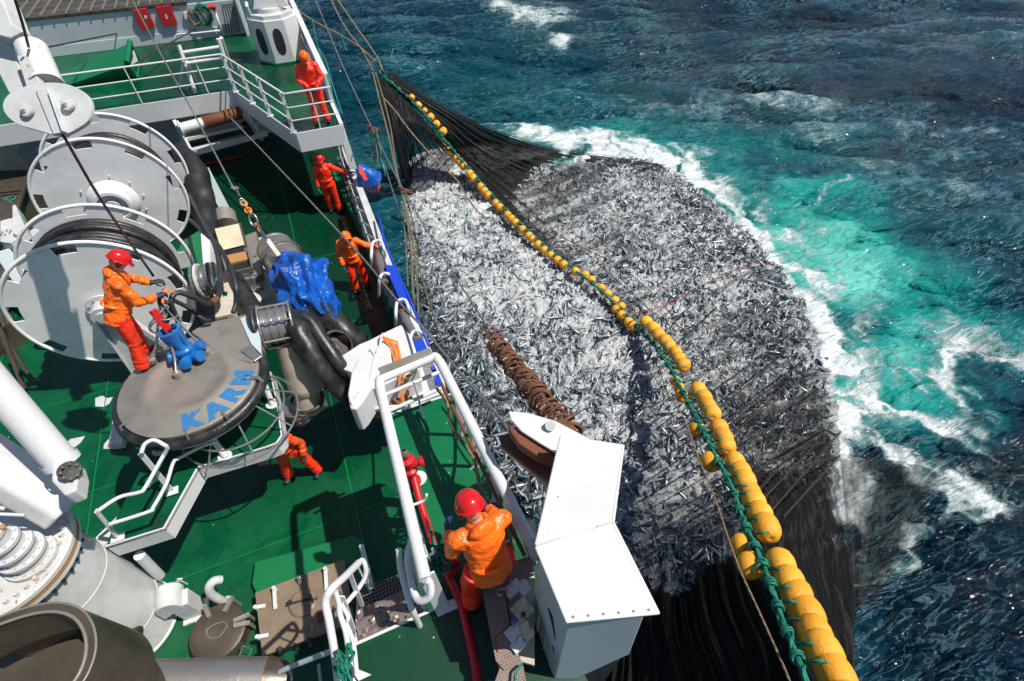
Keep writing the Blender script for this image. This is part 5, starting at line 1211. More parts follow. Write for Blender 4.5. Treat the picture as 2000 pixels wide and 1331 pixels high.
for an in (-62, -92, -150, -20):
    q = KC + Vector((cos(radians(an))*(KR-.02), sin(radians(an))*(KR-.02), -.02)); dq = Vector((cos(radians(an)), sin(radians(an)), 0))
    m_ = MB(); m_.tube([q-dq*.05+Vector((0,0,.0)), q+dq*.06, q+dq*.09+Vector((0,0,-.12))], .018 if an != -20 else .03, 6); m_.build('clamp', 'steel_bright', kt, smooth=40)
m_ = MB(); p = at(493,690,2.80); m_.bar(at(478,680,2.83), at(505,702,2.80), .14, .03); m_.build('clamp', 'steel_bright', kt, bevel=.01)
for a, b_, r in (((395,830,2.45),(440,892,1.92),.045), ((508,730,2.45),(532,790,1.92),.045), ((285,838,2.45),(312,880,1.92),.04)):
    m_ = MB(); m_.cyl(at(*a), at(*b_), r, n=16); p = at(*b_); m_.lathe([(.10,0),(.10,.02),(.05,.021)], p, (0,0,1), 16); m_.build('leg', 'white_clean', kt, smooth=50)
# tubular guard under the pump
g = MB(); C0 = Vector((KC.x+.42, KC.y-.35, 0))
for z, R in ((2.28,.72),(2.05,.86)): g.ring((C0.x,C0.y,z), (0,0,1), R, .016, 48, 7)
g.ring((C0.x,C0.y,2.5), (0,0,1), .4, .014, 36, 6)
for k in range(8):
    a = 2*pi*k/8+.2; g.tube([(C0.x+cos(a)*.86, C0.y+sin(a)*.86, 2.05), (C0.x+cos(a)*.4, C0.y+sin(a)*.4, 2.5)], .013, 6)
g.build('guard_frame', 'steel_bright', kt, smooth=50)
m_ = MB(); m_.cyl(KC+Vector((.1,0,-.9)), KC+Vector((.1,0,-.14)), .42, .6); m_.build('suction_body', 'steel', kt, smooth=50)
# lettering around the lid edge, painted straight on the steel
def text_obj(s, size, loc, ang, mat, parent, ext=.003, name='lettering', tilt=0):
    cu = bpy.data.curves.new('txt', 'FONT'); cu.body = s; cu.size = size; cu.extrude = ext; cu.align_x = 'CENTER'; cu.offset = size*.07
    o = bpy.data.objects.new('txt', cu); COL.objects.link(o); bpy.context.view_layer.update()
    me = bpy.data.meshes.new_from_object(o.evaluated_get(bpy.context.evaluated_depsgraph_get())); bpy.data.objects.remove(o)
    me.materials.clear(); me.materials.append(M(mat)); q = bpy.data.objects.new(name, me); COL.objects.link(q)
    org = Vector(parent.get('_org', parent.location)) if not parent.get('_root') else Vector(parent.location)
    q.parent = parent; q.matrix_local = Matrix.Translation(Vector(loc)-org) @ Matrix.Rotation(ang, 4, 'Z') @ Matrix.Rotation(tilt, 4, 'X'); q['_org'] = (0,0,0)
    return q
for ch, (u, v), in zip('KARM', [(371,787),(399,777),(424,761),(446,739)]):
    p = at(u, v, 2.79); a = math.atan2(p.y-KC.y, p.x-KC.x); rr = KR-.20
    p = Vector((KC.x+cos(a)*(rr), KC.y+sin(a)*(rr), 0)); 
    rr = math.hypot(p.x-KC.x, p.y-KC.y)+.125; p = Vector((KC.x+cos(a)*rr, KC.y+sin(a)*rr, KC.z-.026)); text_obj(ch, .345, p, a+pi/2, 'blue_letter', kt, .004, tilt=radians(7.8))
# blue hydraulic motor
m_ = MB(); bx_ = at(372,700,2.82); ax = Vector((-.10,.16,1)).normalized()
m_.lathe([(.13,0),(.14,.03),(.12,.05),(.125,.16),(.145,.17),(.145,.20),(.12,.22),(.10,.30),(.11,.40),(.15,.52),(.16,.56),(.12,.57),(.10,.53)], bx_, ax, 24)
for k, (dx, dy, dz) in enumerate([(-.24,-.02,.07),(-.02,-.26,.06),(.20,-.16,.06),(.24,.02,.12)]):
    d = Vector((dx,dy,dz)); c_ = bx_+Vector((0,0,.07)); m_.cyl(c_, c_+d, .075, n=16); m_.lathe([(.085,-.05),(.085,.0),(.05,.012),(0,.012)], c_+d, d, 16); m_.bolts(c_+d, d, .06, 6, .010, .014)
for k in range(6): a = 2*pi*k/6; q = bx_+ax*.22; x_, y_ = frame(ax); o_ = x_*cos(a)+y_*sin(a); m_.bar(q+o_*.10, q+ax*.30+o_*.14, .02, .04)
m_.bolts(bx_+ax*.17, ax, .13, 8, .010, .045)
m_.build('hydraulic_motor', 'blue_paint', kt, smooth=40)
m_ = MB(); m_.bar(bx_+ax*.56+Vector((.0,0,0)), bx_+ax*.56+Vector((-.06,.10,.34)), .10, .03); m_.build('red_bracket', 'red_paint', kt, bevel=.005)
# lifting rods, rings
top = at(316,598,3.62)
for cone in ((350,735),(408,690),(300,708)):
    b_ = at(cone[0], cone[1], 2.8); m_ = MB(); m_.lathe([(.075,0),(.06,.09),(.035,.10),(.0,.10)], b_, (0,0,1), 20); m_.build('boss', 'steel_matt', kt, smooth=40)
    d = (top-b_); m_ = MB(); m_.tube(smooth_path([b_+Vector((0,0,.1)), b_+d*.3, b_+d*.7+Vector((0,0,.03)), top+Vector((random.uniform(-.05,.05),random.uniform(-.05,.05),0))], 4), .019, 10); m_.cyl(b_+Vector((0,0,.08)), b_+d*.16, .03, .024, 12); m_.build('lifting_rod', 'steel_bright', kt, smooth=50)
m_ = MB(); m_.ring(at(323,633,3.3), (.1,0,1), .21, .012, 32, 7); m_.ring(at(323,636,3.25), (.15,.1,1), .19, .012, 32, 7); m_.ring(at(326,618,3.5), (.2,.3,1), .13, .012, 24, 7); m_.ring(at(312,612,3.55), (-.4,.3,.6), .12, .012, 24, 7); m_.build('guard_ring', 'steel_bright', kt, smooth=50)
m_ = MB()
for k, (a, b_, c_) in enumerate([((322,566,3.75),(312,592,3.65),(330,610,3.5)), ((333,590,3.7),(345,620,3.4),(348,640,3.1)), ((310,585,3.7),(335,600,3.6),(322,640,3.2))]): m_.tube(smooth_path([at(*a), at(*b_), at(*c_)], 5), .03, 8)
m_.build('hose_cluster', 'rubber', kt, smooth=50)
m_ = MB(); m_.tube(smooth_path([at(318,592,3.7), at(318,572,3.8), at(330,566,3.8)],4), .02, 8); m_.ring(at(328,570,3.8), (.3,.5,.7), .07, .012, 20, 6); m_.build('shackle', 'orange_strap', kt, smooth=50)
for lst, lb, r in (([(333,596,3.55),(338,578,3.62),(352,572,3.6),(380,582,3.45),(405,593,3.25),(418,590,3.15),(428,575,3.1),(430,545,3.1),(425,500,3.1),(412,460,3.0),(385,410,2.7),(370,380,2.4)], 'black hydraulic hose arching from the pump up past the steel lid box', .040),
               ([(335,585,3.4),(365,600,3.2),(395,622,3.0),(412,628,2.9)], 'short black hydraulic hose from the pump to its trunk', .034),
               ([(372,430,2.6),(400,455,2.7),(425,478,2.8),(448,520,2.9),(461,560,2.8),(461,590,2.6),(455,612,2.5)], 'black hose bending down beside the stainless box', .040)):
    m_ = MB(); m_.tube(smooth_path([at(*q) for q in lst], 6), r, 10); h_ = single(m_, 'hydraulic_hose', 'rubber', lb, 'hose', smooth=True)
    if r == .04 and len(lst) > 9:
        m_ = MB(); a, b_ = at(413,592,3.2), at(424,584,3.15); m_.cyl(a, b_, .052); m_.build('fitting', 'rust', h_, smooth=40)
# ---- cage flange between trunk and black hoses
t = thing('hose_coupling', at(530,640,2.2), 'short steel drum in a tube cage joining the pump to collapsed black hoses', 'coupling')
A, B = at(506,642,2.62), at(566,630,2.58); ax = (B-A).normalized()
m_ = MB(); m_.cyl(A, B, .29, n=36); 
for k in (.2,.45,.7,.95): m_.lathe([(.29,0),(.315,.005),(.315,.05),(.29,.055)], A.lerp(B,k)-ax*.03, ax, 36)
m_.build('drum', 'steel', t, smooth=40)
m_ = MB(); m_.ring(A-ax*.03, ax, .36, .045, 36, 10); m_.build('rubber_ring', 'rubber', t, smooth=True)
m_ = MB(); m_.ring(B+ax*.05, ax, .36, .020, 36, 8); m_.ring(A+ax*.05, ax, .37, .02, 36, 8)
x_, y_ = frame(ax)
for k in range(7): a = 2*pi*k/7; o_ = (x_*cos(a)+y_*sin(a))*.365; m_.tube([A+o_+ax*.04, B+o_+ax*.05], .018, 8)
m_.build('cage', 'steel_bright', t, smooth=50)
def crumple(path, r, name, mat, label, cat, amp=.14, seed=3, n=28, flat=1.0, parent=None, sub=10, freq=3.0):
    P = smooth_path([Vector(p) for p in path], sub); rr = np.interp(np.linspace(0,1,len(P)), np.linspace(0,1,len(r)), r)
    m_ = MB(); m_.tube(P, list(rr), n); v = np.array(m_.v); rng = np.random.default_rng(seed); ph = rng.uniform(0,6,(6,3)); fr = rng.normal(0,freq,(6,3))
    c = np.repeat(np.array([tuple(p) for p in P]), n, 0); d = v-c; q = 0
    for k in range(6): q = q + np.abs(np.sin(v@fr[k]+ph[k,0]))*(1 if k%2 else -1)
    v = c + d*(1+amp*q[:,None]*.5); m_.v = [tuple(p) for p in v]
    return single(m_, name, mat, label, cat, smooth=True) if label else m_.build(name, mat, parent, smooth=True)
crumple([B, at(590,665,2.5), at(625,715,2.2), at(665,765,1.7), at(700,795,1.3), at(735,822,1.1)], [.25,.19,.14,.13,.13,.12], 'collapsed_hose', 'rubber_worn', 'collapsed black rubber hose with creases, running under the white box', 'hose', .24, 4, 40, freq=5.0)
crumple([B+Vector((.02,.1,.06)), at(600,625,2.6), at(630,665,2.4), at(662,712,2.1), at(690,745,1.7)], [.12,.13,.12,.12,.11], 'collapsed_hose', 'rubber_worn', 'upper folded black rubber hose beside the creased one, ending at the white box', 'hose', .07, 8, 28)
crumple([at(605,585,1.3), at(640,620,1.2), at(675,650,1.0), at(705,672,.7), at(730,690,.5)], [.27,.26,.25,.22,.16], 'discharge_hose', 'rubber_worn', 'thick glossy black hose with salt marks coming out of the blue tarpaulin', 'hose', .08, 6, 36)
# ---- stainless funnel below the cage
t = thing('steel_funnel', at(590,740,.6), 'beige stained steel funnel and pipe tee standing between pump platform and white box', 'funnel')
m_ = MB(); A = at(588,690,2.0); B2 = at(598,775,1.3); m_.tube(smooth_path([at(575,672,2.2), at(590,725,1.8), at(600,765,1.45), at(602,800,1.1)], 6), [.30]*6+[.29]*6+[.22]*7, 28); m_.build('body', 'beige_steel', t, smooth=50)
m_ = MB(); a, b_ = at(610,700,1.7), at(640,775,1.6); m_.lathe([(.1,-.02),(.30,0),(.33,.01),(.33,.07),(.28,.08)], at(612,715,1.75), Vector((.9,-.35,.1)), 32); m_.bolts(at(620,718,1.75), Vector((.9,-.35,.1)), .30, 12); m_.build('flange', 'steel', t, smooth=40)
m_ = MB(); c_ = at(600,782,1.35); m_.ring(c_, (0,0,1), .27, .035, 28, 8); m_.build('rubber_ring', 'rubber', t, smooth=True)
m_ = MB(); c_ = at(587,812,.9); m_.cyl(c_, c_+Vector((0,0,.35)), .24, n=28)
for k in range(3): m_.lathe([(.24,0),(.26,.01),(.26,.05),(.24,.06)], c_+Vector((0,0,.05+.11*k)), (0,0,1), 28)
m_.build('coupling', 'steel_bright', t, smooth=40)
m_ = MB(); p = at(590,822,1.0); m_.tube([at(556,824,1.0), at(592,822,1.0)], .035, 10); m_.tube([at(585,800,1.3), at(590,828,.95)], .028, 10); m_.ball(at(592,822,1.0), .05); m_.build('blue_valve', 'teal_pipe', t, smooth=50)
m_ = MB(); p = at(618,750,1.2); m_.cyl(at(610,740,1.3), at(632,775,1.0), .06); m_.ball(at(622,762,1.1), .09); m_.lathe([(.03,0),(.055,.01),(.055,.05),(.03,.06)], at(612,757,1.3), (-.6,-.5,.5), 16); m_.cyl(at(628,770,1.0), at(636,792,.8), .06); m_.build('valve', 'steel_bright', t, smooth=40)
t = thing('hose_reel', at(660,690,.4), 'brown round steel reel lying beside the collapsed hoses', 'reel')
m_ = MB(); m_.lathe([(0,.05),(.10,.06),(.14,.0),(.30,.0),(.33,.03),(.33,.18),(.28,.2)], at(652,680,1.0), (.5,-.5,.7), 36); m_.build('drum', 'brown_steel', t, smooth=40)
m_ = MB(); m_.tube([at(640,690,1.35), at(672,688,1.35)], .015, 6); m_.tube([at(660,665,1.35), at(664,705,1.3)], .01, 6); m_.build('handle', 'green_rope', t, smooth=True)
m_ = MB(); m_.bar(at(602,618,.9), at(650,668,.9), .22, .08); m_.bolts(at(628,645,.95), (0,0,1), .08, 6, .008, .01); single(m_, 'steel_beam', 'beige_paint', 'pale riveted beam showing between the black hoses', 'beam', bevel=.006)
# ---- white fairlead housing with orange straps
t = thing('fairlead_housing', at(720,720,1.0), 'white box shaped housing with a rounded arm and orange straps at the ship side', 'housing')
zt_ = 2.1
m_ = MB(); top_ = [(641,712),(702,672),(722,664),(745,652),(783,634),(803,656),(814,690),(818,722),(770,742),(735,760),(700,756),(684,726)]
m_.prism([at(u,v,zt_) for u,v in top_], .62); m_.build('body', 'white_worn', t, bevel=.02, seg=3)
m_ = MB(); m_.prism([at(u,v,zt_+.035) for u,v in [(686,728),(700,700),(745,668),(768,674),(760,712),(728,755),(705,790),(695,800),(684,798),(679,770)]], .60); m_.build('arm_plate', 'white_worn', t, bevel=.025, seg=3)
m_ = MB(); m_.tube([at(733,690,zt_+.045), at(742,676,zt_+.06), at(745,656,zt_+.12), at(748,652,zt_+.02)], .022, 8); m_.tube([at(690,780,zt_+.05), at(722,742,zt_+.05), at(732,696,zt_+.05), at(722,682,zt_+.05)], .012, 6); m_.build('lug', 'white_clean', t, smooth=True)
m_ = MB(); p = at(692,787,zt_+.04); m_.lathe([(0,.03),(.045,.03),(.055,.0)], p, (.2,-.4,.8), 20); m_.build('pin', 'steel', t, smooth=40)
m_ = MB(); m_.prism([at(u,v,1.62) for u,v in [(700,770),(742,752),(790,745),(802,790),(760,800),(715,802)]], .25); m_.build('roller_box', 'rust', t, bevel=.01)
m_ = MB(); m_.bar(at(700,802,1.64), at(812,792,1.64), .05, .06); m_.bar(at(718,772,1.66), at(716,802,1.66), .03, .05); m_.bar(at(716,770,1.66), at(775,762,1.66), .03, .03); m_.build('roller_frame', 'white_rusty', t)
m_ = MB(); m_.cyl(at(752,745,1.75), at(785,755,1.7), .11); m_.build('roller', 'steel_matt', t, smooth=40)
m_ = MB(); m_.prism([at(u,v,1.5) for u,v in [(790,700),(855,690),(872,765),(808,790)]], .2); m_.build('side_cover', 'white_paint', t, bevel=.01)
def strap(path, w_, name, par):
    m_ = MB(); P = [at(*q) for q in path]
    for a, b_ in zip(P[:-1], P[1:]): m_.bar(a, b_ + (b_-a)*.02, w_, .010)
    m_.build(name, 'orange_strap', par)
strap([(744,656,2.22),(768,672,2.17),(774,690,2.16),(780,735,2.14),(783,770,1.9),(790,790,1.7)], .045, 'strap', t)
strap([(744,657,2.22),(775,668,2.18),(783,705,2.16),(790,740,2.12),(796,760,1.95),(798,772,1.8)], .04, 'strap', t)
strap([(746,659,2.20),(764,678,2.15),(771,705,2.15),(777,735,2.1)], .03, 'strap', t)
m_ = MB(); m_.tube([at(790,745,2.2), at(812,720,2.25)], .03, 8); m_.tube([at(795,735,2.25), at(806,728,2.3)], .02, 8); m_.build('ratchet', 'old_rope', t, smooth=True)
# ---- steel pump cylinder with blue tarpaulin hung from the crane hook
t = thing('hanging_pump', at(570,540,.4), 'stainless pump cylinder wrapped in a crumpled blue tarpaulin, hanging from an orange chain', 'pump')
A, B = at(535,482,1.35), at(608,585,1.2); ax = (B-A).normalized()
m_ = MB(); m_.lathe([(0,0),(.30,.0),(.39,.06),(.42,.14),(.42,.16),(.41,.17),(.42,.5),(.44,.52),(.44,.55),(.42,.56),(.42,1.0)], A-ax*.05, ax, 44); m_.build('cylinder', 'steel', t, smooth=35)
m_ = MB(); q = at(536,486,1.9); m_.bar(at(522,468,2.05), at(545,500,1.80), .10, .03); m_.bar(at(520,466,2.05), at(505,440,2.4), .03, .03); m_.build('lifting_lug', 'steel_matt', t, bevel=.004)
def tarp():
    n, mm = 96, 90; rng = np.random.default_rng(14); v = []
    x_, y_ = frame(ax)
    L_ = (B-A).length
    for i in range(mm):
        s = .42 + .92*i/(mm-1); c_ = A + ax*L_*s
        for k in range(n):
            th_ = 2*pi*k/n; v.append(tuple(c_ + (x_*cos(th_)+y_*sin(th_))))
    v = np.array(v); c = np.repeat(np.array([tuple(A+ax*L_*(.42+.92*i/(mm-1))) for i in range(mm)]), n, 0); d = v-c
    s = np.repeat(np.linspace(0,1,mm), n); th_ = np.tile(2*np.pi*np.arange(n)/n, mm)
    base = .41 + .05*np.sin(np.pi*np.clip(s*1.25,0,1)) - .08*np.clip((s-.75)*4,0,1)
    # facetted folds: ridged directional waves
    q = 0
    for k in range(9):
        f = rng.normal(0, 5.5, 3); ph = rng.uniform(0,6); p = v @ f; tri = np.abs(((p+ph)/np.pi) % 2 - 1); q = q + (tri-.5)*rng.uniform(.4,1)
    q2 = np.maximum(0, np.sin(th_*7 + 4*s + 1.2*np.sin(s*9)))*.5 + np.sin(th_*13-s*5)*.15
    r = base + .095*q*(.4+.6*np.sin(np.pi*s)) + .085*q2
    bl = np.exp(-((s-.38)/.18)**2)*np.clip(np.cos(th_-TP),0,1); r = r + .20*bl*(1+.35*np.sin(th_*9)+.3*q)
    v = c + d*r[:,None]
    # ragged lower hem
    v += np.array(ax)[None,:]*((s>.8)*(s-.8)*1.2*(np.sin(th_*3+1)+.5*np.sin(th_*8)))[:,None]
    m_ = MB(); fs = []
    for i in range(mm-1):
        for k in range(n): l = (k+1) % n; fs.append((i*n+k, i*n+l, (i+1)*n+l, (i+1)*n+k))
    m_.add([tuple(p) for p in v], fs); o = m_.build('tarpaulin', 'blue_tarp', t, smooth=16)
    sl = o.modifiers.new('thick', 'SOLIDIFY'); sl.thickness = .012
    return o
xq, yq = frame(ax); tgt = (at(625,545,1.6)-A.lerp(B,.9)); TP = math.atan2(tgt.dot(yq), tgt.dot(xq))
tarp()
m_ = MB(); x_, y_ = xq, yq
m_.ring(A+ax*.49, ax, .47, .012, 40, 6); m_.build('tie_cord', 'wire_light', t, smooth=True)
# chain, hook, wire
t = thing('lifting_chain', at(500,430,2.3), 'yellow and orange lifting chain with steel hook above the blue tarpaulin', 'chain')
def link(a, b_, w_, r, twist, name, mat):
    m_ = MB(); d = (b_-a); x_, y_ = frame(d); s = x_*cos(twist)+y_*sin(twist); c_ = (a+b_)/2; h = d/2
    m_.tube([c_ + h*cos(2*pi*k/20) + s*w_*sin(2*pi*k/20) for k in range(20)], r, 7, closed=True); m_.build(name, mat, t, smooth=True)
zc = 2.6
P_ = [at(474,395,3.0), at(481,405,2.95), at(487,412,2.9), at(491,421,2.85)]
link(at(470,388,3.1), at(479,402,2.98), .04, .010, 0, 'thimble', 'steel_bright')
for i in range(4): link(P_[0].lerp(P_[-1], i/4-.05), P_[0].lerp(P_[-1], i/4+.32), .055, .019, i*pi/2, 'chain_link', 'orange_chain')
link(at(490,418,2.9), at(500,442,2.7), .085, .018, .6, 'hook', 'steel_bright')
m_ = MB(); m_.tube([at(499,436,2.75), at(508,458,2.5)], .025, 8); m_.build('sling', 'orange_chain', t, smooth=True)
link(at(505,450,2.6), at(519,470,2.2), .08, .014, 1.0, 'shackle', 'steel_bright')
m_ = MB(); q = at(459,368,3.3); m_.lathe([(0,0),(.075,.0),(.075,.02),(0,.02)], q, (.3,.3,1), 20); m_.cyl(at(461,370,3.3), at(468,384,3.15), .03, .02, 10); m_.build('swivel', 'steel_bright', t, smooth=40)
# ---- stainless box with cream lid on white base
t = thing('grab_box', at(480,520,0), 'stainless equipment box on a white base with a cream coloured lid standing open', 'box')
m_ = MB(); m_.prism([at(u,v,.55) for u,v in [(450,470),(515,462),(531,560),(528,575),(505,588),(486,584),(460,560)]], .55); m_.build('base', 'white_rusty', t, bevel=.04, seg=4)
m_ = MB(); m_.prism([at(u,v,.95) for u,v in [(430,478),(487,462),(505,540),(447,556)]], .4); m_.build('body', 'steel', t, bevel=.01)
m_ = MB(); m_.prism([at(u,v,.97) for u,v in [(478,460),(500,452),(512,535),(492,545)]], .2); m_.build('side_box', 'steel_matt', t, bevel=.01)
lid = [at(416,446,1.55), at(470,434,1.55), at(483,482,1.15), at(431,495,1.15)]
m_ = MB(); m_.prism(lid, .05, (lid[1]-lid[0]).cross(lid[2]-lid[0]).normalized()); m_.build('lid_frame', 'dark_metal', t, bevel=.005)
nn = (lid[1]-lid[0]).cross(lid[2]-lid[0]).normalized(); nn = nn if nn.dot(EYE-lid[0]) > 0 else -nn; cc = sum(lid, Vector())/4
l2 = [cc + (p-cc)*.86 + nn*.056 for p in lid]; m_ = MB(); m_.prism(l2, .02, -nn); m_.build('lid_lining', 'cream_paint', t)
m_ = MB(); m_.prism([at(u,v,1.06) for u,v in [(438,500),(484,490),(488,505),(442,517)]], .05); m_.build('wood_insert', 'wood', t)
m_ = MB(); m_.prism([at(u,v,1.01) for u,v in [(442,517),(488,505),(492,524),(447,535)]], .01); m_.build('dark_well', 'black', t)
m_ = MB(); m_.bar(at(434,498,1.1), at(446,540,1.1), .03, .12); m_.bar(at(484,487,1.1), at(494,526,1.1), .03, .12); m_.bar(at(446,538,1.1), at(494,526,1.1), .03, .12); m_.build('well_rim', 'steel', t)
for q in ((462,530),(495,545),(505,565),(441,486),(470,480),(500,500)): m_ = MB(); c_ = at(*q, 1.0); m_.tube([c_, c_+Vector((.03,-.05,.08))], .014, 6); m_.ring(c_+Vector((0,0,.05)), (.5,.5,.5), .03, .008, 12, 5); m_.build('latch', 'steel_bright', t, smooth=True)
m_ = MB(); A = at(442,440,1.0); m_.cyl(A+Vector((0,.0,0)), A+Vector((0,.35,.12)), .28, n=32); m_.cyl(A+Vector((0,.34,.12)), A+Vector((0,.36,.13)), .22, n=32); m_.build('round_end', 'steel_matt', t, smooth=40)
for q in ((497,462),(503,490),(508,512)): m_ = MB(); c_ = at(*q,.6); m_.lathe([(0,.02),(.1,.02),(.1,0)], c_, (1,-.1,.4), 6); m_.build('wear_patch', 'rust', t)
# ---- flanged pipe end left of it, green box
t = thing('pipe_joint', at(405,548,1.4), 'bolted steel pipe joint with white rubber seam beside the green box', 'pipe')
A, B = at(384,550,2.0), at(424,543,2.0); ax = (B-A).normalized()
m_ = MB(); m_.cyl(A, B, .27, n=36); 
m_.build('barrel', 'steel', t, smooth=40)
for k, mt, R in ((.02,'steel',.33),(.22,'white_paint',.34),(.42,'steel',.31),(.75,'steel',.33),(.95,'steel_matt',.32)):
    c_ = A.lerp(B,k); m_ = MB(); m_.lathe([(.27,-.02),(R,-.02),(R,.02),(.27,.02)], c_, ax, 36); m_.bolts(c_, ax, R-.02, 18, .012, .035); m_.build('flange', mt, t, smooth=40)
tangle(at(425,548,2.3), .06, 26, .011, 'teal_rope', 'rope_tie', 'teal cord tied on the bolted pipe joint')
tangle(at(440,575,2.2), .05, 22, .012, 'teal_rope', 'rope_tie', 'teal knot hanging below the bolted pipe joint')
m_ = MB(); m_.tube(smooth_path([at(427,540,2.3), at(434,560,2.25), at(440,575,2.2)],4), .010, 6); single(m_, 'cord', 'teal_rope', 'teal cord hanging between the two knots', 'cord', smooth=True)
m_ = MB(); m_.prism([at(u,v,1.6) for u,v in [(357,470),(388,450),(396,470),(396,520),(352,525),(345,492)]], .8); gb = single(m_, 'green_locker', 'green_box', 'green steel locker with cut corners behind the reel rim', 'locker', bevel=.02)
m_ = MB(); m_.prism([at(u,v,1.62) for u,v in [(392,455),(410,470),(411,520),(397,520)]], .8); m_.build('white_edge', 'white_clean', gb)
m_ = MB(); m_.bar(at(365,565,.9), at(480,700,.9), .45, .5); single(m_, 'machinery_base', 'brown_steel', 'dark machinery base under the hoses between reel and pump', 'base', bevel=.02)
crumple([at(452,540,1.0), at(480,590,1.0), at(515,640,.9)], [.22,.24,.24], 'rubber_trunk', 'rubber_worn', 'wide dull black rubber pipe running under the cage coupling', 'hose', .04, 5, 28)
m_ = MB(); m_.prism([at(u,v,1.2) for u,v in [(415,560),(455,548),(455,612),(420,620)]], .5); single(m_, 'beige_box', 'beige_paint', 'small beige box under the bolted pipe joint', 'box', bevel=.015)
crumple([at(350,295,2.0), at(378,330,1.8), at(392,380,1.5), at(402,430,1.3), at(410,470,1.2)], [.25,.3,.3,.25,.2], 'net_bundle', 'black', 'black bundled netting hanging behind the rear reel', 'net', .15, 9, 28)
m_ = MB(); m_.bar(at(348,245,1.9), at(430,400,.4), .07, .12); m_.bar(at(398,330,1.6), at(445,420,.4), .25, .03); single(m_, 'white_strut', 'cool_grey', 'long pale slanting strut running down beside the black netting', 'strut', bevel=.006)
# ================================================================= HOSE REELS
def flange(name, C, R, par, slots=9, thick=.02, hub=True, mat='drum_grey'):
    m_ = MB(); n = 144; rings = [0, .25, .60, .84, .955]; C = Vector(C)
    def P(r, k): a = 2*pi*k/n; return C + Vector((cos(a)*r*R, 0, sin(a)*r*R))
    vs = []; 
    for r in rings[1:]:
        for k in range(n): vs.append(P(r, k))
    vs.append(C); c0 = len(vs)-1; fs = []
    for k in range(n): fs.append((c0, (k+1) % n, k))
    per = n//slots
    for i in range(len(rings)-2):
        for k in range(n):
            if i == 2 and (k % per) in (0,1,2,3,4,5): continue
            l = (k+1) % n; fs.append((i*n+k, i*n+l, (i+1)*n+l, (i+1)*n+k))
    m_.add(vs, fs); o = m_.build(name, mat, par); s = o.modifiers.new('thick', 'SOLIDIFY'); s.thickness = thick; s.offset = 0
    m_ = MB(); m_.tube([C+Vector((cos(2*pi*k/96)*R*.975, 0, sin(2*pi*k/96)*R*.975)) for k in range(96)], .034, 10, closed=True); m_.build('rim_tube', mat, o, smooth=True)
    return o
def reel(y0, y1, zc, xc, R, lab, wound):
    t = thing('hose_reel', (xc, (y0+y1)/2, 0), lab, 'reel')
    f1_ = flange('flange', (xc,y0,zc), R, t); f2_ = flange('flange', (xc,y1,zc), R, t)
    m_ = MB(); m_.cyl((xc,y0,zc), (xc,y1,zc), .4, n=40); m_.build('core', 'drum_grey', t, smooth=40)
    m_ = MB(); n = 9
    for k in range(n):
        yy = y0 + .1+(y1-y0-.2)*k/(n-1)
        for rr in ([wound, wound-.12] if wound else []): m_.ring((xc,yy,zc), (0,1,0), rr + .03*sin(k*2.3), .068, 64, 10)
    if wound: m_.build('wound_hose', 'rubber_worn', t, smooth=True)
    return t
XR = -4.36
r1_ = reel(9.5, 10.75, 1.98, XR, 1.47, 'nearest grey hose reel with slotted flanges, behind the man on the pump', 1.14)
r2_ = reel(13.0, 14.3, 2.25, XR, 1.47, 'farther grey hose reel with slotted flanges, next to the walkway', 1.0)
# hub details
m_ = MB(); m_.lathe([(.50,0),(.42,-.10),(.34,-.12),(.33,-.06),(.26,-.05),(.26,-.02)], (XR,12.98,2.25), (0,1,0), 48); m_.build('hub', 'drum_grey', r2_, smooth=40)
m_ = MB(); m_.lathe([(.36,-.10),(.36,-.3),(.30,-.31),(.30,-.16),(.14,-.16),(.14,-.3),(0,-.3)], (XR,12.98,2.25), (0,1,0), 40); m_.bolts((XR,12.84,2.25), (0,-1,0), .22, 12, .016, .03); m_.build('bearing', 'white_clean', r2_, smooth=40)
for k_ in range(10):
    m_ = MB(); m_.bolts((XR+.60*cos(.63*k_),12.98,2.25+.60*sin(.63*k_)), (0,-1,0), .0, 1, .022, .02); m_.build('bolt', 'white_clean', r2_)
m_ = MB(); m_.lathe([(.30,0),(.30,-.05),(.2,-.06)], (XR,9.48,1.98), (0,1,0), 40); m_.bolts((XR,9.43,1.98), (0,-1,0), .25, 10, .016, .03); m_.build('hub', 'white_rusty', r1_, smooth=40)
m_ = MB(); m_.cyl((XR,9.44,1.98), (XR,9.18,1.98), .20, n=36); m_.cyl((XR,9.18,1.98),(XR,9.14,1.98), .12, n=30); m_.build('bearing', 'white_paint', r1_, smooth=40)
m_ = MB(); m_.prism([(XR-.20,9.36,1.98),(XR+.02,9.36,2.18),(XR+.18,9.36,2.05),(XR+.75,9.36,.0),(XR-.35,9.36,.0)], .03, (0,1,0)); m_.bar((XR-.20,9.32,1.95),(XR-.36,9.32,0),.02,.12,up=(0,1,0)); m_.bar((XR+.16,9.26,2.08),(XR+.80,9.26,.2),.10,.14,up=(0,1,0)); m_.build('bearing_stand', 'white_paint', r1_, bevel=.006)
# blue strip between windings
m_ = MB(); m_.box((XR-.75,10.0,2.85),(.12,.5,.1),.4); m_.build('blue_wrap', 'blue_paint', r1_, bevel=.02)
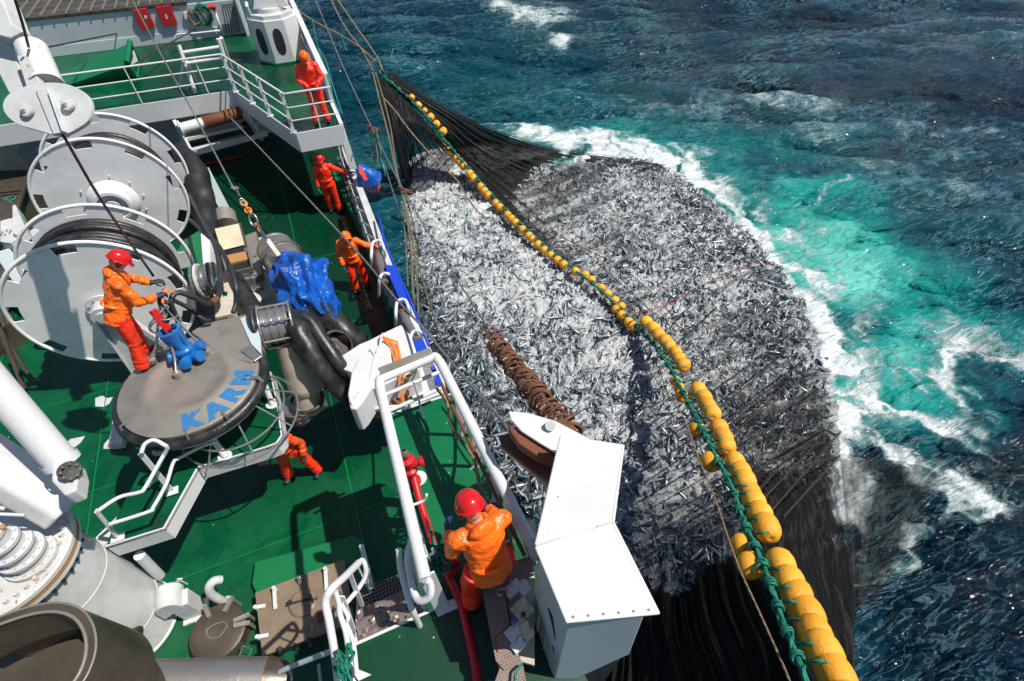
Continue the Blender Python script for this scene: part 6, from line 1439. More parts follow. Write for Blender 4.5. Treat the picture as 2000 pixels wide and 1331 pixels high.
# ================================================================= DECK FITTINGS, lower left
t = thing('deck_hatch', at(600,1190,0), 'rectangular brown steel deck hatch with clamps and a small round cover', 'hatch')
hz = .32; hc = [at(498,1158,hz), at(672,1092,hz), at(692,1215,hz), at(512,1282,hz)]
m_ = MB(); m_.prism(hc, .05); m_.build('lid', 'hatch_steel', t, bevel=.006)
cc = sum(hc, Vector())/4; m_ = MB(); m_.prism([cc+(p-cc)*.94+Vector((0,0,-.05)) for p in hc], .27); m_.build('coaming', 'dark_metal', t)
m_ = MB(); q = at(592,1178,hz+.003); m_.lathe([(.20,0),(.20,.03),(.17,.05),(0,.055)], q, (0,0,1), 28); m_.build('round_cover', 'hatch_steel', t, smooth=30)
m_ = MB(); m_.bar(at(560,1182,hz+.06), at(610,1168,hz+.06), .03, .03); m_.bolts(at(568,1180,hz+.06), (0,0,1), .02, 1, .03, .06); m_.bar(at(606,1160,hz+.1), at(613,1178,hz+.06), .02, .05); m_.build('cover_handle', 'dark_metal', t)
m_ = MB(); m_.prism([at(u,v,hz+.004) for u,v in [(617,1194),(640,1187),(644,1208),(622,1220)]], .004); m_.build('dark_plate', 'rust_brown', t)
for (u, v, du, dv, mt) in ((536,1150,2,40,'white_rusty'),(636,1112,2,42,'white_rusty'),(585,1130,2,10,'steel_bright'),(500,1187,18,-3,'white_rusty'),(504,1245,20,-4,'white_rusty'),(548,1268,3,14,'dark_metal'),(605,1250,3,14,'dark_metal'),(686,1180,12,-4,'dark_metal')):
    m_ = MB(); a, b_ = at(u,v,hz+.08), at(u+du,v+dv,hz+.02); m_.bar(a, b_, .05, .05); m_.cyl(a-Vector((0,0,.06)), a+Vector((0,0,.05)), .03, n=10); m_.build('clamp', mt, t, bevel=.004)
t = thing('round_hatch', at(440,1245,0), 'round brown steel hatch cover beside the rectangular one', 'hatch')
q = at(442,1243,0); m_ = MB(); m_.lathe([(.36,0),(.36,.24),(.385,.25),(.385,.30),(.33,.325),(0,.33)], q, (0,0,1), 40); m_.build('cover', 'brown_steel', t, smooth=30)
for k, a in enumerate((110, 60, 5, -10)): m_ = MB(); d = Vector((cos(radians(a)), sin(radians(a)), 0)); m_.bar(q+d*.24+Vector((0,0,.36)), q+d*.46+Vector((0,0,.33)), .06, .05); m_.cyl(q+d*.44, q+d*.44+Vector((0,0,.38)), .025, n=8); m_.build('clamp', 'steel_matt', t)
m_ = MB(); m_.tube(smooth_path([q+Vector((.14*cos(i*.8)*(1+.3*sin(i*2.4)), .10*sin(i*.8), .335)) for i in range(9)],4), .007, 5); m_.build('weld_mark', 'steel_matt', t)
m_ = MB(); m_.tube([at(468,1282,.35), at(475,1262,.45), at(492,1268,.45), at(482,1290,.35)], .012, 6); m_.build('handle', 'steel_bright', t)
m_ = MB(); q = at(445,1180,0); m_.lathe([(.115,0),(.115,.03),(.06,.035)], q, (0,0,1), 24); m_.bolts(q+Vector((0,0,.02)), (0,0,1), .095, 8, .010, .02)
gn = single(m_, 'gooseneck_vent', 'white_rusty', 'white gooseneck vent pipe curving up from a bolted flange', 'vent', smooth=40)
m_ = MB(); m_.tube(smooth_path([q+Vector((0,0,.03)), q+Vector((-.02,.0,.25)), q+Vector((-.04,.02,.5)), q+Vector((.0,.06,.66)), q+Vector((.08,.1,.70)), q+Vector((.14,.12,.62))],6), .062, 16); m_.build('neck', 'white_paint', gn, smooth=50)
t = thing('mushroom_vent', at(385,1200,0), 'white box vent with a rounded hood beside the gooseneck pipe', 'vent')
q = at(385,1195,0); m_ = MB(); m_.box(q+Vector((0,0,.02)), (.36,.30,.04)); m_.bolts(q+Vector((0,0,.04)), (0,0,1), .17, 10, .010, .02); m_.build('flange', 'white_rusty', t)
m_ = MB(); m_.box(q+Vector((-.02,.03,.30)), (.26,.24,.55)); m_.build('duct', 'white_paint', t, bevel=.01)
m_ = MB(); hc_ = q+Vector((-.13,.06,.58)); pr = [hc_+Vector((.19*cos(a), 0, .19*sin(a))) for a in np.linspace(0, 1.5*pi, 24)]
pr = [hc_+Vector((.17,-.16,-.06))]+[hc_+Vector((.17*cos(a)-.0, -.16, .20*sin(a))) for a in np.linspace(.0, pi*1.05, 20)]+[hc_+Vector((-.17,-.16,-.24))]
m_.prism(pr, .34, (0,1,0)); m_.build('hood', 'white_paint', t, bevel=.02, smooth=40)
m_ = MB(); m_.bar(hc_+Vector((.12,.20,.05)), hc_+Vector((.20,.2,.12)), .02, .05); m_.tube([hc_+Vector((.17,.2,.15)), hc_+Vector((.19,.2,-.12))], .01, 6); m_.build('handle', 'white_paint', t)
m_ = MB(); m_.prism([at(u,v,.16) for u,v in [(492,1140),(498,1098),(690,1046),(704,1053),(718,1090),(735,1150),(690,1160),(672,1094),(500,1158)]], .16); single(m_, 'green_plinth', 'green_box', 'raised green plinth behind the rectangular hatch', 'plinth', bevel=.012)
for (q_, sz, lb) in (((245,838,.10),(.26,.75,.14),'long pale worn block standing on a white smear on the green deck'),):
    m_ = MB(); m_.prism([at(u,v,.16) for u,v in [(222,803),(249,812),(238,868),(212,866)]], .15); m_.build if False else None; single(m_, 'steel_block', 'steel_patch', lb, 'block', bevel=.01)
for pts, lb in (([(186,778),(200,773),(208,778),(220,776),(214,788),(203,795),(186,794)], 'white paint patch on the green deck right of the reel'), ([(128,868),(137,858),(166,852),(158,864),(146,874),(130,874)], 'white paint patch on the green deck nearest the crane tubes'), ([(203,868),(212,858),(245,862),(246,872),(236,877),(202,877)], 'white paint smear at the foot of the pale block')):
    m_ = MB(); m_.prism([at(u,v,.006) for u,v in pts], .004); single(m_, 'paint_patch', 'steel_patch', lb, 'paint patch')
# ================================================================= BIG CRANE COLUMN
t = thing('crane_column', (-4.5,4.18,0), 'massive white crane column with a bolted rusty flange at the lower left', 'crane')
CX, CY = -4.5, 4.18
m_ = MB(); m_.cyl((CX,CY,0), (CX,CY,2.62), .60, n=64)
m_.build('column', 'white_paint', t, smooth=50)
m_ = MB()
for z in (.03, .62, 1.9): m_.ring((CX,CY,z), (0,0,1), .602, .008 if z > .1 else .03, 64, 6)
m_.build('weld_seam', 'white_paint', t, smooth=True)
m_ = MB(); m_.lathe([(.60,2.58),(.70,2.60),(.70,2.66)], (CX,CY,0), n=72); m_.build('lower_flange', 'white_rusty', t, smooth=40)
m_ = MB(); m_.lathe([(.695,2.66),(.695,2.72)], (CX,CY,0), n=72); m_.build('flange_gap', 'orange_rust', t, smooth=40)
m_ = MB(); m_.lathe([(.68,2.72),(.71,2.725),(.71,2.78),(.69,2.80),(.0,2.80)], (CX,CY,0), n=72); m_.build('upper_flange', 'white_rusty', t, smooth=40)
m_ = MB(); m_.bolts((CX,CY,2.81), (0,0,1), .62, 40, .022, .05); m_.build('bolt_circle', 'white_rusty', t, smooth=40)
m_ = MB(); m_.bolts((CX,CY,2.55), (0,0,-1), .65, 34, .024, .05); m_.build('bolt_circle', 'dark_metal', t, smooth=40)
# slewing motor: stacked flanges
mo = at(62,1090,2.82); m_ = MB(); z = 0
prof = [(0,0),(.26,0),(.26,.04),(.20,.05),(.20,.14),(.23,.15),(.23,.19),(.18,.20),(.18,.30),(.21,.31),(.21,.35),(.16,.36),(.15,.46),(.18,.47),(.18,.51),(.13,.52),(.12,.62),(.14,.63),(.14,.68),(.09,.70),(.09,.80),(0,.81)]
m_.lathe(prof, mo, (0,0,1), 40)
for r_, h_, n_ in ((.235,.04,16),(.21,.19,14),(.195,.35,12),(.165,.51,10)): m_.bolts(mo+Vector((0,0,h_)), (0,0,1), r_-.012, n_, .013, .025)
m_.build('slew_motor', 'white_paint', t, smooth=35)
m_ = MB(); c_ = mo+Vector((0,0,.8)); m_.tube(smooth_path([c_, c_+Vector((.02,.1,.1)), c_+Vector((.12,.16,.12)), c_+Vector((.25,.1,.05))],4), .02, 8); m_.tube([c_+Vector((.05,.12,.08)), c_+Vector((.38,.02,-.05))], .018, 8); m_.build('motor_pipes', 'white_paint', t, smooth=True)
m_ = MB(); m_.cyl(c_+Vector((.06,.04,-.02)), c_+Vector((.16,.0,-.12)), .022); m_.cyl(c_+Vector((-.1,.1,.02)), c_+Vector((-.04,.12,.06)), .03); m_.build('brass_fitting', 'orange_rust', t, smooth=40)
# boom body and luffing cylinder leaning over the flange
a = at(112,985,3.12); b_ = at(-130,835,4.1)
m_ = MB(); d = (b_-a).normalized(); x_, y_ = frame(d)
def hexa(c, s, k=8): return [c + (x_*cos(2*pi*i/k+.3)+y_*sin(2*pi*i/k+.3))*s for i in range(k)]
A_, B_ = hexa(a-d*.12, .27), hexa(b_, .30); m_.add(A_+B_, [tuple(range(8)), tuple(range(15,7,-1))]+[(i, i+8, (i+1)%8+8, (i+1)%8) for i in range(8)]); m_.build('boom', 'white_paint', t, bevel=.03, seg=3)
m_ = MB(); a = at(118,900,3.85); b_ = at(-60,695,5.0); m_.cyl(a, b_, .15, n=36); m_.lathe([(.17,-.04),(.17,.04)], a, b_-a, 36); m_.build('luffing_cylinder', 'white_clean', t, smooth=50)
m_ = MB(); e_ = at(137,922,3.55); m_.prism([at(u,v,3.95) for u,v in [(100,912),(118,895),(146,900),(153,925),(148,958),(125,968),(100,940)]], .20); m_.build('eye', 'white_paint', t, bevel=.02)
m_ = MB(); m_.lathe([(.10,0),(.10,.04),(0,.045)], at(137,922,4.0), (.3,-.25,.9), 28); m_.bolts(at(137,922,4.04), (.5,-.4,.75), .075, 8, .012, .03); m_.build('pin_cover', 'dark_metal', t, smooth=35)
m_ = MB(); m_.prism([(CX+.50,CY-.35,.9),(CX+.62,CY-.2,.9),(CX+.62,CY-.2,.5),(CX+.50,CY-.35,.5)], .02, (1,0,0)); q = at(232,1262,.6)
m_ = MB(); c_ = Vector((CX+.36,CY-.50,.75)); ax_ = Vector((.36,-.5,0)).normalized(); m_.lathe([(0,.03),(.12,.03),(.14,0)], c_+ax_*.02, ax_, 28); m_.bolts(c_+ax_*.04, ax_, .11, 14, .010, .02); m_.build('inspection_cover', 'dark_metal', t, smooth=35)
t = thing('vent_pipe', at(300,1110,.0), 'short white pipe leg standing between crane column and box vent', 'pipe')
m_ = MB(); m_.cyl(at(272,1085,1.4), at(312,1125,.6), .07); m_.build('pipe', 'white_clean', t, smooth=40)
# ---- brown steel chute and pipe at the bottom left corner
t = thing('steel_chute', at(110,1260,3.0), 'open brown steel chute with a rounded thick rim in the bottom left corner', 'chute')
zc_ = 3.9; ol = [(-90,1262),(-20,1228),(40,1206),(85,1196),(120,1197),(148,1210),(165,1238),(168,1275),(155,1315),(130,1350),(100,1390)]
OL = smooth_path([at(u,v,zc_) for u,v in ol], 5)
def off(pts, dist, dz): 
    out_ = []
    for i, p in enumerate(pts):
        d = (pts[min(i+1,len(pts)-1)]-pts[max(i-1,0)]).normalized(); n = Vector((d.y, -d.x, 0)); out_.append(p - n*dist*-1 + Vector((0,0,dz)))
    return out_
def wall(a_, b_, m): 
    for i in range(len(a_)-1): m.add([a_[i], a_[i+1], b_[i+1], b_[i]], [(0,1,2,3)])
I_ = off(OL, -.07, 0); I2 = off(OL, -.10, -.9); O2 = off(OL, .03, -.45)
sgn = 1
m_ = MB(); wall(OL, I_, m_); wall(I_, I2, m_); wall(OL, O2, m_); cen = at(40,1300,zc_-.85)
m_.build('shell', 'brown_steel', t, smooth=30)
m_ = MB(); m_.tube(OL, .014, 8); m_.tube(I_, .010, 8); m_.build('rim', 'steel_matt', t, smooth=True)
m_ = MB(); m_.prism([Vector((q.x,q.y,zc_-.88)) for q in I2]+[Vector(at(60,1500,zc_-.88)), Vector(at(-250,1500,zc_-.88)), Vector(at(-250,1250,zc_-.88))], .02); m_.build('floor', 'brown_steel', t)
ol2 = [(120,1197),(165,1202),(200,1222),(228,1258),(248,1300),(252,1345)]
O3 = smooth_path([at(u,v,3.3) for u,v in ol2], 6); m_ = MB(); wall(O3, [p+Vector((0,0,-.7)) for p in O3], m_); wall([p for p in O3], [q + (at(120,1300,3.3)-q)*.32 for q in O3], m_); m_.tube(O3, .02, 6)
O4 = smooth_path([at(u,v,3.6) for u,v in [(140,1200),(172,1218),(195,1250),(205,1290),(200,1345)]], 6); wall(O4, [p+Vector((0,0,-.3)) for p in O4], m_); m_.build('outer_collar', 'brown_steel', t, smooth=30)
m_ = MB(); m_.tube(O4, .018, 6); m_.build('collar_seam', 'beige_steel', t, smooth=True)
m_ = MB(); m_.tube([p+Vector((0,0,.02)) for p in O3], .016, 6); m_.build('collar_seam', 'beige_steel', t, smooth=True)
t = thing('steel_pipe', at(380,1320,1.5), 'thick stained stainless pipe along the bottom edge with a handled cover', 'pipe')
A, B = at(238,1338,2.0), at(520,1330,1.75); m_ = MB(); m_.cyl(A, B, .24, n=40); m_.build('barrel', 'steel', t, smooth=50)
m_ = MB(); c_ = A.lerp(B,.62); d = (B-A).normalized(); m_.cyl(c_, c_+d*.32, .252, n=40); m_.build('sleeve', 'steel', t, smooth=40)
m_ = MB(); p = c_+d*.16+Vector((0,-.06,.25)); m_.tube([p-d*.09, p-d*.09+Vector((0,-.01,.04)), p+d*.09+Vector((0,-.01,.04)), p+d*.09], .010, 6); m_.build('handle', 'steel_bright', t)
m_ = MB(); m_.cyl(B, B+d*.25, .25, .18, 36); m_.build('end_cone', 'brown_steel', t, smooth=40)
# ================================================================= TOP LEFT CRANE
t = thing('crane_sheave', at(95,215,6.0), 'white pear shaped sheave plate with two bolts, hanging from the small white crane', 'sheave')
q = atd(95,215,5.4); fx = _r; fu = _U*.98+_F*-.2; 
def pt(u, v, D=5.4): return atd(u, v, D)
m_ = MB(); m_.prism([pt(*p) for p in smooth2([(5,205),(15,186),(40,172),(75,163),(115,162),(150,172),(172,190),(178,212),(172,235),(150,252),(122,265),(105,264),(70,254),(35,243),(12,225)])], .05, _F); m_.build('cheek_plate', 'white_paint', t, bevel=.006)
m_ = MB(); m_.prism([pt(68,174,5.37), pt(96,174,5.37), pt(128,258,5.37), pt(104,262,5.37)], .03, _F); m_.bar(pt(95,174,5.34), pt(125,258,5.34), .012, .05, up=_F); m_.build('centre_rib', 'white_paint', t, bevel=.006)
for u, v in ((54,217),(134,205)):
    m_ = MB(); c_ = pt(u, v, 5.38); m_.lathe([(.068,0),(.068,.03),(.05,.035),(0,.036)], c_, -_F, 28); m_.build('bolt_plate', 'white_paint', t, smooth=30)
    m_ = MB(); m_.lathe([(.022,.03),(.022,.07),(0,.072)], c_, -_F, 10); m_.box(c_-_F*.05+_U*-.02, (.03,.02,.03)); m_.build('bolt', 'white_rusty', t)
m_ = MB(); m_.prism([pt(*p, 5.55) for p in [(20,190),(100,166),(170,200),(120,262),(40,240)]], .10, _F); m_.build('rear_plate', 'white_paint', t, bevel=.006)
t = thing('small_crane', atd(40,60,6.0), 'white boom and cylinder of the small crane above the pear shaped sheave plate', 'crane')
m_ = MB(); m_.prism([atd(u,v,5.9) for u,v in [(-40,-80),(0,-10),(22,45),(45,62),(20,75),(0,70),(-40,60)]], .25, _F); m_.prism([atd(u,v,6.1) for u,v in [(-40,0),(0,30),(52,172),(18,184),(-40,70)]], .3, _F); m_.build('boom', 'white_paint', t, bevel=.015)
m_ = MB(); m_.cyl(atd(62,95,6.0), atd(92,165,5.9), .16, n=36); m_.lathe([(.165,0),(.172,.02),(.165,.04)], atd(90,162,5.9), atd(92,165,5.9)-atd(62,95,6.0), 36); m_.build('cylinder', 'white_clean', t, smooth=40)
m_ = MB(); m_.prism([atd(u,v,5.75) for u,v in [(32,108),(58,112),(78,165),(52,172)]], .08, _F); m_.build('bracket', 'white_rusty', t, bevel=.008)
m_ = MB(); m_.prism([atd(u,v,6.3) for u,v in [(14,68),(40,62),(56,90),(24,95)]], .2, _F); 
for k in range(6): m_.tube([atd(18+k*5,70,6.2), atd(28+k*5,92,6.15)], .012, 6)
m_.build('valve_bank', 'dark_metal', t)
m_ = MB(); m_.tube(smooth_path([atd(30,95,6.0), atd(45,90,5.95), atd(62,92,5.9), atd(78,93,5.9)],4), .012, 6); m_.build('pipe', 'orange_rust', t, smooth=True)
t = thing('crane_tower', at(30,330,1.0), 'big shaded grey crane tower behind the sheave plate at the left edge', 'tower')
m_ = MB(); c_ = at(20,340,1.8); q_ = at(25,350,0); m_.cyl((q_.x-.3,q_.y,0), (q_.x-.3,q_.y,4.2), .85, .75, 56); m_.build('tower', 'drum_grey', t, smooth=50)
# left edge odds and ends
m_ = MB(); m_.prism([at(u,v,1.0) for u,v in [(-60,335),(55,332),(40,400),(15,430),(-60,440)]], .9); m_.build if 0 else None; dk = single(m_, 'brown_locker', 'brown_steel', 'dark brown steel locker at the left edge beside the reel', 'locker', bevel=.01)
m_ = MB(); m_.bar(at(58,335,1.2), at(0,520,1.2), .06, .06); m_.bar(at(0,377,1.1), at(60,370,1.1), .05, .05); m_.bar(at(0,640,1.2), at(48,760,.2), .07, .07); m_.bar(at(10,660,.9), at(68,748,.05), .05, .05); m_.bar(at(-20,560,1.4), at(10,640,1.2), .06,.06); single(m_, 'angle_trestle', 'brown_steel', 'brown angle iron frame along the left edge beside the reels', 'frame')
t = thing('winch_bracket', at(30,440,1.0), 'white bolted bracket with a box on top at the left edge', 'bracket')
m_ = MB(); m_.prism([at(u,v,2.0) for u,v in [(24,402),(30,400),(52,450),(38,462),(24,455)]], .2); m_.prism([at(u,v,1.9) for u,v in [(0,432),(25,425),(38,462),(20,475),(0,472)]], .25); m_.build('box', 'white_paint', t, bevel=.01)
m_ = MB(); m_.bar(at(5,490,1.7), at(52,560,1.0), .30, .14); m_.bar(at(48,475,1.6), at(78,450,1.5), .2, .15); m_.build('arm', 'cool_grey', t, bevel=.02)
m_ = MB(); m_.bolts(at(12,455,1.92), (0,0,1), .09, 6, .015, .02); m_.build('bolt', 'steel', t)
m_ = MB(); m_.tube(smooth_path([at(20,390,1.8)+Vector((.12*cos(i), .1*sin(i), .02*i/6)) for i in range(12)]+[at(45,420,1.5), at(55,445,1.3)],4), .012, 6); single(m_, 'teal_cord', 'teal_rope', 'teal cord looped over the brown frame at the left edge', 'cord', smooth=True)
m_ = MB(); m_.prism([at(u,v,.3) for u,v in [(-60,470),(8,500),(22,560),(10,620),(-60,640)]], .05); single(m_, 'floor_grating', 'grating', 'dark perforated grating at the left edge', 'grating')
dq = at(12,668,0); m_ = MB(); m_.cyl((dq.x,dq.y,0), (dq.x,dq.y,.55), .45, n=36); m_.lathe([(.45,.5),(.3,.62),(0,.64)], (dq.x,dq.y,0), n=36); single(m_, 'brown_drum', 'brown_steel', 'brown round drum partly behind the nearest reel at the left edge', 'drum', smooth=40)
# ================================================================= WIRES AND ROPES
def wire(pts, r, name, mat, label, cat='wire', sub=8, n=8, org=None):
    m_ = MB(); P = [atd(*p) for p in pts]; m_.tube(smooth_path(P, sub) if len(P) > 2 else P, r, n)
    return single(m_, name, mat, label, cat, smooth=True)
wire([(238,-40,11.5),(300,80,10.6),(380,225,9.6),(458,372,8.6)], .014, 'hoist_wire', 'wire_light', 'pale wire running down over the walkway to the yellow lifting chain')
wire([(122,262,5.4),(200,395,6.0),(300,540,6.6)], .016, 'hoist_wire', 'wire_brown', 'dark brown wire from the pear shaped sheave down to the man on the pump')
wire([(20,-30,5.2),(42,40,5.5),(56,92,5.8)], .014, 'hoist_wire', 'wire_brown', 'short brown wire entering the top left crane')
wire([(80,95,13),(250,62,18),(380,38,20),(500,24,22)], .022, 'stay_wire', 'wire_brown', 'dark stay wire crossing level in front of the deckhouse wall')
wire([(262,126,15),(340,80,17),(420,35,19),(520,-35,21)], .020, 'stay_wire', 'wire_brown', 'dark stay wire rising from the green hood across the rope coils')
wire([(448,228,14.5),(560,345,13.0),(700,495,11.0),(770,580,9.6),(830,645,8.4),(900,730,7.0),(970,810,5.7),(1002,850,5.15),(1040,880,4.95),(1100,905,4.8)], .020, 'purse_wire', 'wire_light', 'grey twisted wire from the winch under the walkway across the deck to the towing block', n=10)
wire([(600,-40,19),(670,130,17),(735,268,15.5),(790,375,13.5),(870,510,11),(960,650,8.4)], .018, 'purse_wire', 'wire_light', 'grey wire from the top edge down to the rusty ring stack')
wire([(632,-30,17.5),(672,50,17.6),(705,95,17.7),(729,140,17.8)], .024, 'net_rope', 'tan_rope', 'left of two tan ropes pulling up the tip of the net', 'rope')
wire([(645,-20,17.5),(690,45,17.8),(735,110,18.0),(750,145,18.0)], .026, 'net_rope', 'tan_rope', 'right of two tan ropes pulling up the tip of the net', 'rope')
wire([(560,5,21),(610,40,20.5),(662,68,19.5),(705,95,18.6),(745,132,18)], .030, 'net_rope', 'tan_rope', 'sagging tan rope with green twine from the white bulwark to the tip of the net', 'rope')
wire([(610,38,20),(617,75,19.5),(622,95,19)], .018, 'twine', 'green_rope', 'short green twine hanging from the sagging rope by the bulwark', 'twine')
wire([(664,68,19.4),(672,85,19.3),(676,100,19.2)], .020, 'twine', 'green_rope', 'green twine with a white ring hanging midway on the sagging rope', 'twine')
for k, pts in enumerate([[(621,92,18.5),(630,120,17.5),(642,150,16.5),(650,190,15.5),(660,215,15),(672,255,14.6),(690,305,14.2)],
                         [(621,92,18.5),(636,118,17.4),(648,160,16.3),(662,205,15.3),(668,222,15),(652,200,15.6),(640,150,16.4)],
                         [(622,94,18.5),(628,140,17),(640,180,16),(648,205,15.6),(663,218,15.2)]]):
    wire(pts, .016, 'hanging_rope', 'teal_rope', ['teal rope hanging down the ship side to the blue canvas', 'looped teal rope hanging behind the shoulder of the man at the rail', 'slack teal rope nearest the rail behind the man in red'][k], 'rope')
t_ = [(728,142,17.8),(742,200,17.5),(757,258,17.0),(772,330,16.2),(790,400,15.2),(802,480,14.0),(806,560,12.8),(812,650,11.5)]
wire(t_, .034, 'net_rope', 'old_rope', 'thick old rope hanging from the net tip down between hull and fish', 'rope')
wire([(u+5+4*sin(i*1.3), v, D) for i, (u, v, D) in enumerate(t_)], .026, 'net_rope', 'old_rope', 'thin old rope twined beside the thick one between hull and fish', 'rope')
wire([(735,250,15.3),(742,290,15.2),(758,345,14.8),(775,400,14.0),(790,450,13.2),(797,560,12)], .018, 'net_rope', 'old_rope', 'old rope dropping from the upper ring wire towards the roller', 'rope')
wire([(790,378,13.4),(808,440,12.9),(818,520,12.0),(845,610,10.8),(868,680,9.8)], .017, 'net_rope', 'old_rope', 'old knotted rope trailing from the lower ring over the edge of the fish', 'rope')
cr = [(742,185,17.9),(770,215,17.8),(800,255,17.4),(850,312,17.2),(890,350,17.4),(912,385,17.4),(930,410,17.6),(948,425,17.8)]
wire(cr, .026, 'lead_rope', 'tan_rope', 'tan rope running beside the far float row into the white foam', 'rope')
wire([(1288,718,14.0),(1300,760,13.0),(1315,785,11.8),(1335,815,11.2),(1355,870,10.4),(1378,930,9.6),(1400,985,8.9),(1425,1060,8.0),(1448,1120,7.4),(1480,1190,6.9),(1525,1290,6.2),(1550,1350,5.8)], .016, 'lead_rope', 'tan_rope', 'tan rope running beside the near float row to the bottom edge', 'rope')
wire([(1240,612,14.8),(1290,600,16.2),(1350,568,17.2),(1420,535,17.4),(1485,508,17.5)], .014, 'red_line', 'red_rope', 'thin red cord stretched over the fish from the float line to the rim', 'cord')
for k, (u, v, D, lb) in enumerate([(728,252,15.5,'upper'), (790,372,13.5,'lower')]):
    m_ = MB(); p = atd(u, v, D); m_.ring(p, (.5,.3,.5), .19, .022, 28, 8); m_.ring(p+Vector((.04,-.03,-.05)), (.3,.6,.5), .17, .022, 28, 8)
    r_ = single(m_, 'wire_ring', 'rust', lb+' pair of rusty rings hung on the wire beside the ship', 'ring', smooth=True)
    if k == 0:
        m_ = MB(); pts = [p+Vector((0.02,0,-.1)), atd(730,285,15.6), atd(727,305,15.6), atd(733,318,15.6), atd(738,308,15.6), atd(733,280,15.6)]; m_.tube(smooth_path(pts, 6), .022, 6); single(m_, 'rope_end', 'old_rope', 'knotted old rope end hanging from the upper rings', 'rope', smooth=True)
        wire([(732,258,15.4),(742,290,15.3),(748,320,15.2),(752,345,15)], .026, 'rope_end', 'teal_rope', 'teal rope tail hanging from the upper rings', 'rope')
wire([(762,120,17.7),(768,95,17.9)], .02, 'twine', 'green_rope', 'green twine whipped on the rope just above the net tip', 'twine')
wire([(1035,925,4.9),(1037,960,5.4),(1044,1035,5.9)], .006, 'thin_line', 'green_rope', 'left of two thin lines hanging under the towing block', 'line')
wire([(1062,935,4.9),(1060,980,5.3),(1058,1030,5.8)], .006, 'thin_line', 'old_rope', 'right of two thin lines hanging under the towing block', 'line')
rp = [FB.lerp(RB, t_/8*.9+.05)+Vector((.04*sin(t_*2)-.10, 0, -.45)) for t_ in range(9)]
m_ = MB(); m_.tube(smooth_path(rp, 6), .017, 8); m_.tube(smooth_path([p+Vector((.02*sin(i*3), 0, .03)) for i, p in enumerate(rp)], 6), .015, 8); single(m_, 'safety_rope', 'tan_rope', 'tan rope tied along the inside of the outboard platform rail', 'rope', smooth=True)
m_ = MB(); rp = [Vector((p.x+.22, p.y, p.z-.2)) for p in rp]; m_.tube(smooth_path(rp, 6), .014, 8); single(m_, 'safety_rope', 'old_rope', 'weathered rope hanging outside the outboard platform rail', 'rope', smooth=True)
# canvas bag outside the bulwark
t = thing('canvas_bag', at(722,350,.6), 'blue canvas bag with an orange strip and end, hung outside the bulwark', 'bag')
crumple([at(703,322,1.5), at(712,338,1.35), at(722,352,1.1), at(730,362,.9)], [.05,.26,.36,.20], 'bag', 'blue_tarp', None, None, .25, 21, 26, parent=t)
m_ = MB(); m_.prism([at(u,v,1.75) for u,v in [(701,322),(706,326),(718,350),(712,352),(702,338)]], .03); m_.build('orange_strip', 'red_canvas', t)
m_ = MB(); m_.ball(at(728,366,.8), (.22,.2,.12)); m_.build('orange_end', 'red_canvas', t, smooth=True)
# ================================================================= PEOPLE
def cap(mb, a, b_, ra, rb, n=14, flat=1.0, ends=True):
    """tapered capsule"""
    a, b_ = Vector(a), Vector(b_); d = (b_-a); L_ = d.length or 1e-3; d = d/L_; P = []; R = []
    for k in range(5): th_ = pi/2*k/4; P.append(a - d*ra*cos(th_)*.999); R.append(max(ra*sin(th_), .002))
    for k in range(5): th_ = pi/2*k/4; P.append(b_ + d*rb*sin(th_)*.999); R.append(max(rb*cos(th_), .002))
    mb.tube(P, R, n, flat=flat)
def loft(mb, secs, n=20):
    """secs: (centre, rx, ry, direction of rx) stacked ellipses, closed"""
    vs = []; fs = []
    for c, rx, ry, dx in secs:
        c = Vector(c); dx = Vector(dx).normalized(); i = secs.index((c, rx, ry, dx)) if False else 0
        vs.append((c, rx, ry, dx))
    V = []
    for i, (c, rx, ry, dx) in enumerate(vs):
        ax_ = (vs[min(i+1,len(vs)-1)][0]-vs[max(i-1,0)][0]).normalized(); dx = (dx-ax_*dx.dot(ax_)).normalized(); dy = ax_.cross(dx)
        V += [c+dx*cos(2*pi*k/n)*rx+dy*sin(2*pi*k/n)*ry for k in range(n)]
    for i in range(len(vs)-1):
        for k in range(n): l = (k+1) % n; fs.append((i*n+k, i*n+l, (i+1)*n+l, (i+1)*n+k))
    fs.append(tuple(range(n))[::-1]); fs.append(tuple((len(vs)-1)*n+k for k in range(n)))
    mb.add(V, fs)
def remesh(o, vox, disp=0, scale=.12, seed=0, sm=2):
    r = o.modifiers.new('remesh', 'REMESH'); r.mode = 'VOXEL'; r.voxel_size = vox; r.use_smooth_shade = True
    if sm: s = o.modifiers.new('smooth', 'SMOOTH'); s.iterations = sm; s.factor = .5
    if disp:
        tx = bpy.data.textures.new('folds', 'CLOUDS'); tx.noise_scale = scale; tx.noise_depth = 2; tx.noise_basis = 'BLENDER_ORIGINAL'
        d = o.modifiers.new('folds', 'DISPLACE'); d.texture = tx; d.strength = disp; d.mid_level = .5; d.texture_coords = 'LOCAL'
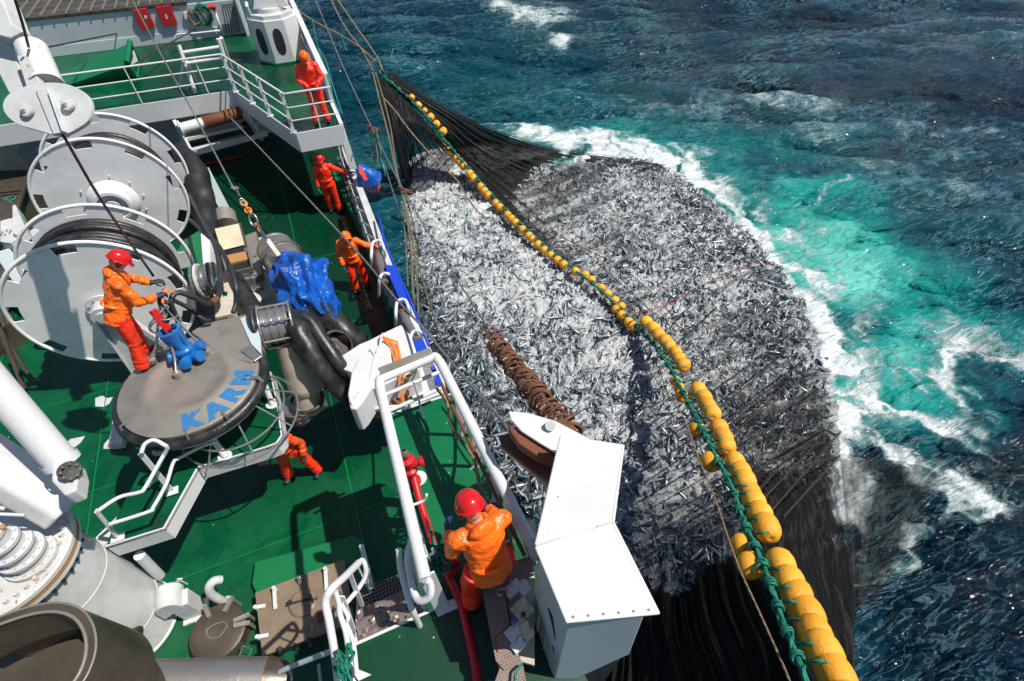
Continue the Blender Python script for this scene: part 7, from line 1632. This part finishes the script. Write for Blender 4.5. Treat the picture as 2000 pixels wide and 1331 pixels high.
def hand(mb, wrist, dirn, palm_n, side, curl=.8, s=1.0):
    """palm, four unequal bent fingers and a thumb leaving the side of the palm"""
    d = Vector(dirn).normalized(); nrm = Vector(palm_n); nrm = (nrm-d*nrm.dot(d)).normalized(); x_ = d.cross(nrm)*side; w = Vector(wrist)
    loft(mb, [(w, .030*s, .024*s, x_), (w+d*.03*s, .036*s, .022*s, x_), (w+d*.07*s, .044*s, .020*s, x_), (w+d*.095*s, .042*s, .017*s, x_)], 12)
    for k, (off_, ln, r_) in enumerate(((.031,.074,.0105),(.010,.084,.011),(-.011,.078,.0105),(-.030,.060,.0095))):
        b_ = w+d*.092*s+x_*off_*s; a1 = curl*.55; a2 = curl*1.2; a3 = curl*1.7
        p1 = b_+(d*cos(a1)+nrm*sin(a1))*ln*.45*s; p2 = p1+(d*cos(a2)+nrm*sin(a2))*ln*.33*s; p3 = p2+(d*cos(a3)+nrm*sin(a3))*ln*.25*s
        cap(mb, b_-d*.01, p1, r_*s*1.15, r_*s*1.05, 8); cap(mb, p1, p2, r_*s*1.05, r_*s*.95, 8); cap(mb, p2, p3, r_*s*.95, r_*s*.8, 8)
    b_ = w+d*.035*s+x_*.034*s; p1 = b_+(d*.6+x_*.7+nrm*.25).normalized()*.045*s; p2 = p1+(d*.85+x_*.1+nrm*.5).normalized()*.034*s
    cap(mb, b_-x_*.01, p1, .015*s, .0125*s, 8); cap(mb, p1, p2, .0125*s, .010*s, 8)
def person(base, yaw, J, jacket, trousers, helmet, glove, label, hood=False, lean=0, stripes=False, boots='boot', group=None, sway=1.0):
    """J: joints in the person's own frame (x right, y forward, z up), metres"""
    R = Matrix.Rotation(yaw, 3, 'Z'); B = Vector(base)
    D = dict(hipL=(-.10,0,.90), hipR=(.10,0,.90), kneeL=(-.11,.02,.48), kneeR=(.11,.02,.48), ankL=(-.12,0,.09), ankR=(.12,0,.09), pelvis=(0,0,.95), waist=(0,0,1.08), chest=(0,.01,1.32),
             neck=(0,0,1.50), head=(0,.03,1.66), look=(0,1,0), shL=(-.19,0,1.43), shR=(.19,0,1.43), elL=(-.27,.02,1.14), elR=(.27,.02,1.14), wrL=(-.27,.14,.90), wrR=(.27,.14,.90),
             hdL=(0,.3,-1), hdR=(0,.3,-1), toeL=(-.05,1,0), toeR=(.05,1,0), up=(0,0,1), curl=.8)
    D.update(J)
    W_ = lambda k: B + R @ Vector(D[k]); Dv = lambda k: (R @ Vector(D[k])).normalized()
    q = {k: W_(k) for k in D if k not in ('look','hdL','hdR','toeL','toeR','up','curl')}
    t = thing('person', B, label, 'person', group)
    side = (q['shR']-q['shL']).normalized(); look = Dv('look'); up = Dv('up'); up = (up-look*up.dot(look)).normalized(); hx = look.cross(up)
    hd = q['head']
    # --- body: one continuous surface
    m_ = MB(); HR = Matrix((hx, look, up)).transposed()
    m_.ball(hd, (.077,.098,.112), 20, 14, HR); m_.ball(hd+look*.030-up*.055, (.056,.066,.066), 16, 10, HR); m_.ball(hd+look*.096-up*.012, (.014,.020,.026), 10, 8, HR)
    m_.ball(hd+look*.085-up*.062, (.026,.014,.010), 10, 6, HR); m_.ball(hd+look*.078+up*.02, (.05,.016,.012), 10, 6, HR)
    for s_ in (-1, 1): m_.ball(hd+hx*.078*s_-up*.01, (.012,.022,.034), 8, 6, HR)
    cap(m_, hd-up*.06, q['neck'], .056, .060); cap(m_, q['neck'], q['chest'], .06, .11); loft(m_, [(q['pelvis']-Vector((0,0,.05)),.14,.10,side),(q['waist'],.14,.095,side),(q['chest'],.165,.11,side),(q['chest'].lerp(q['neck'],.75),.12,.08,side)])
    for s_ in 'LR':
        cap(m_, q['chest'].lerp(q['sh'+s_],.6), q['sh'+s_], .07, .055); cap(m_, q['sh'+s_], q['el'+s_], .052, .040); cap(m_, q['el'+s_], q['wr'+s_], .040, .027)
        cap(m_, q['pelvis'], q['hip'+s_], .09, .085); cap(m_, q['hip'+s_], q['knee'+s_], .080, .055); cap(m_, q['knee'+s_], q['ank'+s_], .054, .038); cap(m_, q['ank'+s_], q['ank'+s_]-Vector((0,0,.03))+Dv('toe'+s_)*.1, .038, .03)
    body = m_.build('body', 'skin', t); remesh(body, .009, 0, sm=2)
    m_ = MB()
    for s_ in (-1, 1): m_.ball(hd+look*.086+hx*.030*s_+up*.012, .011, 8, 6)
    m_.build('eyes', 'eye', t, smooth=True)
    # --- trousers
    m_ = MB(); hipdir = (q['hipR']-q['hipL']).normalized()
    loft(m_, [(q['waist']+Vector((0,0,.02)),.155,.115,hipdir),(q['pelvis'],.175,.135,hipdir),(q['pelvis']-Vector((0,0,.10)),.165,.13,hipdir)])
    for s_ in 'LR':
        h, k, a = q['hip'+s_], q['knee'+s_], q['ank'+s_]
        m_.tube(smooth_path([h+Vector((0,0,.05)), h.lerp(k,.5), k, k.lerp(a,.5), a.lerp(k,-.02)],4), list(np.interp(np.linspace(0,1,17), [0,.3,.5,.75,1], [.105,.100,.086,.088,.098])), 18)
        for z_ in (.12,.30): m_.ring(a.lerp(k,z_), (k-a), .087, .016, 20, 6)
        m_.ring(k, (k-a)+(h-k), .080, .018, 20, 6)
    tr = m_.build('trousers', trousers, t); remesh(tr, .011, .030, .17)
    # --- jacket
    m_ = MB(); hem = q['pelvis']-Vector((0,0,.02)) if lean == 0 else q['pelvis'].lerp(q['waist'],-.15)
    loft(m_, [(hem-(q['waist']-hem)*.45,.205,.165,side),(hem,.195,.155,side),(q['waist'],.178,.138,side),(q['waist'].lerp(q['chest'],.5),.190,.138,side),(q['chest'],.205,.145,side),(q['chest'].lerp(q['neck'],.45),.205,.14,side),(q['chest'].lerp(q['neck'],.80),.13,.105,side),(q['neck'],.085,.085,side)], 24)
    for s_ in 'LR':
        a, e, w_ = q['sh'+s_], q['el'+s_], q['wr'+s_]
        cap(m_, q['chest'].lerp(a,.55)+Vector((0,0,.02)), a, .095, .088, 16)
        m_.tube(smooth_path([a.lerp(e,-.05), a.lerp(e,.5), e, e.lerp(w_,.5), w_.lerp(e,.04)],4), list(np.interp(np.linspace(0,1,17), [0,.3,.5,.75,1], [.082,.070,.063,.058,.055])), 16)
        for z_ in (.25,.6): m_.ring(e.lerp(w_,z_), (w_-e), .058, .014, 16, 6)
    m_.ring(q['waist'], (q['chest']-q['waist']), .175, .018, 24, 6)
    m_.ring(q['neck']+up*.005, (hd-q['neck'])+up, .082, .026, 20, 8)                         # collar
    if hood:
        m_.ball(hd-look*.035+up*.02, (.128,.125,.150), 20, 14, HR); m_.ball(hd-look*.06+up*.10, (.07,.08,.09), 14, 10, HR); m_.ring(hd+look*.060, look, .095, .020, 24, 8, rx=.125)
    else: m_.ball(q['neck']-look*.09-up*.03, (.13,.055,.07), 16, 10, HR)                 # folded hood on the back
    jk = m_.build('jacket', jacket, t); remesh(jk, .011, .050, .13)
    if hood:      # dark opening of the hood round the face
        pass
    m_ = MB(); zd = (q['chest']-q['waist']).normalized(); fwd = zd.cross(side)*-1
    if fwd.dot(look) < 0: fwd = -fwd
    m_.bar(q['waist']+fwd*.165-zd*.15, q['chest'].lerp(q['neck'],.6)+fwd*.135, .045, .012, up=fwd); m_.build('placket', jacket, jk)
    # --- helmet with brim, ridge and earmuffs
    if helmet:
        m_ = MB(); c_ = hd+up*.035
        prof = [(.133,-.005),(.128,.0),(.124,.03),(.112,.075),(.085,.110),(.045,.130),(0,.136)]
        n = 32; vs = [c_ + (hx*cos(2*pi*k/n)*.92 + look*sin(2*pi*k/n)*1.10)*r_ + up*h_ for r_, h_ in prof for k in range(n)]
        m_.add(vs, [(i*n+k, i*n+(k+1)%n, (i+1)*n+(k+1)%n, (i+1)*n+k) for i in range(len(prof)-1) for k in range(n)])
        m_.add([c_+look*.13+hx*x_*.105+look*(.055*(1-abs(x_)**2))*f-up*(.012+.012*f) for f in (0,1) for x_ in (-1,-.5,0,.5,1)], [(k, k+1, k+6, k+5) for k in range(4)])
        for x_ in (-.03, 0, .03): m_.tube([c_+look*.10*cos(a)*1.12+up*(.128*sin(a)+.002)+hx*x_ for a in np.linspace(.4, 2.7, 12)], .008, 6)
        hm = m_.build('helmet', helmet, t, smooth=40); hm.modifiers.new('thick', 'SOLIDIFY').thickness = .004
        m_ = MB(); m_.tube([c_+(hx*cos(a)*.92+look*sin(a)*1.1)*.134+up*.0 for a in np.linspace(0, 2*pi, 32)], .006, 6); m_.build('rim', helmet, hm, smooth=True)
        for s_ in (-1, 1):
            m_ = MB(); e_ = hd+hx*.098*s_-up*.005; m_.ball(e_, (.026,.036,.046), 14, 10, HR); m_.tube([e_+up*.02, e_+up*.07+hx*.012*s_], .007, 6); m_.build('earmuff', 'earmuff_black', hm, smooth=True)
    # --- gloves and boots
    for s_, sg in (('L',-1), ('R',1)):
        gl = glove if isinstance(glove, str) else glove[0 if s_ == 'L' else 1]
        m_ = MB(); d = Dv('hd'+s_); w_ = q['wr'+s_]; cap(m_, w_-(q['wr'+s_]-q['el'+s_]).normalized()*.03, w_, .040, .036, 12)
        hand(m_, w_, d, (R @ Vector(D.get('pn'+s_, (sg*-.7,.2,-.3)))), sg, D['curl'], 1.12); g_ = m_.build('glove', gl, t); remesh(g_, .005, 0, sm=1)
        m_ = MB(); a = q['ank'+s_]; td = Dv('toe'+s_); td = Vector((td.x,td.y,td.z)); z0 = a-Vector((0,0,.085))
        loft(m_, [(z0+Vector((0,0,.012))-td*.06,.036,.012,td.cross(Vector((0,0,1))))]+[(z0+Vector((0,0,.035+.01*k))+td*(x_),w2,h2,td.cross(Vector((0,0,1)))) for k, (x_, w2, h2) in enumerate(((-.04,.044,.040),(.05,.050,.044),(.13,.054,.034),(.185,.036,.018)))], 14)
        cap(m_, a-Vector((0,0,.03)), a.lerp(q['knee'+s_],.35), .055, .062, 12); b_ = m_.build('boot', boots, t); remesh(b_, .009, 0, sm=2)
    return t
def yaw_of(dx, dy): return math.atan2(-dx, dy)      # yaw so that +y (forward) points to (dx, dy)
# man in red at the rail of the upper walkway, hands clasped on the rail, looking down
p = at(630,240,ZW)
person((p.x,p.y,ZW), yaw_of(-.10,-1), dict(chest=(0,.05,1.34), neck=(0,.07,1.51), head=(0,.12,1.66), look=(.05,.75,-.65), up=(0,.65,.75), shL=(-.20,.05,1.44), shR=(.20,.05,1.44), elL=(-.29,.12,1.18), elR=(.29,.12,1.18),
    wrL=(-.09,.27,1.00), wrR=(.09,.27,1.00), hdL=(.8,.3,-.35), hdR=(-.8,.3,-.35), pnL=(0,-.4,-1), pnR=(0,-.4,-1), hipL=(-.12,0,.92), hipR=(.12,0,.92), ankL=(-.15,0,.09), ankR=(.15,.02,.09), curl=1.1, toeL=(-.2,1,0), toeR=(.2,1,0)),
    'red_orange_oilskin', 'red_orange_oilskin', 'helmet_orange', 'dark_glove', 'man in red oilskins and orange helmet at the corner of the upper walkway railing')
# man in red by the bulwark under the walkway
p = at(657,412,0)
person((p.x-.02,p.y,0), yaw_of(-.25,-1), dict(look=(.1,1,-.15), up=(0,.1,1), elR=(-.0,0,0), shR=(.19,0,1.43), shL=(-.19,0,1.43), elL=(.0,0,0), **{}) | dict(elL=(-.40,-.08,1.24), wrL=(-.66,-.10,1.14), hdL=(-1,-.1,.05), pnL=(0,0,-1), elR=(.27,.04,1.14), wrR=(.25,.12,.90), hdR=(0,.1,-1), ankL=(-.13,0,.09), ankR=(.10,-.05,.09), curl=.6),
    'red_orange_oilskin', 'red_orange_oilskin', 'helmet_red', ('dark_glove','green_glove'), 'man in red oilskins and red helmet with one arm on the bulwark')
# hooded man in orange, arm stretched to the bulwark
p = at(699,562,0)
person((p.x+.08,p.y+.02,0), yaw_of(-.12,-1), dict(chest=(0,.04,1.30), neck=(0,.08,1.47), head=(0,.16,1.60), look=(-.25,.80,-.62), up=(0,.6,.8), shL=(-.19,.05,1.41), shR=(.19,.03,1.41), elL=(-.43,.10,1.26), wrL=(-.66,.10,1.16), hdL=(-1,.05,-.05), pnL=(0,0,-1),
    elR=(.28,.10,1.13), wrR=(.24,.22,.90), hdR=(-.2,.4,-1), ankL=(-.16,-.05,.09), ankR=(.13,.12,.09), kneeL=(-.13,.03,.49), kneeR=(.12,.10,.49), curl=.5),
    'orange_oilskin', 'red_orange_oilskin', None, 'blue_glove', 'man in orange jacket with the hood up, one arm stretched onto the bulwark', hood=True)
# man on the pump lid, bending to the lifting rods
p = at(285,706,2.8)
person((p.x,p.y,2.775), yaw_of(.88,.30), dict(pelvis=(.02,.10,.97), hipL=(-.09,.10,.94), hipR=(.13,.10,.94), waist=(.0,.17,1.11), chest=(-.04,.30,1.34), neck=(-.08,.39,1.49), head=(-.10,.47,1.62), look=(.15,.72,-.70), up=(0,.70,.72), shL=(-.27,.33,1.44), shR=(.15,.33,1.44),
    elL=(-.36,.44,1.19), elR=(.25,.40,1.16), wrL=(-.14,.66,1.12), wrR=(.10,.60,1.04), hdL=(.3,1,-.1), hdR=(-.2,1,-.1), pnL=(0,0,-1), pnR=(0,0,-1), ankL=(-.17,.05,.09), ankR=(.14,-.06,.09), kneeL=(-.14,.12,.52), kneeR=(.14,.05,.52), toeL=(-.1,1,0), curl=1.2),
    'orange_oilskin', 'red_orange_oilskin', 'helmet_red', ('dark_glove','blue_glove'), 'man in orange jacket and red helmet standing on the round pump lid', lean=1)
# man seen from behind at the console
p = at(925,1148,ZP)
person((p.x+.15,p.y-.10,ZP), yaw_of(-.08,1), dict(pelvis=(0,-.06,.92), hipL=(-.14,-.05,.88), hipR=(.14,-.05,.88), waist=(0,-.02,1.04), chest=(.0,.06,1.27), neck=(0,.15,1.43), head=(-.02,.23,1.56), look=(-.10,.85,-.50), up=(0,.5,.85), shL=(-.21,.12,1.34), shR=(.21,.12,1.34),
    elL=(-.27,.16,1.06), elR=(.26,.18,1.08), wrL=(-.22,.38,.95), wrR=(.20,.42,.97), hdL=(.1,.9,-.3), hdR=(0,1,-.2), kneeL=(-.19,.04,.47), kneeR=(.22,.10,.47), ankL=(-.22,-.02,.09), ankR=(.26,.0,.09), curl=.9),
    'orange_oilskin', 'red_orange_oilskin', 'helmet_red', 'blue_glove', 'man in orange jacket and red helmet seen from behind on the raised platform', lean=1)
# man half hidden below the pump platform
p = at(596,930,0)
person((p.x-.02,p.y+.05,0), yaw_of(-.35,-.9), dict(pelvis=(.0,-.02,.92), chest=(.05,.10,1.26), neck=(.06,.18,1.40), head=(.06,.26,1.50), look=(.2,.8,-.6), up=(0,.6,.8), shL=(-.15,.10,1.36), shR=(.24,.10,1.36), elL=(-.28,.0,1.10), wrL=(-.30,.12,.88), elR=(.34,.20,1.14), wrR=(.30,.36,1.0),
    kneeL=(-.20,.0,.48), kneeR=(.20,.02,.48), ankL=(-.27,-.05,.09), ankR=(.24,.04,.09), hipL=(-.13,0,.90), hipR=(.13,0,.90), curl=.8),
    'deep_orange_oilskin', 'red_orange_oilskin', 'helmet_red', 'dark_glove', 'man in red trousers half hidden under the pump platform and steel funnel', lean=1)
for o in bpy.data.objects:
    for k in ('_root', '_org'):
        if k in o: del o[k]
